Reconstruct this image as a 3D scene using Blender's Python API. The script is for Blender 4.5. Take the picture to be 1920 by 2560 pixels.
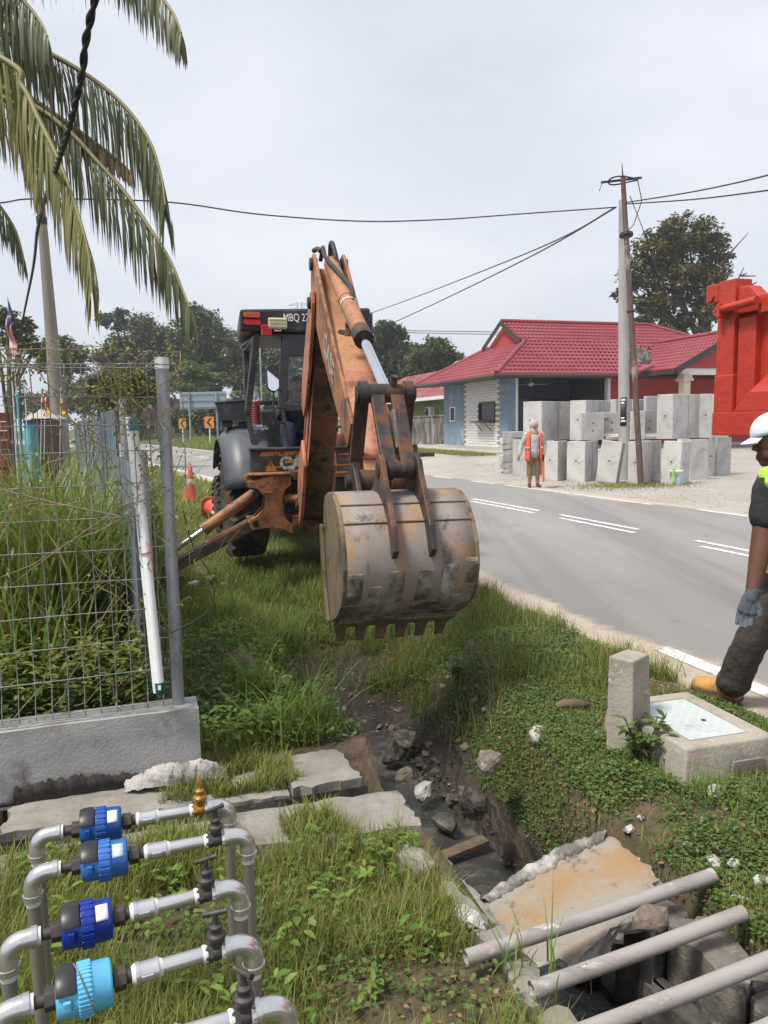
import bpy, math, random
import numpy as np
from mathutils import Vector, Matrix
sc = bpy.context.scene
for o in list(bpy.data.objects): bpy.data.objects.remove(o)
R = math.radians
# ------------------------------------------------------------------ camera
F, HC, ROLL = 1925.0, 1.6, 0.017            # focal length (photo px), eye height, roll
PITCH = math.atan((1280 - 1058) / F)
cam = bpy.data.objects.new('camera', bpy.data.cameras.new('camera'))
sc.collection.objects.link(cam)
cam.data.sensor_fit = 'HORIZONTAL'; cam.data.sensor_width = 36; cam.data.lens = 36 * F / 1920
cam.data.clip_start = .05; cam.data.clip_end = 4000
cam.matrix_world = Matrix.Translation((0, 0, HC)) @ Matrix.Rotation(math.pi / 2 - PITCH, 4, 'X') @ Matrix.Rotation(-ROLL, 4, 'Z')
sc.camera = cam
# ------------------------------------------------------------------ sky, sun, exposure
SUN_EL, SUN_AZ = R(60), R(238)              # azimuth clockwise from +Y (behind the viewer, to the left)
w = bpy.data.worlds.new('World'); sc.world = w; w.use_nodes = True
nt = w.node_tree; nt.nodes.clear()
def N(t, **k):
    n = nt.nodes.new(t)
    for a, b in k.items(): setattr(n, a, b)
    return n
L = nt.links.new
sky = N('ShaderNodeTexSky', sky_type='NISHITA', sun_disc=False, sun_elevation=SUN_EL, sun_rotation=SUN_AZ,
        air_density=1.0, dust_density=4.0, ozone_density=1.0)
gain = N('ShaderNodeVectorMath', operation='SCALE'); gain.inputs['Scale'].default_value = .08
L(sky.outputs[0], gain.inputs[0])
tc = N('ShaderNodeTexCoord'); mp = N('ShaderNodeMapping'); mp.inputs['Scale'].default_value = (1, 1, 2.6)
L(tc.outputs['Generated'], mp.inputs[0])
nz = N('ShaderNodeTexNoise'); nz.inputs['Scale'].default_value = 1.5; nz.inputs['Detail'].default_value = 6; nz.inputs['Roughness'].default_value = .5
L(mp.outputs[0], nz.inputs['Vector'])
rp = N('ShaderNodeValToRGB')                 # cloud deck: brighter and greyer patches
rp.color_ramp.elements[0].position = .34; rp.color_ramp.elements[0].color = (.40, .432, .50, 1)
rp.color_ramp.elements[1].position = .68; rp.color_ramp.elements[1].color = (.595, .612, .655, 1)
L(nz.outputs[0], rp.inputs[0])
mx = N('ShaderNodeMix', data_type='RGBA'); mx.inputs[0].default_value = .87
L(gain.outputs[0], mx.inputs[6]); L(rp.outputs[0], mx.inputs[7])
bg = N('ShaderNodeBackground'); bg.inputs[1].default_value = 1.0
L(mx.outputs[2], bg.inputs[0])
wo = N('ShaderNodeOutputWorld'); L(bg.outputs[0], wo.inputs[0])
sun = bpy.data.objects.new('sun', bpy.data.lights.new('sun', 'SUN')); sc.collection.objects.link(sun)
sun.data.energy = 2.8; sun.data.angle = R(14); sun.data.color = (1, .95, .87)
sd = Vector((math.sin(SUN_AZ) * math.cos(SUN_EL), math.cos(SUN_AZ) * math.cos(SUN_EL), math.sin(SUN_EL)))
sun.rotation_euler = sd.to_track_quat('Z', 'Y').to_euler()
sc.view_settings.view_transform = 'Standard'; sc.view_settings.look = 'None'
sc.view_settings.exposure = 0.78; sc.view_settings.gamma = 1; sc.view_settings.use_curve_mapping = False
sc.cycles.max_bounces = 6; sc.cycles.transparent_max_bounces = 8
sc.cycles.use_denoising = True
# ------------------------------------------------------------------ helpers: survey of the place
rng = np.random.default_rng(7); random.seed(7)
ND = np.array([.952, .307]); DD = np.array([-.307, .952])     # across the road / along the road
def ray(px, py):
    x, y = (px - 960) / F, (1280 - py) / F
    c, s = math.cos(ROLL), -math.sin(ROLL)
    x, y = c * x - s * y, s * x + c * y
    cp, sp = math.cos(PITCH), math.sin(PITCH)
    return np.array([x, cp + y * sp, -sp + y * cp])
def at(px, py, Y):
    r = ray(px, py); return Vector(np.array([0, 0, HC]) + r * (Y / r[1]))
def gz(px, py, z=0.):
    r = ray(px, py); return Vector(np.array([0, 0, HC]) + r * ((z - HC) / r[2]))
def on_s(px, py, s):
    r = ray(px, py); t = s / (r[0] * DD[0] + r[1] * DD[1]); return Vector(np.array([0, 0, HC]) + r * t)
def on_n(px, py, n):
    r = ray(px, py); t = n / (r[0] * ND[0] + r[1] * ND[1]); return Vector(np.array([0, 0, HC]) + r * t)
def P(n, s, z=0.): return Vector((n * ND[0] + s * DD[0], n * ND[1] + s * DD[1], z))
def ns(p): return p[0] * ND[0] + p[1] * ND[1], p[0] * DD[0] + p[1] * DD[1]
ROADANG = math.atan2(.307, .952)             # yaw of the road frame
V = Vector
def lerp(a, b, t): return a + (b - a) * t
# ------------------------------------------------------------------ helpers: materials
MATS = {}
def lin(c): return tuple(((v / 12.92) if v <= .04045 else ((v + .055) / 1.055) ** 2.4) for v in c)
def mat(name, c1, c2=None, scale=8., rough=.7, metal=0., bump=.0, bscale=40., stain=None, sscale=2.5, samt=.5, swid=.12,
        obrand=0., attr=None, trans=0., spec=.5, detail=6., stretch=None, stain2=None, s2scale=9., s2amt=.6, coat=0., alpha=1.):
    """procedural surface: two-tone noise, up to two stain colours with shapes of their own, bump"""
    if name in MATS: return MATS[name]
    samt -= .055; s2amt -= .045
    m = bpy.data.materials.new(name); m.use_nodes = True; MATS[name] = m
    t = m.node_tree; n = t.nodes; l = t.links.new; b = n['Principled BSDF']
    tc = n.new('ShaderNodeTexCoord'); vec = tc.outputs['Object']
    if stretch:
        mp = n.new('ShaderNodeMapping'); mp.inputs['Scale'].default_value = stretch; l(vec, mp.inputs[0]); vec = mp.outputs[0]
    def noise(s, d=detail, r=.6):
        q = n.new('ShaderNodeTexNoise'); q.inputs['Scale'].default_value = s; q.inputs['Detail'].default_value = d
        q.inputs['Roughness'].default_value = r; l(vec, q.inputs['Vector']); return q.outputs[0]
    def ramp(f, a, bb):
        q = n.new('ShaderNodeMapRange'); q.inputs[1].default_value = a; q.inputs[2].default_value = bb; l(f, q.inputs[0]); return q.outputs[0]
    def mixc(f, a, bb, mode='MIX'):
        q = n.new('ShaderNodeMix'); q.data_type = 'RGBA'; q.blend_type = mode
        for i, v in ((0, f), (6, a), (7, bb)):
            if isinstance(v, (int, float)): q.inputs[i].default_value = v
            elif isinstance(v, tuple): q.inputs[i].default_value = (*v[:3], 1)
            else: l(v, q.inputs[i])
        return q.outputs[2]
    c2 = c2 or tuple(v * .7 for v in c1)
    col = mixc(ramp(noise(scale), .36, .64), c1, c2)
    if attr:
        a = n.new('ShaderNodeAttribute'); a.attribute_name = attr; col = mixc(1.0, col, a.outputs['Color'], 'MULTIPLY')
    if obrand:
        oi = n.new('ShaderNodeObjectInfo'); hs = n.new('ShaderNodeHueSaturation')
        q = n.new('ShaderNodeMapRange'); q.inputs[3].default_value = 1 - obrand; q.inputs[4].default_value = 1 + obrand
        l(oi.outputs['Random'], q.inputs[0]); l(q.outputs[0], hs.inputs['Value']); l(col, hs.inputs['Color']); col = hs.outputs[0]
    rg = rough
    if stain:
        f = ramp(noise(sscale, 9, .68), samt - swid / 2 + .0, samt + swid / 2); col = mixc(f, col, stain)
        q = n.new('ShaderNodeMapRange'); q.inputs[3].default_value = rough; q.inputs[4].default_value = min(1, rough + .25); l(f, q.inputs[0]); rg = q.outputs[0]
    if stain2:
        col = mixc(ramp(noise(s2scale, 10, .72), s2amt - .04, s2amt + .05), col, stain2)
    l(col, b.inputs['Base Color'])
    if isinstance(rg, float): b.inputs['Roughness'].default_value = rg
    else: l(rg, b.inputs['Roughness'])
    b.inputs['Metallic'].default_value = metal; b.inputs['Specular IOR Level'].default_value = spec
    if trans: 
        b.inputs['Transmission Weight'].default_value = trans
    if coat: b.inputs['Coat Weight'].default_value = coat
    if alpha < 1: b.inputs['Alpha'].default_value = alpha
    if bump:
        bp = n.new('ShaderNodeBump'); bp.inputs['Strength'].default_value = min(1, bump); bp.inputs['Distance'].default_value = .6 / bscale
        l(noise(bscale, 8, .65), bp.inputs['Height']); l(bp.outputs[0], b.inputs['Normal'])
    return m
def leafmat(name, c1, c2, rough=.5, trans=.35, attr='tint'):
    if name in MATS: return MATS[name]
    m = bpy.data.materials.new(name); m.use_nodes = True; MATS[name] = m
    t = m.node_tree; n = t.nodes; l = t.links.new; b = n['Principled BSDF']; out = n['Material Output']
    a = n.new('ShaderNodeAttribute'); a.attribute_name = attr
    sx = n.new('ShaderNodeSeparateColor'); l(a.outputs['Color'], sx.inputs[0])
    q = n.new('ShaderNodeMix'); q.data_type = 'RGBA'; l(sx.outputs[0], q.inputs[0]); q.inputs[6].default_value = (*c1, 1); q.inputs[7].default_value = (*c2, 1)
    hs = n.new('ShaderNodeHueSaturation'); l(q.outputs[2], hs.inputs['Color'])
    mr = n.new('ShaderNodeMapRange'); mr.inputs[3].default_value = .72; mr.inputs[4].default_value = 1.6; l(sx.outputs[1], mr.inputs[0]); l(mr.outputs[0], hs.inputs['Value'])
    dry = n.new('ShaderNodeMix'); dry.data_type = 'RGBA'; l(sx.outputs[2], dry.inputs[0]); l(hs.outputs[0], dry.inputs[6]); dry.inputs[7].default_value = (.30, .21, .09, 1)
    l(dry.outputs[2], b.inputs['Base Color']); b.inputs['Roughness'].default_value = rough; b.inputs['Specular IOR Level'].default_value = .35
    tr = n.new('ShaderNodeBsdfTranslucent'); l(dry.outputs[2], tr.inputs[0])
    ms = n.new('ShaderNodeMixShader'); ms.inputs[0].default_value = trans; l(b.outputs[0], ms.inputs[1]); l(tr.outputs[0], ms.inputs[2]); l(ms.outputs[0], out.inputs[0])
    return m
# ------------------------------------------------------------------ helpers: objects
COL = sc.collection
WM = {}
def thing(name, label, cat, loc=(0, 0, 0), rotz=0., group=None, tilt=None):
    o = bpy.data.objects.new(name, None); COL.objects.link(o); o.empty_display_size = .2
    M = Matrix.Translation(loc) @ Matrix.Rotation(rotz, 4, 'Z')
    if tilt is not None: M = M @ tilt
    o.matrix_world = M; WM[o.name] = M
    o['label'] = label; o['category'] = cat
    if group: o['group'] = group
    return o
def tag(o, label=None, cat=None, group=None, kind=None):
    for k, v in (('label', label), ('category', cat), ('group', group), ('kind', kind)):
        if v: o[k] = v
    return o
class MB:
    def __init__(s): s.v = []; s.f = []; s.sm = []
    def add(s, vs, fs, smooth=False):
        o = len(s.v); s.v += [tuple(p) for p in vs]; s.f += [tuple(i + o for i in f) for f in fs]; s.sm += [smooth] * len(fs); return s
    def hexa(s, p):      # 8 corners: bottom 4 ccw, top 4 ccw
        return s.add(p, [(3, 2, 1, 0), (4, 5, 6, 7), (0, 1, 5, 4), (1, 2, 6, 5), (2, 3, 7, 6), (3, 0, 4, 7)])
    def box(s, c, d, M=None):
        c = V(c); x, y, z = d[0] / 2, d[1] / 2, d[2] / 2
        p = [V(q) for q in ((-x, -y, -z), (x, -y, -z), (x, y, -z), (-x, y, -z), (-x, -y, z), (x, -y, z), (x, y, z), (-x, y, z))]
        if M is not None: p = [M @ q for q in p]
        return s.hexa([c + q for q in p])
    def bar(s, a, b, w, h, up=(0, 0, 1)):      # box beam from a to b
        a, b = V(a), V(b); d = (b - a).normalized(); r = d.cross(V(up)); r = r.normalized() if r.length > 1e-6 else V((1, 0, 0)); u = r.cross(d)
        r = r * w / 2; u = u * h / 2
        return s.hexa([a - r - u, a + r - u, b + r - u, b - r - u, a - r + u, a + r + u, b + r + u, b - r + u])
    def prism(s, poly, o, ex, ey, ez, t0, t1):   # polygon in (ex,ey) at o, extruded along ez from t0 to t1
        o, ex, ey, ez = V(o), V(ex), V(ey), V(ez); k = len(poly)
        A = [o + ex * p[0] + ey * p[1] + ez * t0 for p in poly]; B = [o + ex * p[0] + ey * p[1] + ez * t1 for p in poly]
        return s.add(A + B, [tuple(range(k))[::-1], tuple(range(k, 2 * k))] + [(i, (i + 1) % k, k + (i + 1) % k, k + i) for i in range(k)])
    def tube(s, pts, r, n=10, cap=True, smooth=True):
        pts = [V(p) for p in pts]; k = len(pts); rs = r if isinstance(r, (list, tuple)) else [r] * k
        T = [((pts[min(i + 1, k - 1)] - pts[max(i - 1, 0)])).normalized() for i in range(k)]
        u = T[0].cross(V((0, 0, 1))); u = u.normalized() if u.length > 1e-3 else V((1, 0, 0))
        vs = []; fs = []
        for i in range(k):
            u = (u - T[i] * u.dot(T[i])); u = u.normalized() if u.length > 1e-6 else V((1, 0, 0)); w_ = T[i].cross(u)
            for j in range(n):
                a = 2 * math.pi * j / n; vs.append(pts[i] + (u * math.cos(a) + w_ * math.sin(a)) * rs[i])
        for i in range(k - 1):
            for j in range(n): fs.append((i * n + j, i * n + (j + 1) % n, (i + 1) * n + (j + 1) % n, (i + 1) * n + j))
        s.add(vs, fs, smooth)
        if cap: s.add(vs[:n], [tuple(range(n))[::-1]]); s.add(vs[-n:], [tuple(range(n))])
        return s
    def cyl(s, a, b, r, r2=None, n=16): return s.tube([a, b], [r, r if r2 is None else r2], n)
    def lathe(s, prof, o, ax, n=20, smooth=True, sx=1.):      # prof: (radius, height) along axis ax
        o, ax = V(o), V(ax).normalized(); u = ax.cross(V((0, 0, 1))); u = u.normalized() if u.length > 1e-3 else V((1, 0, 0)); w_ = ax.cross(u)
        vs = []; fs = []; k = len(prof)
        for (r, h) in prof:
            for j in range(n):
                a = 2 * math.pi * j / n; vs.append(o + ax * h + (u * math.cos(a) * sx + w_ * math.sin(a)) * r)
        for i in range(k - 1):
            for j in range(n): fs.append((i * n + j, i * n + (j + 1) % n, (i + 1) * n + (j + 1) % n, (i + 1) * n + j))
        s.add(vs, fs, smooth); s.add(vs[:n], [tuple(range(n))[::-1]]); s.add(vs[-n:], [tuple(range(n))]); return s
    def ell(s, c, r, n=14, M=None):
        c = V(c); vs = []; fs = []; m = n // 2
        for i in range(m + 1):
            th = math.pi * i / m
            for j in range(n):
                ph = 2 * math.pi * j / n; q = V((r[0] * math.sin(th) * math.cos(ph), r[1] * math.sin(th) * math.sin(ph), r[2] * math.cos(th)))
                vs.append(c + (M @ q if M is not None else q))
        for i in range(m):
            for j in range(n): fs.append((i * n + j, (i + 1) * n + j, (i + 1) * n + (j + 1) % n, i * n + (j + 1) % n))
        return s.add(vs, fs, True)
    def grid(s, G, smooth=True, both=False):      # G[i][j] points
        a, b = len(G), len(G[0])
        return s.add([p for r_ in G for p in r_], [(i * b + j, i * b + j + 1, (i + 1) * b + j + 1, (i + 1) * b + j) for i in range(a - 1) for j in range(b - 1)], smooth)
    def shell(s, G, t):      # closed sheet of thickness t along its normals
        a, b = len(G), len(G[0]); G = [[V(p) for p in r_] for r_ in G]; H_ = []
        for i in range(a):
            row = []
            for j in range(b):
                du = G[min(i + 1, a - 1)][j] - G[max(i - 1, 0)][j]; dv = G[i][min(j + 1, b - 1)] - G[i][max(j - 1, 0)]
                nn = du.cross(dv); nn = nn.normalized() if nn.length > 1e-9 else V((0, 0, 1)); row.append(G[i][j] + nn * t)
            H_.append(row)
        vs = [p for r_ in G for p in r_] + [p for r_ in H_ for p in r_]; o = a * b
        fs = [(i * b + j, (i + 1) * b + j, (i + 1) * b + j + 1, i * b + j + 1) for i in range(a - 1) for j in range(b - 1)]
        fs += [tuple(o + q for q in f[::-1]) for f in fs]
        e = [i * b for i in range(a)]; 
        def side(ix, fl):
            for p, q in zip(ix[:-1], ix[1:]): fs.append((p, q, q + o, p + o) if fl else (q, p, p + o, q + o))
        side([j for j in range(b)], True); side([(a - 1) * b + j for j in range(b)], False)
        side([i * b for i in range(a)], False); side([i * b + b - 1 for i in range(a)], True)
        return s.add(vs, fs, True)
    def build(s, name, m, parent=None, world=False, bevel=0., seg=2, kind=None, sub=0, auto=None):
        vs = s.v
        if parent is not None and world:
            Mi = WM[parent.name].inverted(); vs = [Mi @ V(p) for p in vs]
        me = bpy.data.meshes.new(name); me.from_pydata([tuple(p) for p in vs], [], s.f)
        me.polygons.foreach_set('use_smooth', s.sm); me.materials.append(MATS[m] if isinstance(m, str) else m)
        o = bpy.data.objects.new(name, me); COL.objects.link(o)
        if parent is not None: o.parent = parent; WM[o.name] = WM[parent.name]
        else: WM[o.name] = Matrix.Identity(4)
        if bevel:
            b = o.modifiers.new('bevel', 'BEVEL'); b.width = bevel; b.segments = seg; b.limit_method = 'ANGLE'; b.angle_limit = R(35); b.harden_normals = False
        if sub: 
            q = o.modifiers.new('sub', 'SUBSURF'); q.levels = sub; q.render_levels = sub
        if kind: o['kind'] = kind
        return o
def rebase(o, base):      # single-mesh thing: put the origin at its base
    b = V(base); o.data.transform(Matrix.Translation(-b)); o.location = b; WM[o.name] = Matrix.Translation(b); return o
def npmesh(name, verts, faces4=None, faces3=None, m=None, tint=None, parent=None, smooth=False):
    """fast mesh from numpy arrays"""
    me = bpy.data.meshes.new(name); verts = np.asarray(verts, np.float32)
    f4 = np.zeros((0, 4), np.int32) if faces4 is None else np.asarray(faces4, np.int32); f3 = np.zeros((0, 3), np.int32) if faces3 is None else np.asarray(faces3, np.int32)
    me.vertices.add(len(verts)); me.vertices.foreach_set('co', verts.ravel())
    me.loops.add(f4.size + f3.size); me.loops.foreach_set('vertex_index', np.concatenate([f4.ravel(), f3.ravel()]))
    me.polygons.add(len(f4) + len(f3))
    st = np.concatenate([np.arange(len(f4)) * 4, f4.size + np.arange(len(f3)) * 3]).astype(np.int32)
    me.polygons.foreach_set('loop_start', st)
    if smooth: me.polygons.foreach_set('use_smooth', np.ones(len(st), bool))
    me.update(calc_edges=True); me.validate()
    if tint is not None:
        a = me.color_attributes.new('tint', 'FLOAT_COLOR', 'POINT'); c = np.ones((len(verts), 4), np.float32); c[:, :3] = tint; a.data.foreach_set('color', c.ravel())
    me.materials.append(MATS[m] if isinstance(m, str) else m)
    o = bpy.data.objects.new(name, me); COL.objects.link(o)
    if parent is not None: o.parent = parent
    WM[o.name] = WM[parent.name] if parent is not None else Matrix.Identity(4)
    return o
def blade_arrays(Pt, h, wd, lean, az, seg=3, tint=None, droop=1.6, fan=None):
    """grass blades: tapered strips that bend over"""
    n = len(Pt); Pt = np.asarray(Pt); t = np.linspace(0, 1, seg + 1)
    dx, dy = np.cos(az), np.sin(az); sx, sy = -dy, dx
    vs = []
    for i, k in enumerate(t):
        off = lean * h * k ** droop; up = h * k * np.sqrt(np.clip(1 - (lean * k) ** 2 * .55, .15, 1)); wk = wd * (1 - k ** 1.7) * .5 if i < seg else wd * 0
        c = np.stack([Pt[:, 0] + dx * off, Pt[:, 1] + dy * off, Pt[:, 2] + up], 1); sv = np.stack([sx * wk, sy * wk, 0 * wk], 1)
        if i < seg: vs += [c - sv, c + sv]
        else: vs += [c]
    k = 2 * seg + 1; A = np.stack(vs, 1).reshape(-1, 3); b = np.arange(n)[:, None] * k
    f4 = np.concatenate([b + np.array([[2 * i, 2 * i + 1, 2 * i + 3, 2 * i + 2]]) for i in range(seg - 1)]) if seg > 1 else None
    f3 = b + np.array([[2 * seg - 2, 2 * seg - 1, 2 * seg]])
    T = None if tint is None else np.repeat(tint, k, 0)
    return A, f4, f3, T
def leaf_arrays(Pt, d, u, ln, wd, tint=None):
    """small folded rhombic leaves: d = direction, u = up normal"""
    n = len(Pt); s_ = np.cross(d, u); s_ /= np.linalg.norm(s_, axis=1)[:, None] + 1e-9
    a = Pt; b = Pt + d * ln[:, None] * .45 + s_ * wd[:, None] * .5; c = Pt + d * ln[:, None] - u * ln[:, None] * .12; e = Pt + d * ln[:, None] * .45 - s_ * wd[:, None] * .5
    A = np.stack([a, b, c, e], 1).reshape(-1, 3); f4 = np.arange(n)[:, None] * 4 + np.array([[0, 1, 2, 3]])
    return A, f4, None, (None if tint is None else np.repeat(tint, 4, 0))
def leaf6_arrays(Pt, d, u, ln, wd, tint=None):
    """pointed oval leaves with a fold along the midrib"""
    n = len(Pt); s_ = np.cross(d, u); s_ /= np.linalg.norm(s_, axis=1)[:, None] + 1e-9; l = ln[:, None]; w_ = wd[:, None]
    st = [(0, 0, 0), (.28, .42, .05), (.62, .40, .03), (1., 0, -.16), (.62, -.40, .03), (.28, -.42, .05), (.3, 0, -.02), (.64, 0, -.05)]
    A = np.stack([Pt + d * l * a + s_ * w_ * b + u * l * c for a, b, c in st], 1).reshape(-1, 3); b = np.arange(n)[:, None] * 8
    f4 = np.concatenate([b + np.array([[1, 2, 7, 6]]), b + np.array([[6, 7, 4, 5]])]); f3 = np.concatenate([b + np.array([[q]])[0] for q in ((0, 1, 6), (0, 6, 5), (2, 3, 7), (7, 3, 4))])
    return A, f4, f3, (None if tint is None else np.repeat(tint, 8, 0))
def join_arrays(parts):
    vs, f4, f3, ts = [], [], [], []; o = 0
    for A, q, t3, T in parts:
        vs.append(A); ts.append(T)
        if q is not None: f4.append(q + o)
        if t3 is not None: f3.append(t3 + o)
        o += len(A)
    return np.concatenate(vs), (np.concatenate(f4) if f4 else None), (np.concatenate(f3) if f3 else None), (np.concatenate(ts) if ts[0] is not None else None)
def runit(n):
    q = rng.normal(size=(n, 3)); return q / np.linalg.norm(q, axis=1)[:, None]
_T3 = np.random.default_rng(77).random((16, 16, 16))
def fbm3(p):
    i = np.floor(p).astype(int); f = p - i; f = f * f * (3 - 2 * f); z = np.zeros(len(p))
    for a in (0, 1):
        for b in (0, 1):
            for c in (0, 1): z += _T3[(i[:, 0] + a) % 16, (i[:, 1] + b) % 16, (i[:, 2] + c) % 16] * np.where(a, f[:, 0], 1 - f[:, 0]) * np.where(b, f[:, 1], 1 - f[:, 1]) * np.where(c, f[:, 2], 1 - f[:, 2])
    return z - .5
def rock(c, r, seed, m, name='stone', flat=.7, n=1, cuts=3, rot=None):
    """irregular broken stone: a point cloud hull"""
    import bmesh
    g = np.random.default_rng(seed); q = g.normal(size=(16, 3)); q /= np.linalg.norm(q, axis=1)[:, None]; q *= g.uniform(.75, 1.1, (16, 1))
    bm = bmesh.new(); r = (r, r, r * flat) if isinstance(r, (int, float)) else r
    for p in q: bm.verts.new((p[0] * r[0], p[1] * r[1], p[2] * r[2]))
    h = bmesh.ops.convex_hull(bm, input=bm.verts); bmesh.ops.delete(bm, geom=[v for v in bm.verts if not v.link_faces], context='VERTS')
    if min(r) > .022:
        bmesh.ops.triangulate(bm, faces=bm.faces); bmesh.ops.subdivide_edges(bm, edges=bm.edges, cuts=3 if min(r) > .05 else 2, use_grid_fill=True, smooth=.25)
        co = np.array([v.co for v in bm.verts]); k_ = 1. / max(r); nz = fbm3(co * k_ * 2.2 + seed * 3.1) * .34 + fbm3(co * k_ * 6 + seed) * .14; bm.normal_update()
        for v, d in zip(bm.verts, nz): v.co += v.normal * d * min(r)
    me = bpy.data.meshes.new(name); bm.to_mesh(me); bm.free(); me.materials.append(MATS[m] if isinstance(m, str) else m)
    o = bpy.data.objects.new(name, me); COL.objects.link(o); o.location = c; o.rotation_euler = (0, 0, g.uniform(0, 6)) if rot is None else rot
    WM[o.name] = Matrix.Translation(c); return o
def text(name, body, size, M, m, parent=None, ext=.002, align='LEFT', bold=0.):
    cu = bpy.data.curves.new(name, 'FONT'); cu.body = body; cu.size = size; cu.extrude = ext; cu.align_x = align; cu.offset = bold
    o = bpy.data.objects.new(name, cu); COL.objects.link(o); dg = bpy.context.evaluated_depsgraph_get()
    me = bpy.data.meshes.new_from_object(o.evaluated_get(dg)); bpy.data.objects.remove(o); me.transform(M)
    me.materials.clear(); me.materials.append(MATS[m] if isinstance(m, str) else m)
    q = bpy.data.objects.new(name, me); COL.objects.link(q)
    if parent is not None: q.parent = parent; WM[q.name] = WM[parent.name]
    return q
def frame(o, x, y):      # matrix with given x and y axes (z = x cross y)
    x, y = V(x).normalized(), V(y).normalized(); z = x.cross(y).normalized(); y = z.cross(x)
    return Matrix(((x.x, y.x, z.x, o[0]), (x.y, y.y, z.y, o[1]), (x.z, y.z, z.z, o[2]), (0, 0, 0, 1)))
def blobs(name, parts, m, parent, voxel=.012, smooth=6, world=False, folds=None):
    """one continuous surface from tapered capsules: (a, b, ra, rb) or ellipsoids (c, (rx,ry,rz), M)"""
    mb = MB()
    for p in parts:
        if len(p) >= 4 and not isinstance(p[1], (int, float)) and isinstance(p[2], (int, float)):
            a, b, ra, rb = V(p[0]), V(p[1]), p[2], p[3]; d = (b - a); k = 6
            pts = [a - d.normalized() * ra * .8, a - d.normalized() * ra * .45] + [a + d * (i / k) for i in range(k + 1)] + [b + d.normalized() * rb * .45, b + d.normalized() * rb * .8]
            rs = [ra * .55, ra * .88] + [ra + (rb - ra) * i / k for i in range(k + 1)] + [rb * .88, rb * .55]
            mb.tube(pts, rs, 14)
        else: mb.ell(p[0], p[1], 16, p[2] if len(p) > 2 else None)
    o = mb.build(name, m, parent, world=world)
    q = o.modifiers.new('r', 'REMESH'); q.mode = 'VOXEL'; q.voxel_size = voxel; q.use_smooth_shade = True
    if smooth: q = o.modifiers.new('s', 'SMOOTH'); q.iterations = smooth; q.factor = .5
    if folds:
        tx = bpy.data.textures.new(name + '_folds', 'CLOUDS'); tx.noise_scale = folds[0]; tx.noise_depth = 2; q = o.modifiers.new('f', 'DISPLACE'); q.texture = tx; q.strength = folds[1]; q.mid_level = .5; q.texture_coords = 'LOCAL'
    return o
# ================================================================== materials
mat('asphalt', (.235, .225, .22), (.18, .172, .17), 3, .85, bump=.5, bscale=120, stain=(.28, .265, .245), sscale=.5, samt=.56, swid=.2, detail=10)
mat('paint_white', (.72, .72, .70), (.60, .60, .58), 14, .7, stain=(.33, .32, .31), sscale=7, samt=.62, swid=.1, bump=.3, bscale=150)
mat('concrete_new', (.52, .505, .485), (.44, .428, .41), 2.2, .8, bump=.25, bscale=60, obrand=.12, stain=(.32, .31, .295), sscale=1.6, samt=.6, swid=.16, detail=8)
mat('concrete_old', (.30, .278, .245), (.19, .174, .152), 5, .9, bump=.6, bscale=45, stain=(.10, .09, .075), sscale=2.2, samt=.66, swid=.1, stain2=(.20, .19, .16), s2scale=25, s2amt=.64, detail=9)
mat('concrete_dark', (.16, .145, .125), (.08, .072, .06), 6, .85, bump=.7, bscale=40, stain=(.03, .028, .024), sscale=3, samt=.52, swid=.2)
mat('plaster_grey', (.40, .40, .39), (.31, .31, .30), 4, .9, bump=.8, bscale=70, stain=(.15, .14, .125), sscale=2.6, samt=.64, swid=.14, detail=9)
mat('mould_black', (.05, .045, .04), (.02, .02, .018), 12, .95, bump=.8, bscale=50)
mat('rubble_white', (.50, .48, .44), (.36, .34, .30), 14, .9, bump=.7, bscale=60, stain=(.3, .27, .22), sscale=9, samt=.62)
mat('rubble_brown', (.20, .16, .12), (.10, .08, .06), 10, .9, bump=.8, bscale=50, stain=(.34, .31, .27), sscale=8, samt=.6)
mat('rubble_wet', (.075, .062, .05), (.035, .03, .025), 12, .55, bump=.9, bscale=45, stain=(.2, .17, .14), sscale=6, samt=.63)
mat('slab_orange', (.31, .195, .10), (.31, .235, .15), 3.4, .9, bump=.9, bscale=110, stain=(.29, .265, .23), sscale=1.7, samt=.545, swid=.12, stain2=(.13, .11, .09), s2scale=9, s2amt=.655, detail=9)
mat('blue_wall', (.18, .25, .325), (.15, .21, .28), 1.4, .85, stain=(.33, .40, .45), sscale=1.3, samt=.66, swid=.14, bump=.2, bscale=30)
mat('white_brick', (.66, .65, .63), (.58, .57, .55), 3, .7, obrand=.06)
mat('mortar_grey', (.27, .265, .255), (.22, .215, .21), 6, .9)
mat('red_wall', (.43, .055, .05), (.38, .05, .045), 2, .8)
mat('roof_red', (.27, .045, .052), (.22, .036, .042), 1.2, .42, obrand=.05, stain=(.22, .03, .04), sscale=.8, samt=.6, swid=.2)
mat('roof_red_old', (.36, .09, .10), (.28, .07, .08), 1.2, .6, stain=(.4, .22, .2), sscale=.9, samt=.6, swid=.2)
mat('fascia_brown', (.055, .035, .03), (.04, .026, .022), 3, .5)
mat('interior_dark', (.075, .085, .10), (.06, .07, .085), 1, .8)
mat('black_glass', (.012, .013, .015), (.01, .01, .012), 1, .15)
mat('cream_paint', (.66, .58, .44), (.58, .5, .38), 3, .7)
mat('white_paint', (.75, .75, .73), (.66, .66, .64), 4, .6)
mat('green_wall', (.29, .35, .10), (.25, .31, .085), 2, .85, stain=(.14, .18, .06), sscale=1.1, samt=.6, swid=.2, stretch=(3, 3, .7))
mat('wall_mouldy', (.30, .27, .235), (.20, .18, .155), 1.6, .95, stain=(.06, .055, .05), sscale=.8, samt=.53, swid=.18, bump=.5, bscale=20, stretch=(2.5, 2.5, .8))
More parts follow.
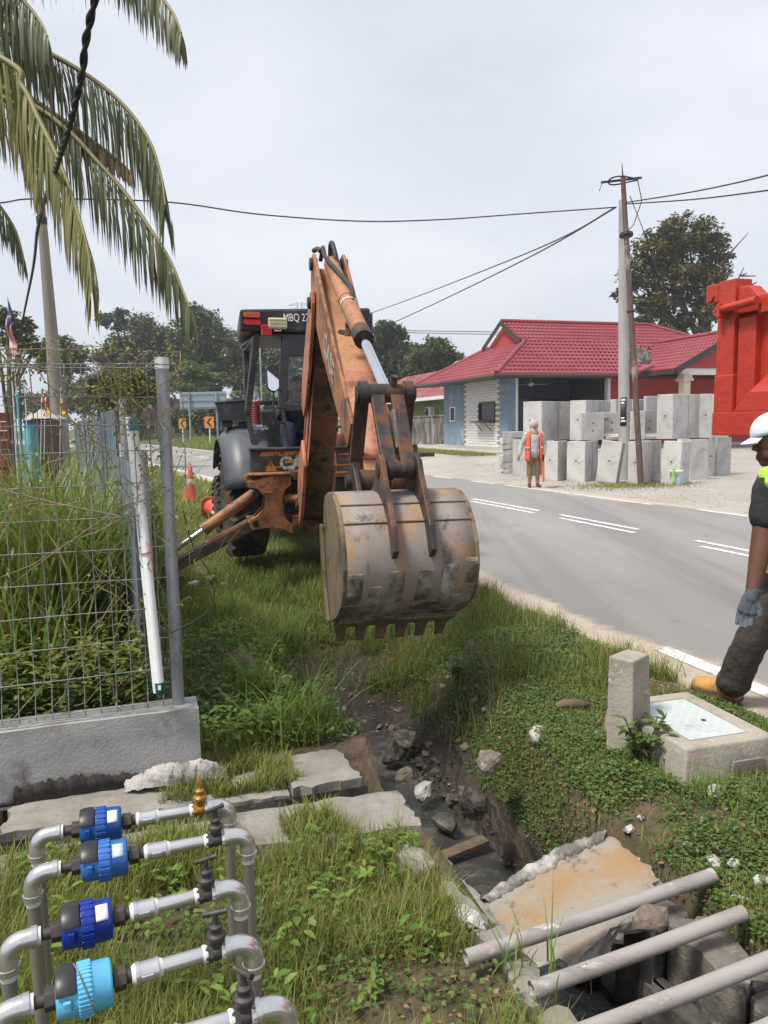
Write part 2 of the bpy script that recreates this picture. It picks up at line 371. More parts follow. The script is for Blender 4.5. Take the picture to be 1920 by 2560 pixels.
mat('yellow_wall', (.55, .47, .24), (.48, .41, .2), 1, .85)
mat('pad_concrete', (.52, .48, .42), (.44, .40, .35), .9, .9, stain=(.34, .31, .27), sscale=.7, samt=.58, swid=.2)
def fbm(x, y, sc_, seed, oct=4):
    g = np.random.default_rng(seed); T = g.random((64, 64)); z = np.zeros_like(x); a = 1.; tot = 0
    for o in range(oct):
        X, Y = x * sc_ * 2 ** o + 13.7 * o + 100, y * sc_ * 2 ** o + 7.3 * o + 100
        i, j = np.floor(X).astype(int), np.floor(Y).astype(int); fx, fy = X - i, Y - j; fx = fx * fx * (3 - 2 * fx); fy = fy * fy * (3 - 2 * fy)
        q = lambda p, r: T[p % 64, r % 64]
        z += a * ((q(i, j) * (1 - fx) + q(i + 1, j) * fx) * (1 - fy) + (q(i, j + 1) * (1 - fx) + q(i + 1, j + 1) * fx) * fy); tot += a; a *= .5
    return z / tot - .5
def sst(a, b, x):
    t = np.clip((x - a) / (b - a), 0, 1); return t * t * (3 - 2 * t)
def bend(s):
    s = np.asarray(s, float); q = np.clip(s - 5, 0, 20); return q * q / 300 + np.clip(s - 25, 0, None) * .1333 + np.clip(s - 65, 0, None) ** 2 / 260
# ================================================================== ground
def ditch_f(n, s):
    nc = 1.43 + .07 * np.sin(s * 2.1) * sst(3.6, 4.5, s) + .05 * sst(3.4, 4.4, s)
    depth = .72 * (1 - sst(4.6, 7.2, s)) + .14 * (1 - sst(8, 9.5, s)) * sst(4.6, 7.2, s)
    ewr = .05 + .20 * sst(2.7, 3.3, s) + .22 * sst(3.4, 4.2, s) + .5 * sst(4.2, 5.4, s); ewl = .05 + .45 * sst(3.7, 5.4, s)
    hw = .30 - .10 * sst(4.5, 6, s); hr = .30 - .10 * sst(2.7, 3.3, s) - .16 * sst(3.4, 4.2, s)
    d = n - nc
    return depth * np.where(d > 0, 1 - np.clip((d - hr) / ewr, 0, 1) ** .8, 1 - sst(hw, hw + ewl, -d))
def terrain(n, s, detail=True):
    n, s = np.asarray(n, float), np.asarray(s, float); u = n + bend(s)
    z = .38 * sst(19, 27, s) * sst(10.4, 13.4, u) - .03
    z = z - .02 * sst(3.25, 3.4, u) * (1 - sst(9.5, 9.7, u))                     # under the road sheet
    ver = 1 - sst(1.9, 3.2, u)
    z = z - .16 * ver * sst(4, 6, s) * (1 - sst(11, 14, s)) + .05 * sst(1.75, 2.1, n) * (1 - sst(2.9, 3.2, u)) * (1 - sst(4, 6, s))
    z = z - .05 * (1 - sst(.9, 1.3, n)) * (1 - sst(4.2, 5, s))
    z = z + .17 * (1 - sst(.02, .16, n)) * sst(3.72, 3.8, s) * (1 - sst(12, 18, s))         # plot behind the fence
    z = z - ditch_f(n, s)
    ch = (1 - sst(1.0, 1.1, n)) * sst(3.16, 3.2, s) * (1 - sst(3.70, 3.74, s))
    z = z - .30 * ch                                                             # side channel
    if detail:
        a = .05 * sst(3.6, 5, s) * (1 - sst(3.1, 3.25, u)) * sst(-.5, .5, n) + .018
        a = np.where(u > 3.2, .012, a)
        z = z + a * fbm(n, s, 2.2, 3) * 2 * (1 - (sst(3.2, 3.35, u) * (1 - sst(9.55, 9.7, u)))) + (.15 * fbm(n, s, 6, 5) + .07 * fbm(n, s, 17, 6)) * np.clip(ditch_f(n, s) * 2.2, 0, 1)
    return z
def axis(f0, f1, st, far0, far1, g=1.14):
    a = list(np.arange(f0, f1, st)); d = st
    while a[-1] < far1: d *= g; a.append(a[-1] + d)
    d = st; 
    while a[0] > far0: d *= g; a.insert(0, a[0] - d)
    return np.array(a)
an = axis(-1.6, 3.6, .035, -350, 380); as_ = axis(1.2, 9.5, .04, -50, 700)
GN, GS = np.meshgrid(an, as_, indexing='ij'); GZ = terrain(GN, GS)
xy = GN[..., None] * ND + GS[..., None] * DD
vs = np.concatenate([xy, GZ[..., None]], 2).reshape(-1, 3); b = len(as_)
ii, jj = np.meshgrid(np.arange(len(an) - 1), np.arange(b - 1), indexing='ij'); k = (ii * b + jj).ravel()
f4 = np.stack([k, k + b, k + b + 1, k + 1], 1)
GU = GN + bend(GS); nzv = fbm(GN, GS, .6, 11); nz2 = fbm(GN, GS, 2.5, 12)
grav = sst(9.3, 9.7, GU) * (1 - sst(40, 60, GS)) * (1 - sst(60, 90, GU))
grav = np.maximum(grav, sst(2.95, 3.12, GU + .25 * nz2) * (1 - sst(9.6, 9.9, GU)))
wet = np.clip(ditch_f(GN, GS) * 2.3 + nz2 * .5, 0, 1) * sst(.1, .3, ditch_f(GN, GS))
wet = np.maximum(wet, .85 * (1 - sst(.25, .75, np.abs(GN - 1.45 + .25 * nz2))) * sst(3.6, 4.2, GS) * (1 - sst(5.8, 7.4, GS)))
gre = (1 - grav) * (1 - wet) * np.clip(sst(6, 14, GS) + sst(3, 8, np.abs(GN)), 0, 1)
gm = bpy.data.materials.new('ground_soil'); gm.use_nodes = True; MATS['ground_soil'] = gm
def _gm():
    t = gm.node_tree; n = t.nodes; l = t.links.new; b = n['Principled BSDF']
    a = n.new('ShaderNodeAttribute'); a.attribute_name = 'tint'; sx = n.new('ShaderNodeSeparateColor'); l(a.outputs['Color'], sx.inputs[0])
    tc = n.new('ShaderNodeTexCoord')
    def nz(s, d=8):
        q = n.new('ShaderNodeTexNoise'); q.inputs['Scale'].default_value = s; q.inputs['Detail'].default_value = d; q.inputs['Roughness'].default_value = .65; l(tc.outputs['Object'], q.inputs[0]); return q.outputs[0]
    def rmp(f, c0, c1, p0=.35, p1=.65):
        q = n.new('ShaderNodeValToRGB'); e = q.color_ramp.elements; e[0].position = p0; e[1].position = p1; e[0].color = (*c0, 1); e[1].color = (*c1, 1); l(f, q.inputs[0]); return q.outputs[0]
    def mx(f, a_, b_):
        q = n.new('ShaderNodeMix'); q.data_type = 'RGBA'; l(f, q.inputs[0]); l(a_, q.inputs[6]); l(b_, q.inputs[7]); return q.outputs[2]
    soil = rmp(nz(7), (.065, .045, .028), (.15, .105, .065)); soil = mx(rmp(nz(2.2), (0, 0, 0), (1, 1, 1), .5, .6), soil, rmp(nz(15), (.05, .055, .02), (.085, .10, .03)))
    gv = rmp(nz(26), (.25, .22, .185), (.44, .40, .35)); gv = mx(rmp(nz(.55), (0, 0, 0), (1, 1, 1), .42, .62), gv, rmp(nz(40), (.31, .285, .26), (.50, .475, .44)))
    vor = n.new('ShaderNodeTexVoronoi'); vor.inputs['Scale'].default_value = 14; l(tc.outputs['Object'], vor.inputs[0])
    wetc = rmp(nz(9), (.018, .014, .011), (.07, .05, .035)); gr = rmp(nz(5), (.045, .075, .02), (.10, .13, .035))
    c = mx(sx.outputs[2], soil, gr); c = mx(sx.outputs[0], c, gv); c = mx(sx.outputs[1], c, wetc); l(c, b.inputs['Base Color'])
    mr = n.new('ShaderNodeMapRange'); mr.inputs[3].default_value = .95; mr.inputs[4].default_value = .5; l(sx.outputs[1], mr.inputs[0]); l(mr.outputs[0], b.inputs['Roughness'])
    ad = n.new('ShaderNodeMath'); ad.operation = 'ADD'; l(nz(30), ad.inputs[0]); l(vor.outputs[0], ad.inputs[1])
    bp = n.new('ShaderNodeBump'); bp.inputs['Strength'].default_value = .8; bp.inputs['Distance'].default_value = .03; l(ad.outputs[0], bp.inputs['Height']); l(bp.outputs[0], b.inputs['Normal'])
_gm()
ground = npmesh('ground', vs, f4, None, 'ground_soil', np.stack([grav, wet, gre], -1).reshape(-1, 3), smooth=True)
tag(ground, 'uneven soil and gravel ground with a dug ditch', None, kind='structure')
# ---- ditch water
mw = mat('ditch_water', (.05, .05, .043), (.035, .035, .03), 3, .05, bump=.35, bscale=14, spec=.6, stain=(.11, .105, .09), sscale=5, samt=.6)
mb = MB(); SS = np.arange(1.0, 5.2, .12)
mb.grid([[P(n_, s_, -.60 + .0 * s_) for s_ in SS] for n_ in (1.0, 1.3, 1.6, 1.95)])
tag(mb.build('water', mw), 'murky grey water lying in the bottom of the ditch', None, kind='structure')
# ================================================================== road
sv = np.concatenate([np.arange(-14, 30, .5), np.arange(30, 130, 2.)])
uv_ = np.concatenate([np.arange(3.05, 4.0, .05), np.arange(4.0, 9.4, .6), np.arange(9.4, 9.9, .06)])
U_, S_ = np.meshgrid(uv_, sv, indexing='ij'); nn_ = U_ - bend(S_)
edge = .06 * fbm(U_ * 0, S_, 1.3, 21) * 2
nn2 = np.where(U_ < 3.3, nn_ + edge, nn_); b = len(sv)
RZ = np.where((U_ < 3.12), -.035, np.where(U_ > 9.78, -.04, 0.0)) + 0 * U_
vs = np.concatenate([(nn2[..., None] * ND + S_[..., None] * DD), RZ[..., None]], 2).reshape(-1, 3)
ii, jj = np.meshgrid(np.arange(len(uv_) - 1), np.arange(b - 1), indexing='ij'); k = (ii * b + jj).ravel()
sand = np.clip(np.maximum(1 - sst(3.25, 3.75, U_ + .5 * fbm(U_, S_, .8, 31) ) * 1.0, sst(9.3, 9.75, U_ + .6 * fbm(U_, S_, .7, 33))), 0, 1)
rm = bpy.data.materials.new('road_asphalt'); rm.use_nodes = True; MATS['road_asphalt'] = rm
def _rm():
    t = rm.node_tree; n = t.nodes; l = t.links.new; b = n['Principled BSDF']
    a = n.new('ShaderNodeAttribute'); a.attribute_name = 'tint'; sx = n.new('ShaderNodeSeparateColor'); l(a.outputs['Color'], sx.inputs[0])
    tc = n.new('ShaderNodeTexCoord')
    def nz(s, d=8, st=None):
        v = tc.outputs['Object']
        if st:
            m_ = n.new('ShaderNodeMapping'); m_.inputs['Rotation'].default_value = (0, 0, -ROADANG); m_.inputs['Scale'].default_value = st; l(v, m_.inputs[0]); v = m_.outputs[0]
        q = n.new('ShaderNodeTexNoise'); q.inputs['Scale'].default_value = s; q.inputs['Detail'].default_value = d; q.inputs['Roughness'].default_value = .65; l(v, q.inputs[0]); return q.outputs[0]
    def rmp(f, c0, c1, p0=.35, p1=.65):
        q = n.new('ShaderNodeValToRGB'); e = q.color_ramp.elements; e[0].position = p0; e[1].position = p1; e[0].color = (*c0, 1); e[1].color = (*c1, 1); l(f, q.inputs[0]); return q.outputs[0]
    def mx(f, a_, b_):
        q = n.new('ShaderNodeMix'); q.data_type = 'RGBA'; l(f, q.inputs[0]); l(a_, q.inputs[6]); l(b_, q.inputs[7]); return q.outputs[2]
    asph = mx(rmp(nz(.35, 6, (1, .25, 1)), (0, 0, 0), (1, 1, 1), .4, .65), rmp(nz(160, 3), (.135, .13, .125), (.31, .30, .29), .3, .7), rmp(nz(160, 3), (.19, .181, .172), (.37, .352, .335), .3, .7))
    asph = mx(rmp(nz(1.2, 10), (0, 0, 0), (1, 1, 1), .62, .74), asph, rmp(nz(120, 3), (.11, .105, .10), (.2, .195, .19)))
    trk = rmp(nz(.9, 8, (1, .06, 1)), (0, 0, 0), (1, 1, 1), .52, .62); asph = mx(trk, asph, rmp(nz(140, 3), (.12, .116, .112), (.275, .266, .257), .3, .7))
    sand = rmp(nz(45, 5), (.34, .285, .225), (.48, .41, .33))
    nzs = nz(6, 10); ad = n.new('ShaderNodeMath'); ad.operation = 'ADD'; l(sx.outputs[0], ad.inputs[0]); l(nzs, ad.inputs[1])
    f = n.new('ShaderNodeMapRange'); f.inputs[1].default_value = .72; f.inputs[2].default_value = 1.12; l(ad.outputs[0], f.inputs[0])
    c = mx(f.outputs[0], asph, sand); l(c, b.inputs['Base Color']); b.inputs['Roughness'].default_value = .88
    bp = n.new('ShaderNodeBump'); bp.inputs['Strength'].default_value = .45; bp.inputs['Distance'].default_value = .006; l(nz(150, 4), bp.inputs['Height']); l(bp.outputs[0], b.inputs['Normal'])
_rm()
road = npmesh('road', vs, np.stack([k, k + b, k + b + 1, k + 1], 1), None, 'road_asphalt', np.stack([sand, sand * 0, sand * 0], -1).reshape(-1, 3), smooth=True)
tag(road, 'worn grey two lane asphalt road curving to the left', None, kind='structure')
def line(u0, s0, s1, wd, u1=None):
    m_ = MB(); k_ = max(2, int(abs(s1 - s0) / .8) + 1); SS = np.linspace(s0, s1, k_)
    uu = np.linspace(u0, u0 if u1 is None else u1, k_)
    m_.grid([[P(q - float(bend(s)) + d, s, .005) for s, q in zip(SS, uu)] for d in (-wd / 2, wd / 2)])
    o = m_.build('road_marking', 'paint_white', road); return o
line(3.44, -3, 4.4, .14); line(3.46, 15.5, 60, .12)
for s0, s1 in ((7.0, 8.1), (9.4, 11.3), (12.1, 14.5)):
    line(6.72, s0 - .25, s1 - .25, .10); line(6.98, s0, s1 + .15, .10)
for i in range(10): line(6.72, 17 + i * 4.6, 19.4 + i * 4.6, .10); line(6.98, 17 + i * 4.6, 19.4 + i * 4.6, .10)
line(9.33, 12.1, 17.4, .11); line(9.47, 9.3, 11.1, .11); line(9.55, 3, 8.6, .11)
line(9.33, 17.9, 19.1, .11); line(9.33, 20.2, 21.3, .11)
for i in range(8): line(9.33, 23 + i * 5, 25.5 + i * 5, .11)
# ================================================================== main house (red tiled roof, blue and brick walls)
H0, HT, EZ, RZ_ = .50, 3.62, 3.45, 6.06
hb = P(14.6, 28.6, .3)
house = thing('house', 'single storey house with red tile roof, blue and white brick walls and dark open porch', 'house', hb)
def hpart(name, m, fn, bevel=0., par=None):
    q = MB(); fn(q); return q.build(name, m, par or house, world=True, bevel=bevel)
def nsbox(q, n0, n1, s0, s1, z0, z1):
    q.hexa([P(n0, s0, z0), P(n1, s0, z0), P(n1, s1, z0), P(n0, s1, z0), P(n0, s0, z1), P(n1, s0, z1), P(n1, s1, z1), P(n0, s1, z1)])
hpart('foundation', 'pad_concrete', lambda q: nsbox(q, 14.4, 29, 28.3, 36.2, .1, H0))
def bluew(q):
    # far panel with a small window opening
    nsbox(q, 14.6, 14.8, 33.0, 34.0, H0, HT); nsbox(q, 14.6, 14.8, 34.62, 35.4, H0, HT)
    nsbox(q, 14.6, 14.8, 34.0, 34.62, H0, 1.62); nsbox(q, 14.6, 14.8, 34.0, 34.62, 2.32, HT)
hpart('wall', 'blue_wall', bluew)
hpart('wall', 'blue_wall', lambda q: nsbox(q, 14.6, 14.95, 28.6, 29.32, H0, HT))
def rearw(q): nsbox(q, 14.82, 29, 35.2, 35.38, H0, HT); nsbox(q, 28.8, 29, 28.6, 35.2, H0, HT)
hpart('wall', 'blue_wall', rearw)
bw = hpart('wall', 'mortar_grey', lambda q: (nsbox(q, 14.62, 14.82, 29.32, 29.75, H0, HT), nsbox(q, 14.62, 14.82, 31.35, 32.998, H0, HT), nsbox(q, 14.62, 14.82, 29.75, 31.35, H0, 1.62), nsbox(q, 14.62, 14.82, 29.75, 31.35, 2.42, HT)))
bw['label'] = 'white painted brick wall panel'
# individual bricks
br = MB(); br.box((0, 0, 0), (.03, .385, .1)); brm = None; k_ = 0
for r_ in range(27):
    zc = H0 + .06 + r_ * .115
    for c_ in range(11):
        s_ = 29.32 + .2 + c_ * .4 - (.2 if r_ % 2 else 0)
        if s_ - .19 < 29.325 or s_ + .19 > 32.99: continue
        if 29.66 < s_ < 31.44 and 1.57 < zc < 2.47: continue
        if brm is None:
            o = br.build('brick', 'white_brick', house); brm = o.data; q = o.modifiers
        else: o = bpy.data.objects.new('brick', brm); COL.objects.link(o); o.parent = house
        o.location = P(14.608, s_, zc) - hb; o.rotation_euler.z = ROADANG
def jamb(q): nsbox(q, 14.95, 15.06, 28.57, 28.75, H0, HT)
hpart('porch_jamb', 'white_brick', jamb)
wf = hpart('window', 'white_paint', lambda q: (nsbox(q, 14.575, 14.65, 34.0, 34.62, 1.62, 1.67), nsbox(q, 14.575, 14.65, 34.0, 34.62, 2.27, 2.32), nsbox(q, 14.575, 14.65, 34.0, 34.05, 1.67, 2.27), nsbox(q, 14.575, 14.65, 34.57, 34.62, 1.67, 2.27)))
hpart('pane', 'black_glass', lambda q: nsbox(q, 14.62, 14.63, 34.05, 34.57, 1.67, 2.27), par=wf)
wf = hpart('window', 'fascia_brown', lambda q: (nsbox(q, 14.57, 14.66, 29.75, 31.35, 1.62, 1.68), nsbox(q, 14.57, 14.66, 29.75, 31.35, 2.36, 2.42), nsbox(q, 14.57, 14.66, 29.75, 29.81, 1.68, 2.36), nsbox(q, 14.57, 14.66, 31.29, 31.35, 1.68, 2.36)))
hpart('pane', 'black_glass', lambda q: nsbox(q, 14.64, 14.65, 29.81, 31.29, 1.68, 2.36), par=wf)
hpart('counter_shelf', 'fascia_brown', lambda q: (nsbox(q, 14.18, 14.565, 29.72, 31.4, 1.56, 1.615), q.bar(P(14.58, 30.1, 1.2), P(14.25, 30.1, 1.55), .03, .03), q.bar(P(14.58, 31.0, 1.2), P(14.25, 31.0, 1.55), .03, .03)))
# porch interior
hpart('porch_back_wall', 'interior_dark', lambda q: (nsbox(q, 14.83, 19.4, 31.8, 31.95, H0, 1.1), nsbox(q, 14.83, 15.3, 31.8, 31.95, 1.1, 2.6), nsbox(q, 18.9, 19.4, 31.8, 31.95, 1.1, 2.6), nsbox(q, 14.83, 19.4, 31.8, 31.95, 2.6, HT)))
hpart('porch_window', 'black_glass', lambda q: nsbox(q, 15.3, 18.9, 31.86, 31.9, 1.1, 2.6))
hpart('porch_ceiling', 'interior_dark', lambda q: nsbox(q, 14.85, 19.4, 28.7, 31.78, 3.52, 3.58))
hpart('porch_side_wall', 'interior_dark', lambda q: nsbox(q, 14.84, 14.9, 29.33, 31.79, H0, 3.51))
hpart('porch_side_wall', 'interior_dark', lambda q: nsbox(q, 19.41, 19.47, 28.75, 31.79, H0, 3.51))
fan = hpart('ceiling_fan', 'white_paint', lambda q: (q.cyl(P(16.3, 29.8, 3.2), P(16.3, 29.8, 3.51), .02), q.lathe([(.02, .12), (.11, .1), (.14, .03), (.1, -.03), (.02, -.05)], P(16.3, 29.8, 3.12), (0, 0, 1), 14)))
for a in (20, 140, 260):
    d = V((math.cos(R(a)), math.sin(R(a)), 0)); c = P(16.3, 29.8, 3.15)
    q = MB(); q.bar(c + d * .15, c + d * .75, .13, .012); q.build('blade', 'white_paint', fan, world=True)
hpart('corner_post', 'white_paint', lambda q: nsbox(q, 19.25, 19.4, 28.5, 28.72, H0, HT))
hpart('wall', 'red_wall', lambda q: (nsbox(q, 19.48, 20.3, 28.6, 28.8, H0, HT), nsbox(q, 20.3, 21.9, 28.6, 28.8, H0, 1.0), nsbox(q, 20.3, 21.9, 28.6, 28.8, 2.45, HT), nsbox(q, 21.9, 22.5, 28.6, 28.8, H0, HT), nsbox(q, 22.5, 23.6, 28.6, 28.8, 2.45, HT), nsbox(q, 22.5, 23.6, 28.6, 28.8, H0, 1.), nsbox(q, 23.6, 28.8, 28.6, 28.8, H0, HT)))
for n0, n1 in ((20.3, 21.9), (22.5, 23.6)):
    wf = hpart('window', 'white_paint', lambda q: (nsbox(q, n0, n1, 28.55, 28.7, 2.33, 2.45), nsbox(q, n0, n1, 28.55, 28.7, 1., 1.1), nsbox(q, n0, n0 + .1, 28.55, 28.7, 1.1, 2.33), nsbox(q, n1 - .1, n1, 28.55, 28.7, 1.1, 2.33), nsbox(q, (n0 + n1) / 2 - .03, (n0 + n1) / 2 + .03, 28.56, 28.69, 1.1, 2.33)))
    hpart('pane', 'black_glass', lambda q: nsbox(q, n0 + .1, n1 - .1, 28.66, 28.68, 1.1, 2.33), par=wf)
# roof: pressed tile courses, each its own strip
def course(nm, par, A0, A1, B0, B1, up, wl=.21, amp=.022, step=.035):
    """strip of roof tiles between lower edge A0-A1 and upper edge B0-B1"""
    A0, A1, B0, B1 = V(A0), V(A1), V(B0), V(B1); Lw = (A1 - A0).length; k = max(8, int(Lw / (wl / 6)))
    G = []; axd = (A1 - A0).normalized()
    for f, lift in ((-.06, .0), (-.06, step), (.35, step * .75), (1., .004)):
        row = []
        for i in range(k + 1):
            t = i / k; a = A0.lerp(A1, t); b_ = B0.lerp(B1, t); p = a.lerp(b_, f); ph = (p - A0).dot(axd) / wl * 2 * math.pi
            row.append(p + up * (lift + (amp * math.sin(ph) if lift else 0)))
        G.append(row)
    q = MB(); q.grid(G); return q.build(nm, 'roof_red', par, world=True)
roof = hpart('roof', 'roof_red', lambda q: q.add([P(13.6, 27.6, EZ), P(30, 27.6, EZ), P(30, 36.6, EZ), P(13.6, 36.6, EZ), P(16.3, 32.1, RZ_ - .03), P(24, 32.1, RZ_ - .03), P(16.3, 30.3, 5.0), P(16.3, 33.9, 5.0)],
    [(0, 1, 5, 4, 6), (1, 2, 5), (2, 3, 7, 4, 5), (0, 6, 7, 3), (6, 4, 7), (3, 2, 1, 0)]))
nup = V((0, 0, 1)); tp = math.tan(math.atan2(RZ_ - EZ, 4.5))
fr_up = (V((-DD[0], -DD[1], 0)) * math.sin(math.atan(tp)) + nup * math.cos(math.atan(tp))); le_up = (V((-ND[0], -ND[1], 0)) * math.sin(math.atan(tp)) + nup * math.cos(math.atan(tp)))
K = 15
for i in range(K):
    a, b_ = 4.5 * i / K, 4.5 * (i + 1) / K
    nl = lambda t: 13.6 + min(t, 2.72) - (.18 if t > 2.72 else 0); nr = lambda t: 30 - t * 6 / 4.5
    course('tile_course', roof, P(nl(a), 27.6 + a, EZ + a * tp), P(nr(a), 27.6 + a, EZ + a * tp), P(nl(b_), 27.6 + b_, EZ + b_ * tp), P(nr(b_), 27.6 + b_, EZ + b_ * tp), fr_up)
for i in range(9):
    a, b_ = .3 * i, .3 * (i + 1)
    course('tile_course', roof, P(13.6 + a, 36.6 - a, EZ + a * tp), P(13.6 + a, 27.6 + a, EZ + a * tp), P(13.6 + b_, 36.6 - b_, EZ + b_ * tp), P(13.6 + b_, 27.6 + b_, EZ + b_ * tp), le_up)
def ridge(a, b_, r_=.1): q = MB(); q.tube([V(a) + (V(b_) - V(a)) * t for t in np.linspace(0, 1, 9)], r_, 10); q.build('ridge_cap', 'roof_red', roof, world=True)
ridge(P(16.05, 32.1, RZ_ + .03), P(24, 32.1, RZ_ + .03)); ridge(P(13.6, 27.6, EZ + .04), P(16.3, 30.3, 5.05)); ridge(P(24, 32.1, RZ_ + .03), P(30, 27.6, EZ + .04)); ridge(P(13.6, 36.6, EZ + .04), P(16.3, 33.9, 5.05))
q = MB(); q.bar(P(16.02, 32.1, RZ_ - .06), P(16.02, 30.2, 4.98), .04, .2); q.bar(P(16.02, 32.1, RZ_ - .06), P(16.02, 34.0, 4.98), .04, .2); q.build('gable_board', 'fascia_brown', roof, world=True)
q = MB(); q.prism([(-1.75, 0), (1.75, 0), (0, .98)], P(16.25, 32.1, 5.0), V((DD[0], DD[1], 0)), V((0, 0, 1)), V((ND[0], ND[1], 0)), -.02, .02); q.build('gable_panel', 'red_wall', roof, world=True)
q = MB(); q.tube([P(13.52, 27.5, EZ - .09), P(13.52, 36.6, EZ - .09)], .085, 8); q.tube([P(13.52, 27.5, EZ - .09), P(20.2, 27.5, EZ - .09)], .085, 8); q.build('gutter', 'fascia_brown', roof, world=True)
q = MB(); nsbox(q, 13.65, 14.55, 27.65, 36.5, EZ - .12, EZ - .06); nsbox(q, 14.56, 29.5, 27.65, 28.55, EZ - .12, EZ - .06); q.build('soffit', 'fascia_brown', roof, world=True)
# cross gable on the right, its left slope facing the road
g0, gz0 = 19.2, EZ
cg = hpart('porch_roof', 'roof_red', lambda q: q.add([P(20.2, 27.6, 3.5), P(20.2, 25.3, 3.5), P(23.1, 25.3, 5.0), P(23.1, 30.6, 5.0), P(20.2, 27.9, 3.62), P(26, 25.3, 3.5), P(26, 27.6, 3.5)], [(0, 1, 2, 3, 4), (2, 5, 6, 3)]))
sl = (V((-ND[0], -ND[1], 0)) * .46 + nup * .888)
for i in range(9):
    a, b_ = 2.9 * i / 9, 2.9 * (i + 1) / 9; za = lambda t: 3.52 + t * 1.5 / 2.9; sb = lambda t: 27.6 + t * .95
    course('tile_course', cg, P(20.2 + a, sb(a), za(a)), P(20.2 + a, 25.3, za(a)), P(20.2 + b_, sb(b_), za(b_)), P(20.2 + b_, 25.3, za(b_)), sl)
q = MB(); q.tube([P(23.1, 25.25, 5.06), P(23.1, 30.7, 5.06)], .1, 10); q.build('ridge_cap', 'roof_red', cg, world=True)
q = MB(); q.bar(P(20.1, 25.25, 3.42), P(23.1, 25.25, 4.95), .05, .24); q.bar(P(26.1, 25.25, 3.42), P(23.1, 25.25, 4.95), .05, .24); q.bar(P(20.12, 25.3, 3.42), P(20.12, 27.5, 3.42), .05, .2); q.build('gable_board', 'fascia_brown', cg, world=True)
q = MB(); q.prism([(-2.5, 0), (2.5, 0), (0, 1.25)], P(23.1, 25.6, 3.55), V((ND[0], ND[1], 0)), V((0, 0, 1)), V((DD[0], DD[1], 0)), -.05, .05); q.build('gable_panel', 'red_wall', cg, world=True)
q = MB(); nsbox(q, 20.7, 25.6, 25.6, 25.8, 3.3, 3.55); q.build('porch_beam', 'white_paint', cg, world=True)
for n_ in (20.9, 25.4):
    q = MB(); nsbox(q, n_ - .16, n_ + .16, 25.55, 25.87, .35, 3.05); nsbox(q, n_ - .24, n_ + .24, 25.47, 25.95, 3.05, 3.16); nsbox(q, n_ - .2, n_ + .2, 25.5, 25.9, 3.16, 3.29); q.build('column', 'cream_paint', cg, world=True, bevel=.01)
# satellite dish
db = P(19.9, 27.3, 3.5)
dish = thing('satellite_dish', 'small grey satellite dish on the red roof edge behind the utility pole', 'satellite dish', db)
q = MB(); q.tube([db + V((-.4, 0, -.35)), db + V((-.35, 0, .75)), db + V((-.2, 0, .9))], .03, 8); q.build('mast', 'concrete_dark', dish, world=True)
dn = V((.35, -.75, .55)).normalized(); dc = db + V((.05, -.1, .62)); q = MB(); q.lathe([(.02, 0), (.2, .015), (.38, .06), (.46, .1), (.45, .115), (.37, .08), (.2, .035), (.02, .02)], dc, dn, 22); q.build('dish', 'wall_mouldy', dish, world=True)
q = MB(); q.tube([dc - V((0, 0, .4)), dc + dn * .5 + V((0, 0, .0))], .015, 6); q.box(dc + dn * .52, (.08, .08, .1)); q.build('receiver_arm', 'concrete_dark', dish, world=True)
# paved pad in front of the house
pad = MB(); nsbox(pad, 12.9, 14.38, 27.2, 38.5, .1, .40); nsbox(pad, 14.38, 19, 26.4, 28.28, .1, .40)
tag(rebase(pad.build('concrete_pad', 'pad_concrete', bevel=.02), P(14, 32, .1)), 'raised pale concrete slab in front of the blue house', 'pavement slab')['kind'] = 'thing'
# ================================================================== neighbours
gb = P(18.5, 52, .2)
gh = thing('green_house', 'low green house with faded red sheet roof behind the mouldy boundary wall', 'house', gb)
q = MB(); nsbox(q, 18.5, 26, 39, 62, .2, 3.05); q.build('wall', 'green_wall', gh, world=True)
q = MB(); q.add([P(17.3, 38.5, 3.15), P(17.3, 63, 3.15), P(22.3, 63, 5.45), P(22.3, 38.5, 5.45), P(27.3, 63, 3.15), P(27.3, 38.5, 3.15), P(17.3, 38.5, 3.05), P(17.3, 63, 3.05)], [(0, 3, 2, 1), (3, 5, 4, 2), (0, 1, 7, 6)]); rf = q.build('roof', 'roof_red_old', gh, world=True)
for i in range(30):
    s_ = 38.7 + i * .82; q = MB(); q.bar(P(17.28, s_, 3.17), P(22.3, s_, 5.47), .05, .05); q.build('roof_seam', 'roof_red_old', rf, world=True)
q = MB(); nsbox(q, 17.32, 18.4, 38.6, 62.9, 2.98, 3.04); nsbox(q, 17.24, 17.31, 38.6, 62.9, 2.95, 3.14); q.build('eave_board', 'white_paint', gh, world=True)
for s_ in (46.8, 53, 58):
    q = MB(); nsbox(q, 18.42, 18.49, s_, s_ + 1.3, 1.2, 2.4); wn = q.build('window', 'white_paint', gh, world=True); q = MB(); nsbox(q, 18.40, 18.415, s_ + .08, s_ + 1.22, 1.28, 2.32); q.build('pane', 'black_glass', wn, world=True)
acb = on_n(1075, 1030, 18.3); ac = thing('air_conditioner', 'white air conditioner outdoor unit on the green house wall', 'air conditioner', acb)
q = MB(); q.box((0, 0, .0), (.34, .95, .66), None); M_ = Matrix.Rotation(ROADANG, 3, 'Z')
q = MB(); q.box(acb, (.34, .95, .66), M_); q.build('casing', 'white_paint', ac, world=True, bevel=.02)
q = MB(); q.lathe([(.24, 0), (.26, .02), (.05, .03)], acb - M_ @ V((.17, -.12, 0)), M_ @ V((-1, 0, 0)), 18); q.build('fan_grille', 'concrete_dark', ac, world=True)
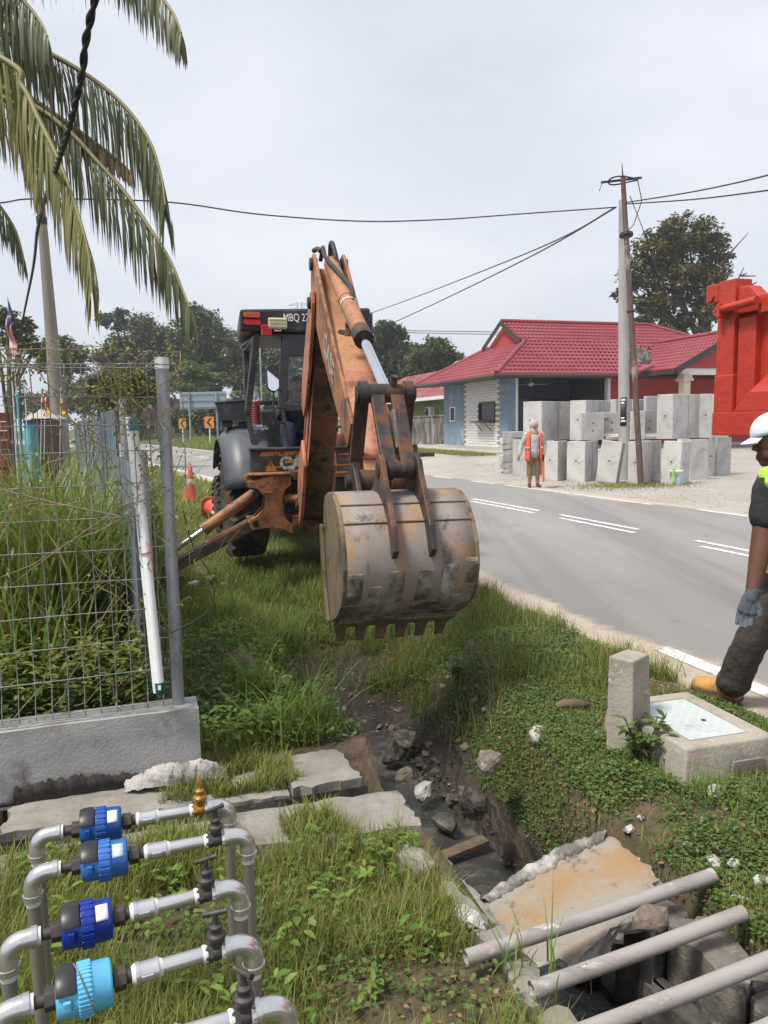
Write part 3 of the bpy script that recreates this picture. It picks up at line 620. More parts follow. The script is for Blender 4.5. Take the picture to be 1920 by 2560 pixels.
q = MB(); q.box(acb + M_ @ V((.02, 0, -.40)), (.4, .8, .04), M_); q.build('bracket', 'concrete_dark', ac, world=True)
cw = MB(); nsbox(cw, 15.9, 16.08, 36.9, 66, .1, 1.9); nsbox(cw, 15.86, 16.12, 36.9, 66, 1.9, 1.98)
tag(rebase(cw.build('boundary_wall', 'wall_mouldy', bevel=.02), P(16, 50, .1)), 'stained grey boundary wall with black mould in front of the green house', 'wall')['kind'] = 'thing'
yb = on_n(1028, 1044, 16.0); yb.z = 1.98
q = MB(); q.lathe([(.12, 0), (.17, .24), (.19, .25), (.18, .28), (.15, .28)], yb, (0, 0, 1), 14)
q.build('x', 'yellow_wall'); o = bpy.data.objects['x']; o.name = 'flower_pot'; tag(rebase(o, yb), 'small yellow pot standing on the boundary wall', 'pot')
# far red roofed bungalow beyond the bend
fb = at(470, 1098, 92); fb.z = 0
fh = thing('bungalow', 'far yellow bungalow with bright red roof beyond the bend', 'house', fb)
q = MB(); q.box(fb + V((0, 0, 1.3)), (11, 7, 2.6)); q.build('wall', 'yellow_wall', fh, world=True)
q = MB(); c = fb + V((0, 0, 2.65)); q.add([c + V(p) for p in ((-6.2, -4.4, 0), (6.2, -4.4, 0), (6.2, 4.4, 0), (-6.2, 4.4, 0), (-6.2, 0, 2.2), (6.2, 0, 2.2))], [(0, 1, 5, 4), (2, 3, 4, 5), (0, 4, 3), (1, 2, 5), (3, 2, 1, 0)]); q.build('roof', 'roof_red', fh, world=True)
for dx in (-3.4, 0, 3.2):
    q = MB(); q.box(fb + V((dx, -3.55, 1.4)), (1.3, .12, 1.3)); wn = q.build('window', 'white_paint', fh, world=True); q = MB(); q.box(fb + V((dx, -3.63, 1.4)), (1.1, .02, 1.1)); q.build('pane', 'black_glass', wn, world=True)
# ================================================================== backhoe loader
mat('digger_orange', (.40, .16, .06), (.31, .115, .045), 3, .5, stain=(.11, .05, .028), sscale=3.2, samt=.60, swid=.16, stain2=(.06, .035, .025), s2scale=16, s2amt=.635, bump=.15, bscale=40, detail=9)
mat('digger_orange_faded', (.46, .225, .105), (.37, .17, .085), 2.5, .55, stain=(.28, .13, .07), sscale=2.6, samt=.58, swid=.22, stain2=(.08, .045, .03), s2scale=18, s2amt=.66, bump=.12, bscale=50, detail=9)
mat('digger_pink', (.50, .20, .12), (.42, .16, .09), 3, .55, stain=(.16, .07, .04), sscale=4, samt=.62, swid=.14, stain2=(.06, .035, .025), s2scale=20, s2amt=.66)
mat('boom_oily', (.055, .030, .018), (.105, .048, .022), 5, .5, stain=(.20, .085, .03), sscale=2.8, samt=.56, swid=.18, stain2=(.03, .02, .015), s2scale=7, s2amt=.58, detail=10, bump=.2, bscale=60)
mat('link_steel', (.055, .045, .042), (.035, .03, .028), 8, .5, metal=.4, stain=(.16, .075, .035), sscale=5, samt=.61, swid=.12, bump=.3, bscale=60)
mat('link_rust', (.17, .075, .038), (.09, .045, .028), 6, .65, stain=(.04, .03, .026), sscale=4, samt=.55, swid=.14, bump=.3, bscale=60)
mat('bucket_steel', (.29, .25, .23), (.205, .178, .165), 2.0, .6, stretch=(2.6, 2.6, .6), metal=.1, stain=(.34, .225, .13), sscale=2.0, samt=.60, swid=.12, stain2=(.11, .088, .075), s2scale=3.6, s2amt=.645, bump=.35, bscale=70, detail=10)
mat('bucket_strip', (.44, .415, .37), (.25, .20, .15), 7, .6, metal=.2, stain=(.10, .08, .06), sscale=5, samt=.55, swid=.14, bump=.4, bscale=70, obrand=.2)
mat('bucket_side', (.17, .135, .09), (.27, .18, .085), 4, .7, metal=.1, stain=(.07, .06, .05), sscale=4, samt=.6, swid=.14, bump=.4, bscale=70)
mat('tooth_rust', (.25, .165, .105), (.14, .10, .07), 12, .7, bump=.3, bscale=80)
mat('chrome_rod', (.75, .75, .77), (.68, .68, .70), 6, .12, metal=1.)
mat('cab_dark', (.035, .037, .042), (.028, .03, .034), 4, .45, stain=(.09, .085, .08), sscale=4, samt=.64, swid=.14)
mat('fender_grey', (.095, .105, .12), (.078, .086, .098), 3, .45, stain=(.14, .13, .12), sscale=3.5, samt=.63, swid=.16, bump=.05, bscale=20)
mat('panel_dark', (.05, .053, .058), (.042, .044, .048), 3, .5, stain=(.13, .115, .10), sscale=5, samt=.62, swid=.14)
mat('tyre_rubber', (.028, .027, .026), (.045, .042, .038), 9, .85, bump=.4, bscale=60, stain=(.10, .085, .065), sscale=4, samt=.6, swid=.2)
mat('rubber_black', (.018, .018, .019), (.03, .03, .03), 10, .6)
mat('lamp_red', (.55, .02, .02), (.42, .015, .015), 30, .25)
mat('lamp_orange', (.55, .09, .02), (.45, .06, .015), 30, .25)
mat('lamp_led', (.62, .58, .36), (.5, .47, .3), 60, .25)
mat('sign_white', (.8, .8, .78), (.74, .74, .72), 20, .5)
mat('decal_orange', (.68, .27, .05), (.55, .2, .04), 12, .6, stain=(.06, .06, .06), sscale=12, samt=.63, swid=.06)
mat('decal_white', (.66, .66, .62), (.5, .5, .46), 20, .6, stain=(.13, .12, .11), sscale=14, samt=.62, swid=.08)
mat('case_worn', (.50, .47, .38), (.34, .3, .22), 30, .6, stain=(.22, .12, .07), sscale=22, samt=.6, swid=.1)
mat('hose_red', (.34, .05, .04), (.26, .04, .035), 20, .5)
mat('clear_plastic', (.75, .8, .85), (.7, .76, .82), 10, .1, trans=.75)
mat('box_grey', (.075, .085, .095), (.06, .068, .076), 5, .55, stain=(.16, .15, .14), sscale=6, samt=.64)
mat('mirror_glass', (.8, .82, .85), (.78, .8, .83), 2, .03, metal=1.)
MATS['cab_glass'] = g_ = bpy.data.materials.new('cab_glass'); g_.use_nodes = True
def _gl():
    t = g_.node_tree; n = t.nodes; n.remove(n['Principled BSDF']); tr = n.new('ShaderNodeBsdfTransparent'); tr.inputs[0].default_value = (.80, .83, .82, 1)
    gl = n.new('ShaderNodeBsdfGlossy'); gl.inputs['Roughness'].default_value = .05; gl.inputs[0].default_value = (.8, .82, .85, 1); fz = n.new('ShaderNodeFresnel'); fz.inputs[0].default_value = 1.5
    df = n.new('ShaderNodeBsdfDiffuse'); df.inputs[0].default_value = (.4, .4, .38, 1); nz_ = n.new('ShaderNodeTexNoise'); nz_.inputs['Scale'].default_value = 6; nz_.inputs['Detail'].default_value = 8
    mr = n.new('ShaderNodeMapRange'); mr.inputs[1].default_value = .45; mr.inputs[2].default_value = .8; mr.inputs[4].default_value = .3; t.links.new(nz_.outputs[0], mr.inputs[0])
    m1 = n.new('ShaderNodeMixShader'); t.links.new(fz.outputs[0], m1.inputs[0]); t.links.new(tr.outputs[0], m1.inputs[1]); t.links.new(gl.outputs[0], m1.inputs[2])
    m2 = n.new('ShaderNodeMixShader'); t.links.new(mr.outputs[0], m2.inputs[0]); t.links.new(m1.outputs[0], m2.inputs[1]); t.links.new(df.outputs[0], m2.inputs[2]); t.links.new(m2.outputs[0], n['Material Output'].inputs[0])
_gl()
BO = P(2.0, 9.6, 0)
bh = thing('backhoe_loader', 'worn orange backhoe loader with dark cab, raised arm and rusty bucket over the ditch', 'backhoe', BO, ROADANG)
def part(name, m, fn, bevel=0., par=None, seg=2, sub=0):
    q = MB(); fn(q); return q.build(name, m, par or bh, bevel=bevel, seg=seg, sub=sub)
EX, EQ, EZv = V((-.0985, -.9951, 0)), V((.9951, -.0985, 0)), V((0, 0, 1)); A0_ = V((-.165, -1.43, 0))
def A(r, z, l=0.): return A0_ + EX * r + EQ * l + EZv * z
def plate(q, poly, l0, l1): q.prism(poly, A0_, EX, EZv, EQ, l0, l1)
# ---- wheels
def wheel(a, b, rad, wd, rimr, name='wheel'):
    o = part(name, 'tyre_rubber', lambda q: q.lathe([(rimr, -wd * .40), (rad * .80, -wd * .5), (rad * .93, -wd * .47), (rad * .965, -wd * .30), (rad * .97, 0), (rad * .965, wd * .30), (rad * .93, wd * .47), (rad * .80, wd * .5), (rimr, wd * .40)], (a, b, rad), (1, 0, 0), 40))
    def lugs(q):
        k = 20
        for i in range(k):
            for sd_ in (-1, 1):
                th = 2 * math.pi * (i + (.5 if sd_ > 0 else 0)) / k
                pts = []
                for (x, dth, rr) in ((.03, .16, .965), (.25, .05, .965), (.47, -.04, .95), (.5, -.06, .83)):
                    ang = th + dth; pts.append((V((a + sd_ * wd * x, b + math.sin(ang) * rad * rr, rad + math.cos(ang) * rad * rr)), ang))
                for (p0, a0), (p1, a1) in zip(pts[:-1], pts[1:]):
                    w_ = .058 * rad / .7; vs_ = []
                    for p_, an_ in ((p0, a0), (p1, a1)):
                        tg = V((0, math.cos(an_), -math.sin(an_))); nr_ = V((0, math.sin(an_), math.cos(an_)))
                        if p_ is pts[3][0] : nr_ = V((sd_, 0, 0)) * .6 + nr_ * .2
                        vs_.append([p_ - tg * w_ - nr_ * .02, p_ + tg * w_ - nr_ * .02, p_ + tg * w_ * .75 + nr_ * .042, p_ - tg * w_ * .75 + nr_ * .042])
                    q.add(vs_[0] + vs_[1], [(0, 1, 2, 3), (7, 6, 5, 4), (0, 4, 5, 1), (1, 5, 6, 2), (2, 6, 7, 3), (3, 7, 4, 0)])
    part('tread', 'tyre_rubber', lugs, par=o)
    part('rim', 'digger_orange', lambda q: q.lathe([(rimr, -wd * .4), (rimr * .95, -wd * .25), (rimr * .6, -wd * .1), (.12, -wd * .12), (.12, wd * .2), (rimr * .6, wd * .15), (rimr * .95, wd * .25), (rimr, wd * .4)], (a, b, rad), (1, 0, 0), 28), par=o)
    return o
wheel(-.74, 0, .70, .44, .36); wheel(.74, 0, .70, .44, .36); wheel(-.72, 2.15, .42, .3, .21); wheel(.72, 2.15, .42, .3, .21)
part('axle', 'panel_dark', lambda q: (q.cyl((-.6, 0, .7), (.6, 0, .7), .13), q.cyl((-.6, 2.15, .42), (.6, 2.15, .42), .08), q.box((0, .9, .72), (.5, 2.9, .34))))
# ---- fenders: bulged shells over the rear wheels
for sd_ in (-1, 1):
    G = []
    for i in range(15):
        ph = R(lerp(-78, 62, i / 14)); row = []
        for j in range(9):
            x = j / 8; rr = .80 + .05 * math.cos((x - .5) * 2.2) - (.13 * max(0, x - .72) / .28) ** 1.0 - .02 * (x < .1)
            row.append(V((sd_ * (.46 + .58 * x - .03 * max(0, x - .8)), math.sin(ph) * rr * 1.03, .72 + math.cos(ph) * rr * (1 + .04 * math.cos(ph)))))
        G.append(row if sd_ > 0 else row[::-1])
    part('fender', 'fender_grey', lambda q: q.shell(G, .018))
    part('fender_panel', 'fender_grey', lambda q: q.prism([(math.sin(R(t)) * .80, .72 + math.cos(R(t)) * .82) for t in range(-78, 63, 10)] + [(.55, .95), (-.55, .92)], (sd_ * .46, 0, 0), (0, 1, 0), (0, 0, 1), (1, 0, 0), -.012, .012))
# ---- chassis, rear panel, hood, loader
part('chassis', 'panel_dark', lambda q: (q.box((0, .55, .93), (.9, 2.9, .22)), q.box((0, -.8, .78), (.84, .6, .42))), .02)
part('cab_floor', 'panel_dark', lambda q: q.box((0, -.15, 1.03), (.9, 1.25, .05)))
rp_ = part('rear_panel', 'panel_dark', lambda q: (q.box((-.02, -.86, 1.175), (1.48, .06, .30)), q.box((-.02, -.88, 1.335), (1.5, .12, .025)), q.box((-.02, -.885, 1.035), (1.46, .07, .025))), .006)
part('decal_stripe', 'decal_orange', lambda q: (q.prism([(-.66, 1.25), (-.30, 1.25), (-.20, 1.30), (-.62, 1.30)], (0, -.8925, 0), (1, 0, 0), (0, 0, 1), (0, -1, 0), 0, .002), q.prism([(-.25, 1.24), (.18, 1.24), (.24, 1.30), (-.18, 1.30)], (0, -.8925, 0), (1, 0, 0), (0, 0, 1), (0, -1, 0), 0, .002), q.prism([(-.40, 1.165), (-.33, 1.21), (-.2, 1.21), (-.24, 1.165)], (0, -.8925, 0), (1, 0, 0), (0, 0, 1), (0, -1, 0), 0, .002), q.box((.42, -.894, 1.25), (.3, .003, .02)), q.box((.42, -.894, 1.19), (.3, .003, .012)), q.box((-.1, -.894, 1.125), (1.0, .003, .012))), par=rp_)
part('warning_triangle', 'decal_orange', lambda q: q.prism([(-.60, 1.08), (-.46, 1.08), (-.53, 1.20)], (0, -.8945, 0), (1, 0, 0), (0, 0, 1), (0, -1, 0), 0, .003), par=rp_)
text('warning_mark', '!', .11, frame((-.545, -.8985, 1.095), (1, 0, 0), (0, 0, 1)), 'rubber_black', rp_, .001)
text('lettering', 'CASE', .20, frame((-.43, -.8965, 1.10), (1, 0, .0), (.12, 0, 1)), 'decal_white', rp_, .0015, bold=.008)
part('hood', 'digger_orange', lambda q: q.prism([(.85, 1.05), (2.7, .95), (2.75, 1.35), (2.4, 1.55), (.85, 1.68)], (0, 0, 0), (0, 1, 0), (0, 0, 1), (1, 0, 0), -.38, .38), .03)
for sd_ in (-1, 1):
    part('loader_arm', 'digger_orange', lambda q: (q.bar((sd_ * .55, 1.0, 1.45), (sd_ * .55, 2.6, .95), .1, .24), q.bar((sd_ * .55, 2.6, .95), (sd_ * .55, 3.2, .35), .1, .2)), .01)
part('loader_bucket', 'bucket_steel', lambda q: q.prism([(3.1, .6), (3.15, .2), (3.35, .08), (3.95, .05), (3.93, .09), (3.4, .14), (3.22, .28), (3.2, .85), (3.12, .85)], (0, 0, 0), (0, 1, 0), (0, 0, 1), (1, 0, 0), -.62, .62))
# ---- cab
def post(q, a, b, w_=.075, d_=.085): q.bar(a, b, w_, d_, up=(0, 1, 0))
cab = part('cab_frame', 'cab_dark', lambda q: (post(q, (-.60, -.62, 2.62), (-.72, -.50, 1.72)), post(q, (-.72, -.50, 1.74), (-.66, -.55, 1.36), .06, .06), post(q, (.60, -.62, 2.62), (.66, -.52, 1.36)), post(q, (-.52, .85, 2.66), (-.52, .85, 1.1)), post(q, (.52, .85, 2.66), (.52, .85, 1.1)),
    post(q, (-.26, -.60, 2.62), (-.34, -.66, 1.78), .10, .06), post(q, (-.34, -.66, 1.80), (-.27, -.70, 1.34), .045, .05), q.bar((-.36, -.66, 1.80), (.60, -.66, 1.80), .05, .09), q.bar((-.27, -.605, 2.50), (.60, -.605, 2.50), .05, .22), q.bar((-.5, .85, 1.9), (.5, .85, 1.9), .06, .06), q.bar((-.60, -.6, 2.6), (-.52, .85, 2.6), .06, .06), q.bar((.60, -.6, 2.6), (.52, .85, 2.6), .06, .06)), .012)
part('rear_window', 'cab_glass', lambda q: q.add([V((-.27, -.655, 1.84)), V((.57, -.655, 1.84)), V((.57, -.60, 2.40)), V((-.22, -.60, 2.40))], [(0, 1, 2, 3)]))
part('windscreen', 'cab_glass', lambda q: q.add([V((-.49, .86, 1.9)), V((.49, .86, 1.9)), V((.49, .86, 2.6)), V((-.49, .86, 2.6))], [(0, 1, 2, 3)]))
part('dashboard', 'panel_dark', lambda q: (q.box((0, .72, 1.5), (.8, .25, .6)), q.cyl((0, .55, 1.7), (0, .4, 1.95), .03)), .03)
roof_ = part('cab_roof', 'cab_dark', lambda q: q.hexa([V(p) for p in ((-.79, -.66, 2.66), (.75, -.66, 2.66), (.70, .7, 2.68), (-.64, .7, 2.68), (-.79, -.70, 2.90), (.75, -.70, 2.96), (.70, .7, 2.92), (-.64, .7, 2.90))]), .03)
part('roof_side_cover', 'fender_grey', lambda q: q.hexa([V(p) for p in ((.765, -.62, 2.64), (.80, -.62, 2.64), (.80, .6, 2.66), (.765, .6, 2.66), (.765, -.62, 2.92), (.80, -.62, 2.92), (.80, .6, 2.9), (.765, .6, 2.9))]), .02, par=roof_)
part('headliner', 'cab_dark', lambda q: q.box((0, .1, 2.63), (1.2, 1.4, .03)))
# rear lights
def pill(q, c, w_, h_, t): q.prism([(c[0] + w_ / 2 * x, c[2] + h_ / 2 * y) for x, y in ((-1, -.5), (-.85, -1), (.85, -1), (1, -.5), (1, .5), (.85, 1), (-.85, 1), (-1, .5))], (0, c[1], 0), (1, 0, 0), (0, 0, 1), (0, -1, 0), 0, t)
part('tail_lamp', 'lamp_orange', lambda q: pill(q, (-.66, -.695, 2.835), .19, .062, .03), .006, par=roof_)
part('tail_lamp', 'lamp_red', lambda q: pill(q, (-.655, -.685, 2.755), .19, .062, .03), .006, par=roof_)
sq = part('stop_lamp', 'lamp_red', lambda q: q.box((-.505, -.735, 2.665), (.12, .05, .125)), .012)
part('lens', 'lamp_red', lambda q: [q.box((-.505 + (i - 1.5) * .027, -.763, 2.665 + (j - 1.5) * .027), (.023, .008, .023)) for i in range(4) for j in range(4)], par=sq)
wl = part('work_lamp', 'lamp_led', lambda q: q.box((-.375, -.745, 2.745), (.215, .05, .125)), .015)
part('lens', 'lamp_led', lambda q: [q.lathe([(.016, 0), (.012, .008), (.004, .004)], (-.375 + (i - 2.5) * .034, -.77, 2.745 + (j - 1) * .037), (0, -1, 0), 8) for i in range(6) for j in range(3)], par=wl)
part('bracket', 'sign_white', lambda q: (q.box((-.375, -.74, 2.665), (.07, .03, .012)), q.box((-.343, -.74, 2.675), (.01, .03, .03)), q.box((-.407, -.74, 2.675), (.01, .03, .03))), par=wl)
text('plate_number', 'MBQ 279', .125, frame((-.30, -.709, 2.775), (1, 0, .03), (0, .05, 1)) @ Matrix.Diagonal((.70, 1, 1, 1)), 'sign_white', roof_, .002)
# mirrors
mr_ = part('mirror', 'cab_dark', lambda q: q.prism([(.075 * math.cos(R(t)), .08 * (1 if math.sin(R(t)) > 0 else -1) + .075 * math.sin(R(t))) for t in range(5, 365, 15)], (-.46, -.80, 2.13), (1, 0, 0), (0, 0, 1), (0, -1, 0), -.03, .02), .008)
part('mirror_face', 'mirror_glass', lambda q: q.prism([(.064 * math.cos(R(t)), .08 * (1 if math.sin(R(t)) > 0 else -1) + .064 * math.sin(R(t))) for t in range(5, 365, 15)], (-.46, -.822, 2.13), (1, .1, 0), (0, .12, 1), (0, -1, 0), 0, .002), par=mr_)
part('mirror_arm', 'cab_dark', lambda q: (q.tube([(-.34, -.68, 2.0), (-.43, -.78, 2.0), (-.455, -.79, 1.97), (-.465, -.79, 1.70), (-.44, -.78, 1.63), (-.32, -.69, 1.62)], .012, 8)), par=mr_)
mr2 = part('mirror', 'cab_dark', lambda q: q.prism([(.07 * math.cos(R(t)), .1 * (1 if math.sin(R(t)) > 0 else -1) + .07 * math.sin(R(t))) for t in range(5, 365, 15)], (.98, -.25, 2.15), (1, 0, 0), (0, 0, 1), (0, -1, 0), -.03, .02), .008)
part('mirror_arm', 'cab_dark', lambda q: q.tube([(.62, .1, 2.0), (.95, -.2, 2.0), (.98, -.25, 2.08)], .012, 8), par=mr2)
# console, levers, seat
part('console', 'panel_dark', lambda q: (q.box((.10, -.62, 1.42), (.34, .22, .28)), q.hexa([V(p) for p in ((-.05, -.74, 1.55), (.28, -.74, 1.55), (.28, -.5, 1.55), (-.05, -.5, 1.55), (-.02, -.70, 1.70), (.25, -.70, 1.70), (.25, -.52, 1.76), (-.02, -.52, 1.76))])), .02)
for x in (-.13, .02, .16): part('control_lever', 'rubber_black', lambda q: (q.tube([(x, -.62, 1.6), (x, -.64, 1.78), (x - .01, -.66, 1.84)], .009, 7), q.ell((x - .01, -.66, 1.86), (.022, .022, .035), 10)))
part('grab_rail', 'panel_dark', lambda q: q.tube([(.02, -.84, 1.34), (.03, -.84, 1.62), (.07, -.84, 1.68), (.14, -.84, 1.70)], .011, 8))
part('seat', 'cab_dark', lambda q: (q.box((.02, -.02, 1.38), (.48, .46, .12)), q.hexa([V(p) for p in ((-.2, .20, 1.42), (.24, .20, 1.42), (.24, .32, 1.42), (-.2, .32, 1.42), (-.18, .30, 2.05), (.22, .30, 2.05), (.22, .38, 2.05), (-.18, .38, 2.05))])), .04)
# tool box on the left fender
tb = part('tool_box', 'box_grey', lambda q: q.hexa([V(p) for p in ((-1.02, -.28, 1.66), (-.64, -.28, 1.66), (-.62, .1, 1.66), (-1.0, .1, 1.66), (-1.05, -.30, 1.86), (-.64, -.30, 1.89), (-.62, .12, 1.89), (-1.02, .12, 1.86))]), .006)
part('lid', 'box_grey', lambda q: q.hexa([V(p) for p in ((-1.065, -.315, 1.865), (-.63, -.315, 1.895), (-.61, .13, 1.895), (-1.03, .13, 1.865), (-1.065, -.315, 1.885), (-.63, -.315, 1.915), (-.61, .13, 1.915), (-1.03, .13, 1.885))]), .004, par=tb)
part('bracket', 'cab_dark', lambda q: (q.box((-.92, -.1, 1.62), (.12, .2, .08)), q.box((-.72, -.1, 1.61), (.12, .2, .09))), par=tb)
# ---- rear frame, swing post
fr = part('rear_frame', 'digger_orange', lambda q: (
    q.box((0, -1.12, 1.03), (1.72, .12, .06)), q.box((0, -1.12, .56), (1.72, .12, .10)), q.box((.3, -1.08, .8), (1.0, .03, .42)),
    [q.prism([(-.86, 1.00), (-.62, 1.06), (-.40, 1.06), (-.40, .95), (-.47, .90), (-.50, .80), (-.50, .68), (-.46, .58), (-.40, .52), (-.40, .42), (-.52, .48), (-.70, .50), (-.84, .48), (-.88, .58), (-.78, .64), (-.70, .72), (-.68, .82), (-.76, .92), (-.86, .94)] if sd_ < 0 else [(.40, 1.06), (.62, 1.06), (.86, 1.0), (.86, .94), (.76, .92), (.68, .82), (.70, .72), (.78, .64), (.88, .58), (.84, .48), (.40, .46)], (0, 0, 0), (1, 0, 0), (0, 0, 1), (0, -1, 0), t0, t1) for sd_ in (-1, 1) for t0, t1 in ((1.20, 1.235), (1.36, 1.395))],
    q.box((-.66, -1.28, .88), (.10, .24, .03)), q.box((.66, -1.28, .88), (.10, .24, .03)), q.box((-.62, -1.28, 1.075), (.44, .25, .025)), q.box((.62, -1.28, 1.075), (.44, .25, .025))), .008)
part('gusset', 'digger_orange', lambda q: [q.tube([(x, -1.14, 1.02), (x + .04, -1.3, .9), (x + .12, -1.4, .74)], .022, 6) for x in (.28, .36, .44)], par=fr)
part('side_shift_bolt', 'link_steel', lambda q: q.cyl((-.80, -1.39, .56), (-.80, -1.42, .56), .035), par=fr)
for x, z_ in ((-.80, .87), (.80, .56), (.80, .87)): part('side_shift_bolt', 'link_steel', lambda q: q.cyl((x, -1.39, z_), (x, -1.42, z_), .035), par=fr)
part('swing_post', 'boom_oily', lambda q: (q.cyl(A(-.12, .42), A(-.12, 1.12), .11), q.box(A(-.2, .56), (.5, .3, .12)), q.box(A(-.2, 1.05), (.46, .3, .10))), .01)
part('swing_cylinder', 'digger_orange', lambda q: q.cyl((-.66, -1.20, .80), (-.32, -1.36, .80), .05))
# ---- stabilisers
for sd_ in (-1, 1):
    lo, hi, ft = V((sd_ * .80, -1.30, .55)), V((sd_ * .79, -1.30, .87)), (V((-1.74, -1.30, .10)) if sd_ < 0 else V((.99, -1.30, 1.30)))
    st = part('stabiliser', 'link_rust', lambda q: q.bar(lo + (lo - ft).normalized() * .06, ft, .12, .13, up=(0, 1, 0)), .012)
    part('leg_face', 'digger_orange', lambda q: q.bar(lo + (lo - ft).normalized() * .03 + V((0, 0, .012)), lo.lerp(ft, .55) + V((0, 0, .012)), .135, .11, up=(0, 1, 0)), .01, par=st)
    d_ = (ft + (V((.02, 0, .16)) if sd_ < 0 else V((-.14, 0, .02))) - hi); part('cylinder_barrel', 'digger_orange', lambda q: (q.cyl(hi, hi + d_ * .56, .062), q.cyl(hi + d_ * .54, hi + d_ * .60, .07)), par=st)
    part('cylinder_band', 'digger_orange_faded', lambda q: q.cyl(hi + d_ * .26, hi + d_ * .28, .068), par=st)
    part('cylinder_rod', 'chrome_rod', lambda q: q.cyl(hi + d_ * .58, hi + d_, .03), par=st)
    part('foot_pad', 'link_rust', lambda q: (q.box(ft + V((sd_ * .04, 0, -.06)), (.42, .34, .05)), q.box(ft + V((0, 0, 0)), (.14, .2, .12))), .01, par=st)
    part('pin', 'link_steel', lambda q: q.cyl(lo + V((0, .12, 0)), lo + V((0, -.12, 0)), .035), par=st)
    part('pin', 'link_steel', lambda q: q.cyl(hi + V((0, .12, 0)), hi + V((0, -.12, 0)), .035), par=st)
# ---- boom
Bs, Bn = V((0, .74)), V((1.6, 2.63)); bd = (Bn - Bs).normalized(); bn = V((bd.y, -bd.x)); BL = (Bn - Bs).length
def bp_(t, o): q = Bs + bd * (t * BL) + bn * o; return (q.x, q.y)
prof = [bp_(t, o) for t, o in ((-.06, .10), (.0, .17), (.15, .20), (.4, .20), (.7, .16), (.9, .12), (.97, .10))] + [bp_(t, -o) for t, o in ((.97, .10), (.88, .15), (.7, .21), (.4, .26), (.15, .22), (.0, .16), (-.06, .12))]
boom = part('boom', 'digger_pink', lambda q: plate(q, prof, -.125, .125), .012)
part('boom_face', 'boom_oily', lambda q: q.shell([[A(*bp_(t, o + .004), l) for l in (-.128, 0, .128)] for t, o in ((-.05, .115), (.0, .17), (.15, .20), (.4, .20), (.7, .16), (.9, .12), (.965, .10))], .006), par=boom)
for t_ in (.34, .60): part('boom_hole', 'rubber_black', lambda q: q.cyl(A(*bp_(t_, .19 - (.015 if t_ > .5 else 0)), .02), A(*bp_(t_, .212 - (.022 if t_ > .5 else 0)), .02), .032), par=boom)
for sd_ in (-1, 1):
    part('boom_nose', 'digger_pink', lambda q: plate(q, [bp_(t, o) for t, o in ((.58, .08), (.75, .14), (.94, .13), (1.02, .08), (1.05, 0), (1.02, -.08), (.94, -.13), (.75, -.20), (.60, -.22), (.5, -.16), (.5, .02))], sd_ * .165 - .016, sd_ * .165 + .016), .01, par=boom)
    part('base_fork', 'digger_pink', lambda q: plate(q, [bp_(t, o) for t, o in ((-.12, .02), (-.10, .12), (0, .19), (.18, .215), (.30, .19), (.34, -.1), (.2, -.2), (-.02, -.17), (-.12, -.08))], sd_ * .15 - .018, sd_ * .15 + .018), .01, par=boom)
part('weld_rib', 'digger_pink', lambda q: [q.tube([A(*bp_(t, o), -.128) for t, o in pts_], .011, 6) for pts_ in (((.18, -.1), (.35, -.13), (.55, -.12), (.7, -.06), (.8, .02)), ((.2, .06), (.4, .07), (.62, .05)))], par=boom)
part('pivot_pin', 'link_steel', lambda q: q.cyl(A(1.6, 2.63, -.205), A(1.6, 2.63, .205), .05), par=boom)
part('pivot_pin', 'link_steel', lambda q: q.cyl(A(0, .74, -.2), A(0, .74, .2), .05), par=boom)
part('boom_cylinder', 'digger_orange', lambda q: (q.cyl(A(-.25, 1.0), A(.55, 2.15), .07)))
# ---- dipper
Dp, Dt = V((1.6, 2.63)), V((3.56, 1.24)); dd = (Dt - Dp).normalized(); dm = V((-dd.y, dd.x)); DL = (Dt - Dp).length
def dp_(x, y): q = Dp + dd * x + dm * y; return (q.x, q.y)
dip = part('dipper', 'digger_orange_faded', lambda q: plate(q, [dp_(*p) for p in ((-.30, .10), (-.25, -.06), (0, -.12), (.5, -.17), (1.2, -.15), (2.0, -.10), (2.34, -.08), (2.44, -.03), (2.44, .05), (2.3, .09), (1.9, .14), (1.3, .15), (.5, .15), (0, .16), (-.2, .18), (-.30, .18))], -.115, .115), .01)
for sd_ in (-1, 1):
    part('side_plate', 'digger_orange' if sd_ < 0 else 'digger_orange', lambda q: plate(q, [dp_(*p) for p in ((-.36, .14), (-.33, .02), (-.25, -.09), (0, -.135), (.5, -.18), (1.2, -.16), (1.9, -.115), (1.95, .12), (1.5, .165), (1.0, .19), (.5, .235), (0, .29), (-.2, .31), (-.30, .31), (-.36, .26))], sd_ * .128 - .013, sd_ * .128 + .013), .006, par=dip)
    part('tip_boss', 'link_rust', lambda q: (q.cyl(A(Dt.x, Dt.y, sd_ * .05), A(Dt.x, Dt.y, sd_ * .16), .075)), par=dip)
    part('tail_boss', 'link_steel', lambda q: (q.cyl(A(*dp_(-.28, .22), sd_ * .10), A(*dp_(-.28, .22), sd_ * .165), .055)), par=dip)
part('tip_face', 'digger_pink', lambda q: q.shell([[A(*dp_(x, y + .003), l) for l in (-.117, 0, .117)] for x, y in ((1.35, .15), (1.6, .147), (1.9, .141), (2.15, .112), (2.3, .092))], .004), par=dip)
part('dipper_hole', 'rubber_black', lambda q: q.cyl(A(*dp_(.78, .14), -.03), A(*dp_(.78, .156), -.03), .036), par=dip)
part('dipper_hole', 'rubber_black', lambda q: q.cyl(A(*dp_(1.95, .12), .02), A(*dp_(1.95, .142), .02), .012), par=dip)
fx, fy = EX * dd.x + EZv * dd.y, EX * dm.x + EZv * dm.y
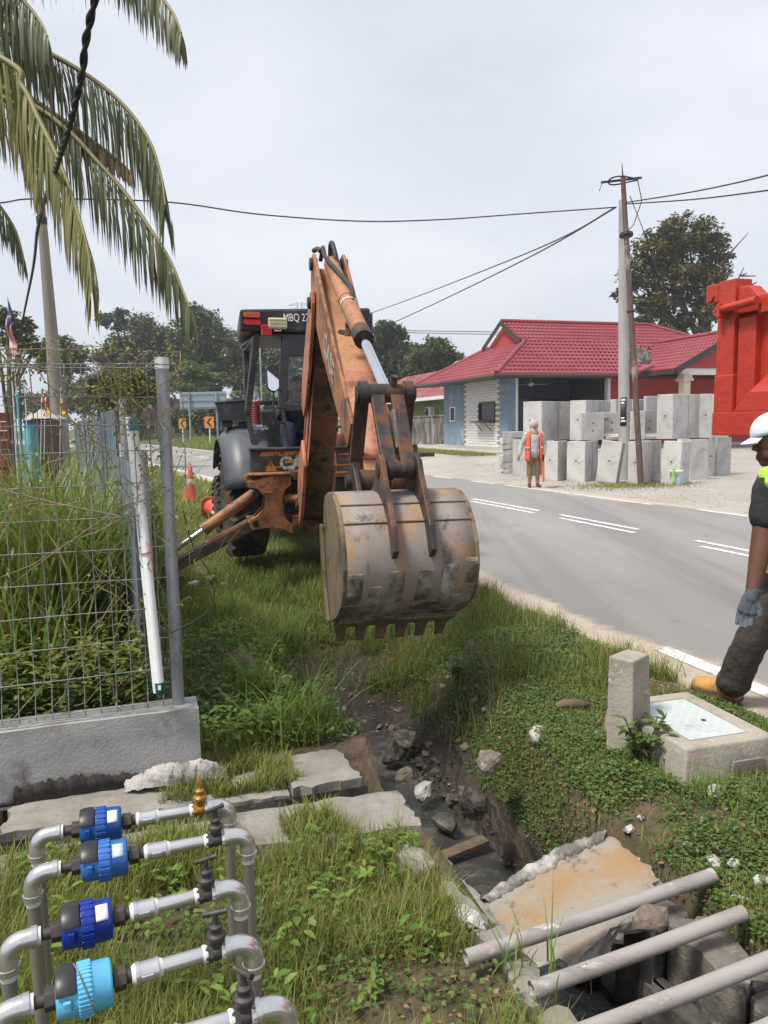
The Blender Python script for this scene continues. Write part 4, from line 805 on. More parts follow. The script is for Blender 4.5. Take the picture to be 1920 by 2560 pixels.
text('lettering', 'CASE', .235, frame(A(*dp_(.62, -.075), -.1425), fx, fy), 'case_worn', dip, .001, bold=.006)
# bucket cylinder
c0, c1 = dp_(-.20, .26), V((3.70, 1.78)); C0, C1 = A(*c0, .01), A(c1.x, c1.y, .01); cd = C1 - C0
bc = part('bucket_cylinder', 'digger_orange_faded', lambda q: (q.cyl(C0, C0 + cd * .62, .063, n=20), q.cyl(C0 - cd * .02, C0 + cd * .05, .055), q.cyl(C0 + cd * .33, C0 + cd * .36, .069)))
part('gland', 'link_steel', lambda q: q.cyl(C0 + cd * .605, C0 + cd * .665, .07, n=20), par=bc)
part('clamp', 'sign_white', lambda q: q.cyl(C0 + cd * .40, C0 + cd * .405, .072, n=20), par=bc)
part('rod', 'chrome_rod', lambda q: q.cyl(C0 + cd * .66, C1, .034, n=20), par=bc)
def hose(name, pts, r_=.016, m='rubber_black', par=None):
    pts = [V(p) for p in pts]; out = []
    for i in range(len(pts) - 1):
        p0, p1, p2, p3 = pts[max(i - 1, 0)], pts[i], pts[i + 1], pts[min(i + 2, len(pts) - 1)]
        for t in np.linspace(0, 1, 6)[:-1]:
            out.append(.5 * ((2 * p1) + (p2 - p0) * t + (2 * p0 - 5 * p1 + 4 * p2 - p3) * t * t + (3 * p1 - p0 - 3 * p2 + p3) * t ** 3))
    out.append(pts[-1]); return part(name, m, lambda q: q.tube(out, r_, 8), par=par or bh)
hose('hose', [A(*dp_(-.36, .22), -.06), A(*dp_(-.34, .34), -.05), A(*dp_(-.24, .37), -.06), A(*dp_(-.1, .36), -.055), A(*dp_(.25, .39), .0), A(*dp_(.6, .42), .05), A(*dp_(.9, .40), .0), A(*dp_(1.05, .36), -.035)], .019, par=bc)
hose('hose', [A(*dp_(-.30, .1), .03), A(*dp_(-.42, .30), .03), A(*dp_(-.36, .38), .03), A(*dp_(-.22, .35), .04), A(*dp_(-.15, .3), .05)], .022, par=bc)
hose('hose', [A(*dp_(-.52, .24), -.10), A(*dp_(-.42, .30), -.08), A(*dp_(-.30, .33), -.07)], .022, 'link_steel', par=bc)
part('oil_port', 'link_rust', lambda q: (q.cyl(A(*dp_(1.05, .36), -.035), A(*dp_(1.10, .30), -.04), .028), q.ell(A(*dp_(1.06, .37), -.04), (.03, .03, .03), 10)), par=bc)
hose('hose', [(-.1, -.9, 1.0), (-.15, -1.15, 1.12), A(-.1, 1.25, .08), A(.1, 1.2, .1)], .02); hose('hose', [(.1, -.9, 1.0), (.02, -1.15, 1.15), A(-.1, 1.2, .14)], .02)
# ---- bucket linkage
up_, ep, tp_ = V((3.70, 1.78)), V((4.02, 1.335)), V((3.56, 1.24))
lk = part('linkage', 'link_steel', lambda q: (q.cyl(A(*up_, -.165), A(*up_, .165), .058, n=20), [q.cyl(A(*up_, s_ * .115), A(*up_, s_ * .165), .075, n=20) for s_ in (-1, 1)], [q.cyl(A(*up_, s_ * .165), A(*up_, s_ * .182), .05, n=18) for s_ in (-1, 1)], q.cyl(A(up_.x + .03, up_.y + .04, .04), A(up_.x + .06, up_.y + .10, .045), .022)), .004)
for s_ in (-1, 1):
    part('swing_link', 'link_rust', lambda q: (q.bar(A(*up_, s_ * .142), A(3.46, 1.32, s_ * .152), .034, .085, up=EQ), q.cyl(A(3.46, 1.32, s_ * .125), A(3.46, 1.32, s_ * .18), .06)), .006, par=lk)
    part('coupler_bar', 'link_steel', lambda q: (q.bar(A(*up_, s_ * .062) + EX * .03, A(*ep, s_ * .055) + EX * .02, .034, .085, up=EQ), q.cyl(A(*ep, s_ * .04), A(*ep, s_ * .073), .062)), .006, par=lk)
part('coupler_pin', 'link_steel', lambda q: q.cyl(A(*ep, -.085), A(*ep, .085), .05), par=lk)
part('link_plate', 'wall_mouldy', lambda q: q.bar(A(3.80, 1.66, .015), A(3.92, 1.44, .012), .085, .02, up=EQ), par=lk)
# ---- bucket
bpf = [(3.60, 1.10), (3.68, 1.175), (3.85, 1.205), (4.00, 1.20), (4.13, 1.15), (4.23, 1.06), (4.30, .94), (4.32, .82), (4.29, .70), (4.21, .60), (4.08, .52), (3.93, .455), (3.80, .415)]
W2 = .36
bk = part('bucket', 'bucket_steel', lambda q: q.shell([[A(r_, z_, l) for l in np.linspace(-W2, W2, 7)] for r_, z_ in bpf], -.022), seg=1)
for s_ in (-1, 1):
    part('side_plate', 'bucket_side', lambda q: plate(q, bpf + [(3.66, .44), (3.64, .62), (3.58, .90)], s_ * (W2 + .012) - .013, s_ * (W2 + .012) + .013), .006, par=bk)
    part('side_cutter', 'bucket_side', lambda q: plate(q, [(3.54, .98), (3.62, .98), (3.70, .60), (3.80, .42), (3.70, .40), (3.58, .60)], s_ * (W2 + .036) - .010, s_ * (W2 + .036) + .010), .005, par=bk)
part('cutting_edge', 'bucket_side', lambda q: plate(q, [(3.97, .44), (3.80, .372), (3.74, .36), (3.74, .385), (3.95, .475)], -W2, W2), .004, par=bk)
for l in (-.32, -.192, -.064, .064, .192, .32):
    part('tooth', 'tooth_rust', lambda q: (plate(q, [(3.92, .43), (3.78, .345), (3.70, .255), (3.685, .26), (3.72, .37), (3.80, .43)], l - .030, l + .030), plate(q, [(3.98, .46), (3.88, .40), (3.78, .38), (3.80, .43), (3.95, .495)], l - .038, l + .038)), .006, par=bk)
def surf(z):
    for (r0, z0), (r1, z1) in zip(bpf[4:-1], bpf[5:]):
        if z1 <= z <= z0: return lerp(r0, r1, (z0 - z) / (z0 - z1))
    return bpf[-1][0]
for l, zt, wd_ in ((-.315, .80, .085), (-.20, .72, .07), (-.085, .805, .085), (.075, .805, .085), (.215, .83, .085), (.335, .86, .07), (.145, .60, .06), (.275, .64, .06)):
    zs = np.linspace(zt, .47, 7); part('wear_strip', 'bucket_strip', lambda q: q.shell([[A(surf(z_) + .004, z_ - .004, l - (.78 - z_) * .05 + x) for x in (-wd_ / 2, wd_ / 2)] for z_ in zs], -.016), .003, par=bk)
for z_ in (1.15, 1.06): part('weld_seam', 'tooth_rust', lambda q: q.tube([A(surf(z_) + .002, z_ + .002, l) for l in np.linspace(-W2, W2, 9)], .006, 6), par=bk)
for s_ in (-1, 1):
    ear = part('ear', 'link_rust' if s_ < 0 else 'link_steel', lambda q: plate(q, [(3.94, 1.30), (3.95, 1.39), (4.02, 1.425), (4.09, 1.39), (4.14, 1.30), (4.24, 1.18), (4.34, 1.05), (4.385, .92), (4.325, .87), (4.28, .95), (4.2, 1.05), (4.1, 1.13), (3.98, 1.19), (3.80, 1.20)], s_ * .105 - .016, s_ * .105 + .016), .006, par=bk)
    part('ear_hole', 'rubber_black', lambda q: (q.cyl(A(4.16, 1.165, s_ * .105 - .018), A(4.16, 1.165, s_ * .105 + .018), .022), q.cyl(A(4.02, 1.335, s_ * .105 - .024), A(4.02, 1.335, s_ * .105 + .024), .045)), par=bk)
    part('pivot_ear', 'link_steel', lambda q: plate(q, [(3.42, 1.24), (3.46, 1.33), (3.56, 1.36), (3.65, 1.33), (3.78, 1.19), (3.66, 1.15), (3.5, 1.1)], s_ * .185 - .016, s_ * .185 + .016), .006, par=bk)
part('pivot_pin', 'link_steel', lambda q: (q.cyl(A(*tp_, -.235), A(*tp_, .235), .045)), par=bk)
# ---- operator and small things on the machine
mat('cloth_navy', (.028, .032, .055), (.02, .023, .04), 12, .9, bump=.3, bscale=25)
mat('cloth_blue', (.055, .065, .14), (.04, .05, .105), 9, .9, bump=.4, bscale=18)
mat('skin_brown', (.19, .09, .055), (.16, .075, .045), 14, .55, bump=.08, bscale=120)
mat('hair_black', (.012, .011, .010), (.02, .018, .016), 30, .6, bump=.5, bscale=90)
opb = WM[bh.name] @ V((0, -.1, 1.06))
op = thing('person', 'operator in navy shirt and blue trousers seated in the machine cab, hand on a lever', 'person', opb, ROADANG)
def OB(p): return V(p) - V((0, -.1, 1.06))
blobs('body', [(OB((.0, .08, 2.08)), (.09, .10, .115)), (OB((0, .1, 1.85)), OB((0, .08, 2.02)), .055, .05), (OB((-.25, -.50, 1.83)), OB((-.20, -.60, 1.865)), .036, .034), (OB((-.12, -.60, 1.865)), OB((-.215, -.575, 1.87)), .024, .034), (OB((.22, -.45, 1.8)), OB((.15, -.6, 1.86)), .036, .03)] +
      [(OB((-.215 + .02 * i, -.60, 1.88 - .004 * i)), OB((-.15 + .012 * i, -.655, 1.865 - .012 * i)), .011, .009) for i in range(4)] + [(OB((-.21, -.60, 1.85)), OB((-.165, -.65, 1.835)), .012, .01)], 'skin_brown', op, .008, 3)
blobs('shirt', [(OB((0, .08, 1.45)), OB((0, .1, 1.78)), .16, .17), (OB((-.15, .1, 1.80)), OB((.15, .1, 1.80)), .09, .09), (OB((-.19, .08, 1.80)), OB((-.27, -.18, 1.70)), .075, .062), (OB((-.27, -.18, 1.70)), OB((-.25, -.49, 1.825)), .062, .048), (OB((.19, .08, 1.80)), OB((.27, -.16, 1.64)), .075, .06), (OB((.27, -.16, 1.64)), OB((.22, -.44, 1.8)), .06, .045)], 'cloth_navy', op, .014, 5)
blobs('trousers', [(OB((0, .08, 1.50)), (.19, .16, .12)), (OB((-.10, .06, 1.50)), OB((-.22, -.42, 1.56)), .10, .085), (OB((-.22, -.42, 1.56)), OB((-.25, -.52, 1.10)), .088, .07), (OB((.10, .06, 1.50)), OB((.20, -.42, 1.54)), .10, .08), (OB((.20, -.42, 1.54)), OB((.2, -.5, 1.10)), .08, .065)], 'cloth_blue', op, .014, 5)
blobs('hair', [(OB((0, .095, 2.12)), (.093, .10, .095))], 'hair_black', op, .012, 2)
def bottle(q, o, ax, k=1.): q.lathe([(.004, 0), (.030 * k, .002), (.034 * k, .015), (.034 * k, .06), (.031 * k, .075), (.034 * k, .09), (.034 * k, .16), (.026 * k, .19), (.013 * k, .215), (.013 * k, .235)], o, ax, 14)
Bw = WM[bh.name]
b0 = Bw @ V((-.60, -.33, 1.60)); hb_ = thing('water_bottle', 'clear water bottle standing upright in a red coil beside the tool box', 'bottle', b0)
q = MB(); bottle(q, b0 + V((0, 0, .20)), (0, 0, 1), 1.55); q.build('body', 'clear_plastic', hb_, world=True); q = MB(); q.cyl(b0 + V((0, 0, .432)), b0 + V((0, 0, .46)), .026); q.build('cap', 'clear_plastic', hb_, world=True)
q = MB(); q.tube([b0 + V((.056 * math.cos(t), .056 * math.sin(t), .28 * t / (2 * math.pi * 14))) for t in np.arange(0, 2 * math.pi * 14, .45)], .0085, 6); q.build('red_coil', 'hose_red', hb_, world=True)
mat('label_blue', (.25, .42, .55), (.6, .68, .74), 40, .3)
b1 = Bw @ V((-.58, -.46, 1.535)); lb = thing('plastic_bottle', 'crumpled plastic bottle with blue label lying on the dark fender', 'bottle', b1)
q = MB(); bottle(q, b1 + V((-.13, 0, .04)), (1, .25, -.05), 1.15); q.build('body', 'clear_plastic', lb, world=True); q = MB(); q.lathe([(.0395, 0), (.0397, .07)], b1 + V((-.04, .022, .035)), (1, .25, -.05), 14); q.build('wrapper', 'label_blue', lb, world=True)
# ================================================================== fence plot: plinth, mesh fence, sheet fence
mat('galv_steel', (.37, .40, .43), (.29, .315, .34), 7, .45, metal=.55, stain=(.36, .35, .32), sscale=6, samt=.63, swid=.1, bump=.12, bscale=80, stretch=(1, 1, .4))
mat('wire_steel', (.30, .31, .31), (.22, .22, .215), 20, .5, metal=.4, stain=(.17, .13, .10), sscale=16, samt=.62)
mat('sheet_grey', (.155, .195, .245), (.125, .16, .205), 2, .45, metal=.25, stain=(.22, .25, .28), sscale=3, samt=.62, swid=.16, obrand=.08)
mat('tube_white', (.80, .81, .80), (.74, .75, .74), 10, .35)
mat('cap_teal', (.0, .26, .32), (.0, .22, .28), 6, .25, metal=.3)
mat('cap_green', (.0, .10, .09), (.0, .085, .075), 6, .35)
mat('ribbon_pink', (.42, .17, .20), (.34, .13, .16), 10, .7)
mat('twig', (.33, .26, .17), (.22, .17, .11), 20, .9)
mat('mortar_pale', (.50, .48, .45), (.36, .34, .31), 16, .95, bump=1., bscale=45, stain=(.16, .15, .13), sscale=7, samt=.6)
plb = P(.23, 3.72, -.12)
pl = thing('plinth_wall', 'low rendered concrete plinth wall stained with black mould under the mesh fence', 'wall', plb)
def ragged(q, n0, n1, s0, s1, z0, z1, k=26, seed=1, amp=.012):
    g = np.random.default_rng(seed); N_ = np.linspace(n0, n1, k); Z_ = np.linspace(z0, z1, 8)
    F_ = [[P(n_, s0 + g.uniform(-amp, amp) * .5, z_) for z_ in Z_] for n_ in N_]; q.grid([r_[::-1] for r_ in F_], True)
    T_ = [[P(n_, lerp(s0, s1, t) if t else F_[i][-1].x * DD[0] + F_[i][-1].y * DD[1], z1 + g.uniform(-amp, amp) * .3 * (0 < t < 1)) for t in (0, .3, .7, 1)] for i, n_ in enumerate(N_)]; q.grid(T_[::-1], True)
    q.grid([[P(n1, lerp(s0, s1, t), z_) for t in np.linspace(0, 1, 4)] for z_ in (z0, z1)], False); q.grid([[P(n_, s1, z_) for n_ in (n0, n1)] for z_ in (z1, z0)], False)
q = MB(); ragged(q, -2.6, .235, 3.70, 3.88, -.12, .245); q.build('render_face', 'plaster_grey', pl, world=True)
def irregular(name, m, par, outline, z0, zf, seed=3, world=True):
    """lumpy heap over an outline strip (list of n, s0, s1)"""
    g = np.random.default_rng(seed); G = []
    for i, (n_, s0, s1, h) in enumerate(outline):
        G.append([P(n_ + g.uniform(-.008, .008), lerp(s0, s1, t) + g.uniform(-.008, .008), z0 + h * math.sin(math.pi * min(1, t * 1.15 + .02)) ** .6 * zf + g.uniform(-.006, .006)) for t in np.linspace(0, 1, 9)])
    q = MB(); q.grid(G, True); return q.build(name, m, par, world=world)
g = np.random.default_rng(9); N_ = np.arange(-.98, .0, .012); hh = np.clip(.035 + .05 * np.sin((N_ + .75) * 4.2) + .035 * fbm(N_ * 9, N_ * 0, 1., 15) * 2 + g.uniform(-.012, .014, len(N_)), .006, .16) * np.where(N_ < -.6, .35, 1)
q = MB(); q.shell([[P(n_, 3.692 + .001 * (k % 2), z_) for k, n_ in enumerate(N_)] for z_ in (-.10,)] + [[P(n_, 3.692, -.10 + float(h_)) for n_, h_ in zip(N_, hh)]], -.003); q.build('mould_stain', 'mould_black', pl, world=True)
mc = irregular('mortar_lump', 'mortar_pale', None, [(n_, 3.61 - .03 * math.sin((n_ + .12) / .48 * math.pi) - .01 * math.sin(n_ * 23), 3.715, .012 + .075 * math.sin(max(0, min(1, (n_ + .12) / .47)) * math.pi) ** .55 + .007 * math.sin(n_ * 31)) for n_ in np.arange(-.12, .36, .012)], -.085, 1.2, 8, world=False)
tag(rebase(mc, P(.1, 3.65, -.085)), 'crumbling white lump of mortar along the foot of the plinth wall', 'mortar')
# mesh fence
FS, Z0f, Z1f = 3.77, .245, 1.90
fn = thing('mesh_fence', 'galvanised wire mesh fence panel with steel end post above the plinth wall', 'fence', P(.14, FS, Z0f))
q = MB(); pb = P(.145, FS + .03, Z0f - .02); pt = P(.145, FS + .03, 1.915)
q.tube([pb, pt], .031, 8, smooth=False); fp = q.build('end_post', 'galv_steel', fn, world=True, bevel=.006)
q = MB(); q.cyl(pt - V((0, 0, .045)), pt + V((0, 0, .008)), .034, n=8); q.build('post_cap', 'sign_white', fp, world=True)
for z_ in (.45, 1.52):
    q = MB(); q.cyl(P(.145, FS - .012, z_), P(.145, FS + .0, z_), .008, n=8); q.build('bolt', 'wire_steel', fp, world=True)
wz = [.29, .44, .59, .74, .89, 1.04, 1.19, 1.34, 1.49, 1.61, 1.74]
for i in range(26):
    n_ = .075 - i * .0705; q = MB()
    dz = .006 * math.sin(i * 2.1)
    q.tube([P(n_, FS - .035, Z0f + .02), P(n_, FS - .03, Z0f + .09 + .0), P(n_, FS, Z0f + .15), P(n_, FS + dz, 1.2), P(n_, FS, 1.80), P(n_, FS - .03, 1.87), P(n_, FS, 1.885)], .0025, 6); q.build('vertical_wire', 'wire_steel', fn, world=True)
for k_, z_ in enumerate(wz + [.262, 1.872, 1.886]):
    off = (0 if k_ < len(wz) else -.035) - .0065; q = MB(); q.tube([P(t, FS + off + (-.03 if z_ == .29 else 0), z_ + .004 * math.sin(t * 4 + k_)) for t in np.linspace(.125, -1.75, 12)], .0027, 6); q.build('horizontal_wire', 'wire_steel', fn, world=True)
q = MB(); q.tube([P(.1, FS - .035, 1.886), P(.2, FS - .05, 1.885), P(.225, FS - .02, 1.85), P(.19, FS, 1.78)], .0034, 6); q.build('loop_wire', 'wire_steel', fn, world=True)
# fluorescent tube hung on the fence
t0, t1 = at(331, 1040, 3.66), at(402, 1738, 3.50)
ft_ = thing('fluorescent_tube', 'white fluorescent tube with teal end caps tied upright to the mesh fence', 'light tube', t1)
dv = (t1 - t0).normalized(); q = MB(); q.cyl(t0 + dv * .07, t1 - dv * .055, .0205, n=20); q.build('glass_tube', 'tube_white', ft_, world=True)
q = MB(); q.bar(t0 + dv * .005 + V((-.022, .016, 0)), t1 - dv * .005 + V((-.022, .016, 0)), .03, .022, up=(0, 1, 0)); q.build('batten', 'tube_white', ft_, world=True, bevel=.003)
q = MB(); q.lathe([(.006, -.006), (.016, -.004), (.0215, .003), (.0215, .06)], t0 + dv * .012, dv, 18); q.build('end_cap', 'cap_teal', ft_, world=True)
q = MB(); q.lathe([(.0215, 0), (.0215, .052), (.017, .058), (.006, .06)], t1 - dv * .06, dv, 18); ec = q.build('end_cap', 'cap_green', ft_, world=True)
q = MB(); q.box(t1 - dv * .042 + V((.004, -.0215, 0)), (.014, .003, .022)); q.build('rating_label', 'sign_white', ec, world=True)
tm = t0.lerp(t1, .49)
rb = thing('ribbon', 'pink ribbon tied round the middle of the white tube', 'ribbon', tm)
q = MB(); q.tube([tm + V((.026 * math.cos(a), .026 * math.sin(a), .004 * math.cos(a))) for a in np.linspace(0, 6.28, 14)], .003, 6, cap=False); q.build('loop', 'ribbon_pink', rb, world=True)
q = MB(); q.grid([[tm + V((x, -.026 - .004 * abs(math.sin(t * 5)), -t * .09)) + V((.012 * math.sin(t * 7) + .01 * t, 0, 0)) for x in (.012, .02)] for t in np.linspace(0, 1, 7)]); q.grid([[tm + V((x + .018 * math.sin(t * 3.14), -.028, t * .05)) for x in (.008, .016)] for t in np.linspace(0, 1, 7)]); q.build('bow', 'ribbon_pink', rb, world=True)
# corrugated sheet fence running back from the mesh fence
zf = thing('sheet_fence', 'blue grey corrugated metal sheet fence running back behind the mesh fence', 'fence', P(-.02, 6, .1))
shh = [(4.15, 1.42), (5.2, 1.62), (6.25, 1.66), (7.3, 1.68), (8.35, 1.66), (9.4, 1.68), (10.4, 1.66), (11.4, 1.66), (12.4, 1.68), (13.4, 1.64), (14.4, 1.66)]
for i, (s_, h_) in enumerate(shh):
    nb = .02 - .09 * max(0, (s_ - 4)) ; h_ += .10 * (i == 1)
    def col(t):
        s2 = s_ + 1.06 * t; n2 = .02 - .09 * max(0, s2 - 4); ph = (t * 1.06 / .19) % 1; d = .022 if ph < .35 else (-.0 if ph > .5 else lerp(.022, 0, (ph - .35) / .15)); return P(n2 - d + (.006 if i % 2 else 0), s2, 0)
    T = np.linspace(0, 1, 34); q = MB(); sl_ = .10 * (1 if i == 0 else .0)
    q.shell([[col(t) + V((0, 0, z_)) for t in T] for z_ in (.05, h_ * .5, h_ + .0)], .002); o = q.build('metal_sheet', 'sheet_grey', zf, world=True); o.data.polygons.foreach_set('use_smooth', [False] * len(o.data.polygons))
    q = MB(); c_ = P(.02 - .09 * max(0, s_ - 4) + .035, s_, 0); q.tube([c_, c_ + V((0, 0, h_ + .06))], .026, 8); q.build('post', 'galv_steel', zf, world=True)
# ================================================================== side channel and slabs
ch = thing('side_drain', 'small open concrete drain running from the plinth wall to the ditch', 'drain', P(0, 3.4, -.4))
def slab(name, m, corners, z0, z1, seed, par, amp=.008, k=10, jag=None):
    """concrete slab: uneven top grid between 4 corners (n,s), straight sides"""
    g = np.random.default_rng(seed); c = [V((*p, 0)) for p in corners]; G = []
    for i in range(k + 1):
        row = []
        for j in range(k + 1):
            a = c[0].lerp(c[1], i / k); b = c[3].lerp(c[2], i / k); p = a.lerp(b, j / k); e = i in (0, k) or j in (0, k)
            row.append(P(p.x + g.uniform(-1, 1) * amp * (1.4 if e else .3), p.y + g.uniform(-1, 1) * amp * (1.4 if e else .3), z1 + g.uniform(-1, 1) * amp * .4 - (amp * .6 if e else 0)))
        G.append(row)
    q = MB(); q.grid([r_ for r_ in G], True)
    rim = [G[i][0] for i in range(k + 1)] + [G[k][j] for j in range(1, k + 1)] + [G[i][k] for i in range(k - 1, -1, -1)] + [G[0][j] for j in range(k - 1, 0, -1)]
    m_ = len(rim); lo = [V((p.x, p.y, z0)) for p in rim]; q.add(rim + lo, [((i + 1) % m_, i, m_ + i, m_ + (i + 1) % m_) for i in range(m_)] + [tuple(range(m_, 2 * m_))], False)
    return q.build(name, m, par, world=True)
slab('back_slab', 'concrete_old', [(-.62, 3.44), (.16, 3.425), (.17, 3.72), (-.62, 3.72)], -.40, -.095, 3, ch, k=12, amp=.012)
slab('back_slab', 'concrete_old', [(.175, 3.425), (.60, 3.415), (.58, 3.78), (.185, 3.72)], -.40, -.115, 13, ch, k=10, amp=.012)
slab('back_slab', 'concrete_old', [(.615, 3.41), (.98, 3.40), (.92, 3.82), (.59, 3.78)], -.40, -.085, 14, ch, k=10, amp=.014)
slab('back_slab', 'concrete_old', [(-2.3, 3.45), (-.66, 3.45), (-.66, 3.72), (-2.3, 3.72)], -.40, -.10, 4, ch, k=14)
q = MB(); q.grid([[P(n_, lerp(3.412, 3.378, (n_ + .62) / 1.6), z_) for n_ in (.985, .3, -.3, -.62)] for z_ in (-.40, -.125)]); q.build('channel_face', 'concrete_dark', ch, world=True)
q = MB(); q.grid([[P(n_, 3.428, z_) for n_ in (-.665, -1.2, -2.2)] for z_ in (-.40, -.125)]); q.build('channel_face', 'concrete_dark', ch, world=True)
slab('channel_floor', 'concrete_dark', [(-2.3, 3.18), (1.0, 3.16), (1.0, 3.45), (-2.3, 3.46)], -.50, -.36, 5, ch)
slab('front_slab', 'concrete_old', [(.28, 2.90), (1.05, 2.82), (1.05, 3.15), (.28, 3.19)], -.40, -.045, 6, ch, k=12)
slab('front_slab', 'concrete_old', [(-2.3, 3.02), (.26, 2.98), (.26, 3.185), (-2.3, 3.2)], -.40, -.06, 7, ch, k=12)
slab('end_lip', 'concrete_old', [(1.0, 3.10), (1.14, 3.02), (1.12, 3.36), (1.0, 3.40)], -.60, -.20, 8, ch, k=6)
# main ditch: broken copings and wall blocks near the viewer
dr = thing('ditch_wall', 'narrow broken concrete coping along the left edge of the open ditch', 'drain wall', P(1.04, 2, -.5))
for i, (s0, s1, z_) in enumerate(((1.25, 1.78, -.06), (1.80, 2.16, -.055), (2.18, 2.46, -.07), (2.48, 2.82, -.10))):
    slab('coping_block', 'concrete_old', [(.985, s0), (1.085, s0), (1.085, s1), (.985, s1)], -.75, z_, 20 + i, dr, k=8, amp=.01)
mat('wall_mossy', (.20, .18, .15), (.12, .107, .088), 6, .9, bump=.9, bscale=40, stain=(.06, .055, .045), sscale=3, samt=.56, swid=.16, stain2=(.33, .31, .27), s2scale=14, s2amt=.64)
rw = thing('ditch_wall', 'row of broken concrete blocks lining the right edge of the open ditch', 'drain wall', P(1.7, 2, -.5))
for i, (n0, n1, s0, s1, z0, z_, m_) in enumerate(((1.56, 1.70, 1.98, 2.2, -.7, -.06, 'concrete_dark'), (1.60, 1.74, 1.66, 1.97, -.7, -.05, 'wall_mossy'), (1.61, 1.78, 1.40, 1.64, -.7, -.07, 'wall_mossy'), (1.60, 1.78, 1.1, 1.38, -.7, -.05, 'wall_mossy'), (1.50, 1.575, 1.3, 1.95, -.75, -.22, 'concrete_dark'), (1.44, 1.50, 1.2, 1.7, -.75, -.40, 'rubble_brown'))):
    slab('wall_block', m_, [(n0, s0), (n1, s0 + .01), (n1, s1), (n0, s1)], z0, z_, 30 + i, rw, k=7, amp=.011)
# ================================================================== loose stones, broken slabs
def broken(name, label, cat, outline, top, th, seed, m, group=None, nrm=None, m2=None):
    """broken slab from an outline polygon of top points (world), ragged rim, thickness th along -nrm"""
    g = np.random.default_rng(seed); pts = [V(p) for p in outline]; c = sum(pts, V()) / len(pts)
    ex = (pts[1] - pts[0]).normalized(); nn = V(nrm).normalized(); rim = []
    for a, b in zip(pts, pts[1:] + pts[:1]):
        k = max(3, int((b - a).length / .025))
        for i in range(k):
            p = a.lerp(b, i / k); d = (c - p).normalized(); rim.append(p + d * g.uniform(-.5, 1) * .022 * (i > 0) + nn * g.uniform(-1, .2) * .006)
    K = 6; rings = [[p.lerp(c, t) + nn * (- .010 * (t == 0)) for p in rim] for t in (0, .05, .2, .45, .7, .92)]
    low = [[p - nn * th * f + (p - c).normalized() * g.uniform(-1.2, .8) * .014 for p in rim] for f in (.25, .5, .75, 1.)]
    q = MB(); m_ = len(rim); allr = low[::-1] + rings; vs_ = [p for r_ in allr for p in r_]
    fs_ = [(i * m_ + j, i * m_ + (j + 1) % m_, (i + 1) * m_ + (j + 1) % m_, (i + 1) * m_ + j) for i in range(4, len(allr) - 1) for j in range(m_)] + [tuple((len(allr) - 1) * m_ + j for j in range(m_))]
    q.add(vs_, fs_, True); root = thing(name, label, cat, c - nn * th, group=group); q.build('face', m, root, world=True)
    q = MB(); q.add(vs_, [(i * m_ + j, i * m_ + (j + 1) % m_, (i + 1) * m_ + (j + 1) % m_, (i + 1) * m_ + j) for i in range(0, 4) for j in range(m_)] + [tuple(range(m_))[::-1]], False); q.build('broken_edge', m2 or 'rubble_white', root, world=True)
    return root
og = [at(1195, 2268, 2.66), at(1305, 2398, 2.36), at(1415, 2400, 2.30), at(1490, 2330, 2.36), at(1600, 2285, 2.42), at(1650, 2195, 2.56), at(1590, 2130, 2.70), at(1520, 2070, 2.86), at(1490, 2095, 2.86), at(1400, 2125, 2.84), at(1300, 2200, 2.76)]
on_ = (og[5] - og[0]).cross(og[8] - og[1]); on_ = on_ if on_.z > 0 else -on_
cg_ = sum(og, V()) / len(og); onn = on_.normalized(); og = [p - onn * (p - cg_).dot(onn) for p in og]
bs_ = broken('broken_slab', 'large tilted slab of broken concrete with orange stained face lying across the ditch', 'concrete slab', og, 0, .075, 4, 'slab_orange', nrm=on_)
g = np.random.default_rng(12); rpts = [og[0], og[10], og[9], og[8], og[7]]; G = []
for a, b in zip(rpts[:-1], rpts[1:]):
    for t in np.linspace(0, 1, 12)[:-1]:
        p = a.lerp(b, t); iv = (cg_ - p).normalized(); w_ = .055 + g.uniform(-.012, .012); h_ = .022 + g.uniform(-.008, .010)
        G.append([p - iv * .006 - onn * .03, p - iv * .004 + onn * h_ * .5, p + iv * w_ * .3 + onn * (h_ + g.uniform(-.004, .004)), p + iv * w_ * .7 + onn * h_ * .7, p + iv * w_ + onn * .001 + iv * g.uniform(-.004, .008), p + iv * w_ * .8 - onn * .02])
q = MB(); q.grid(G, True); q.build('crumbled_rim', 'mortar_pale', bs_, world=True)
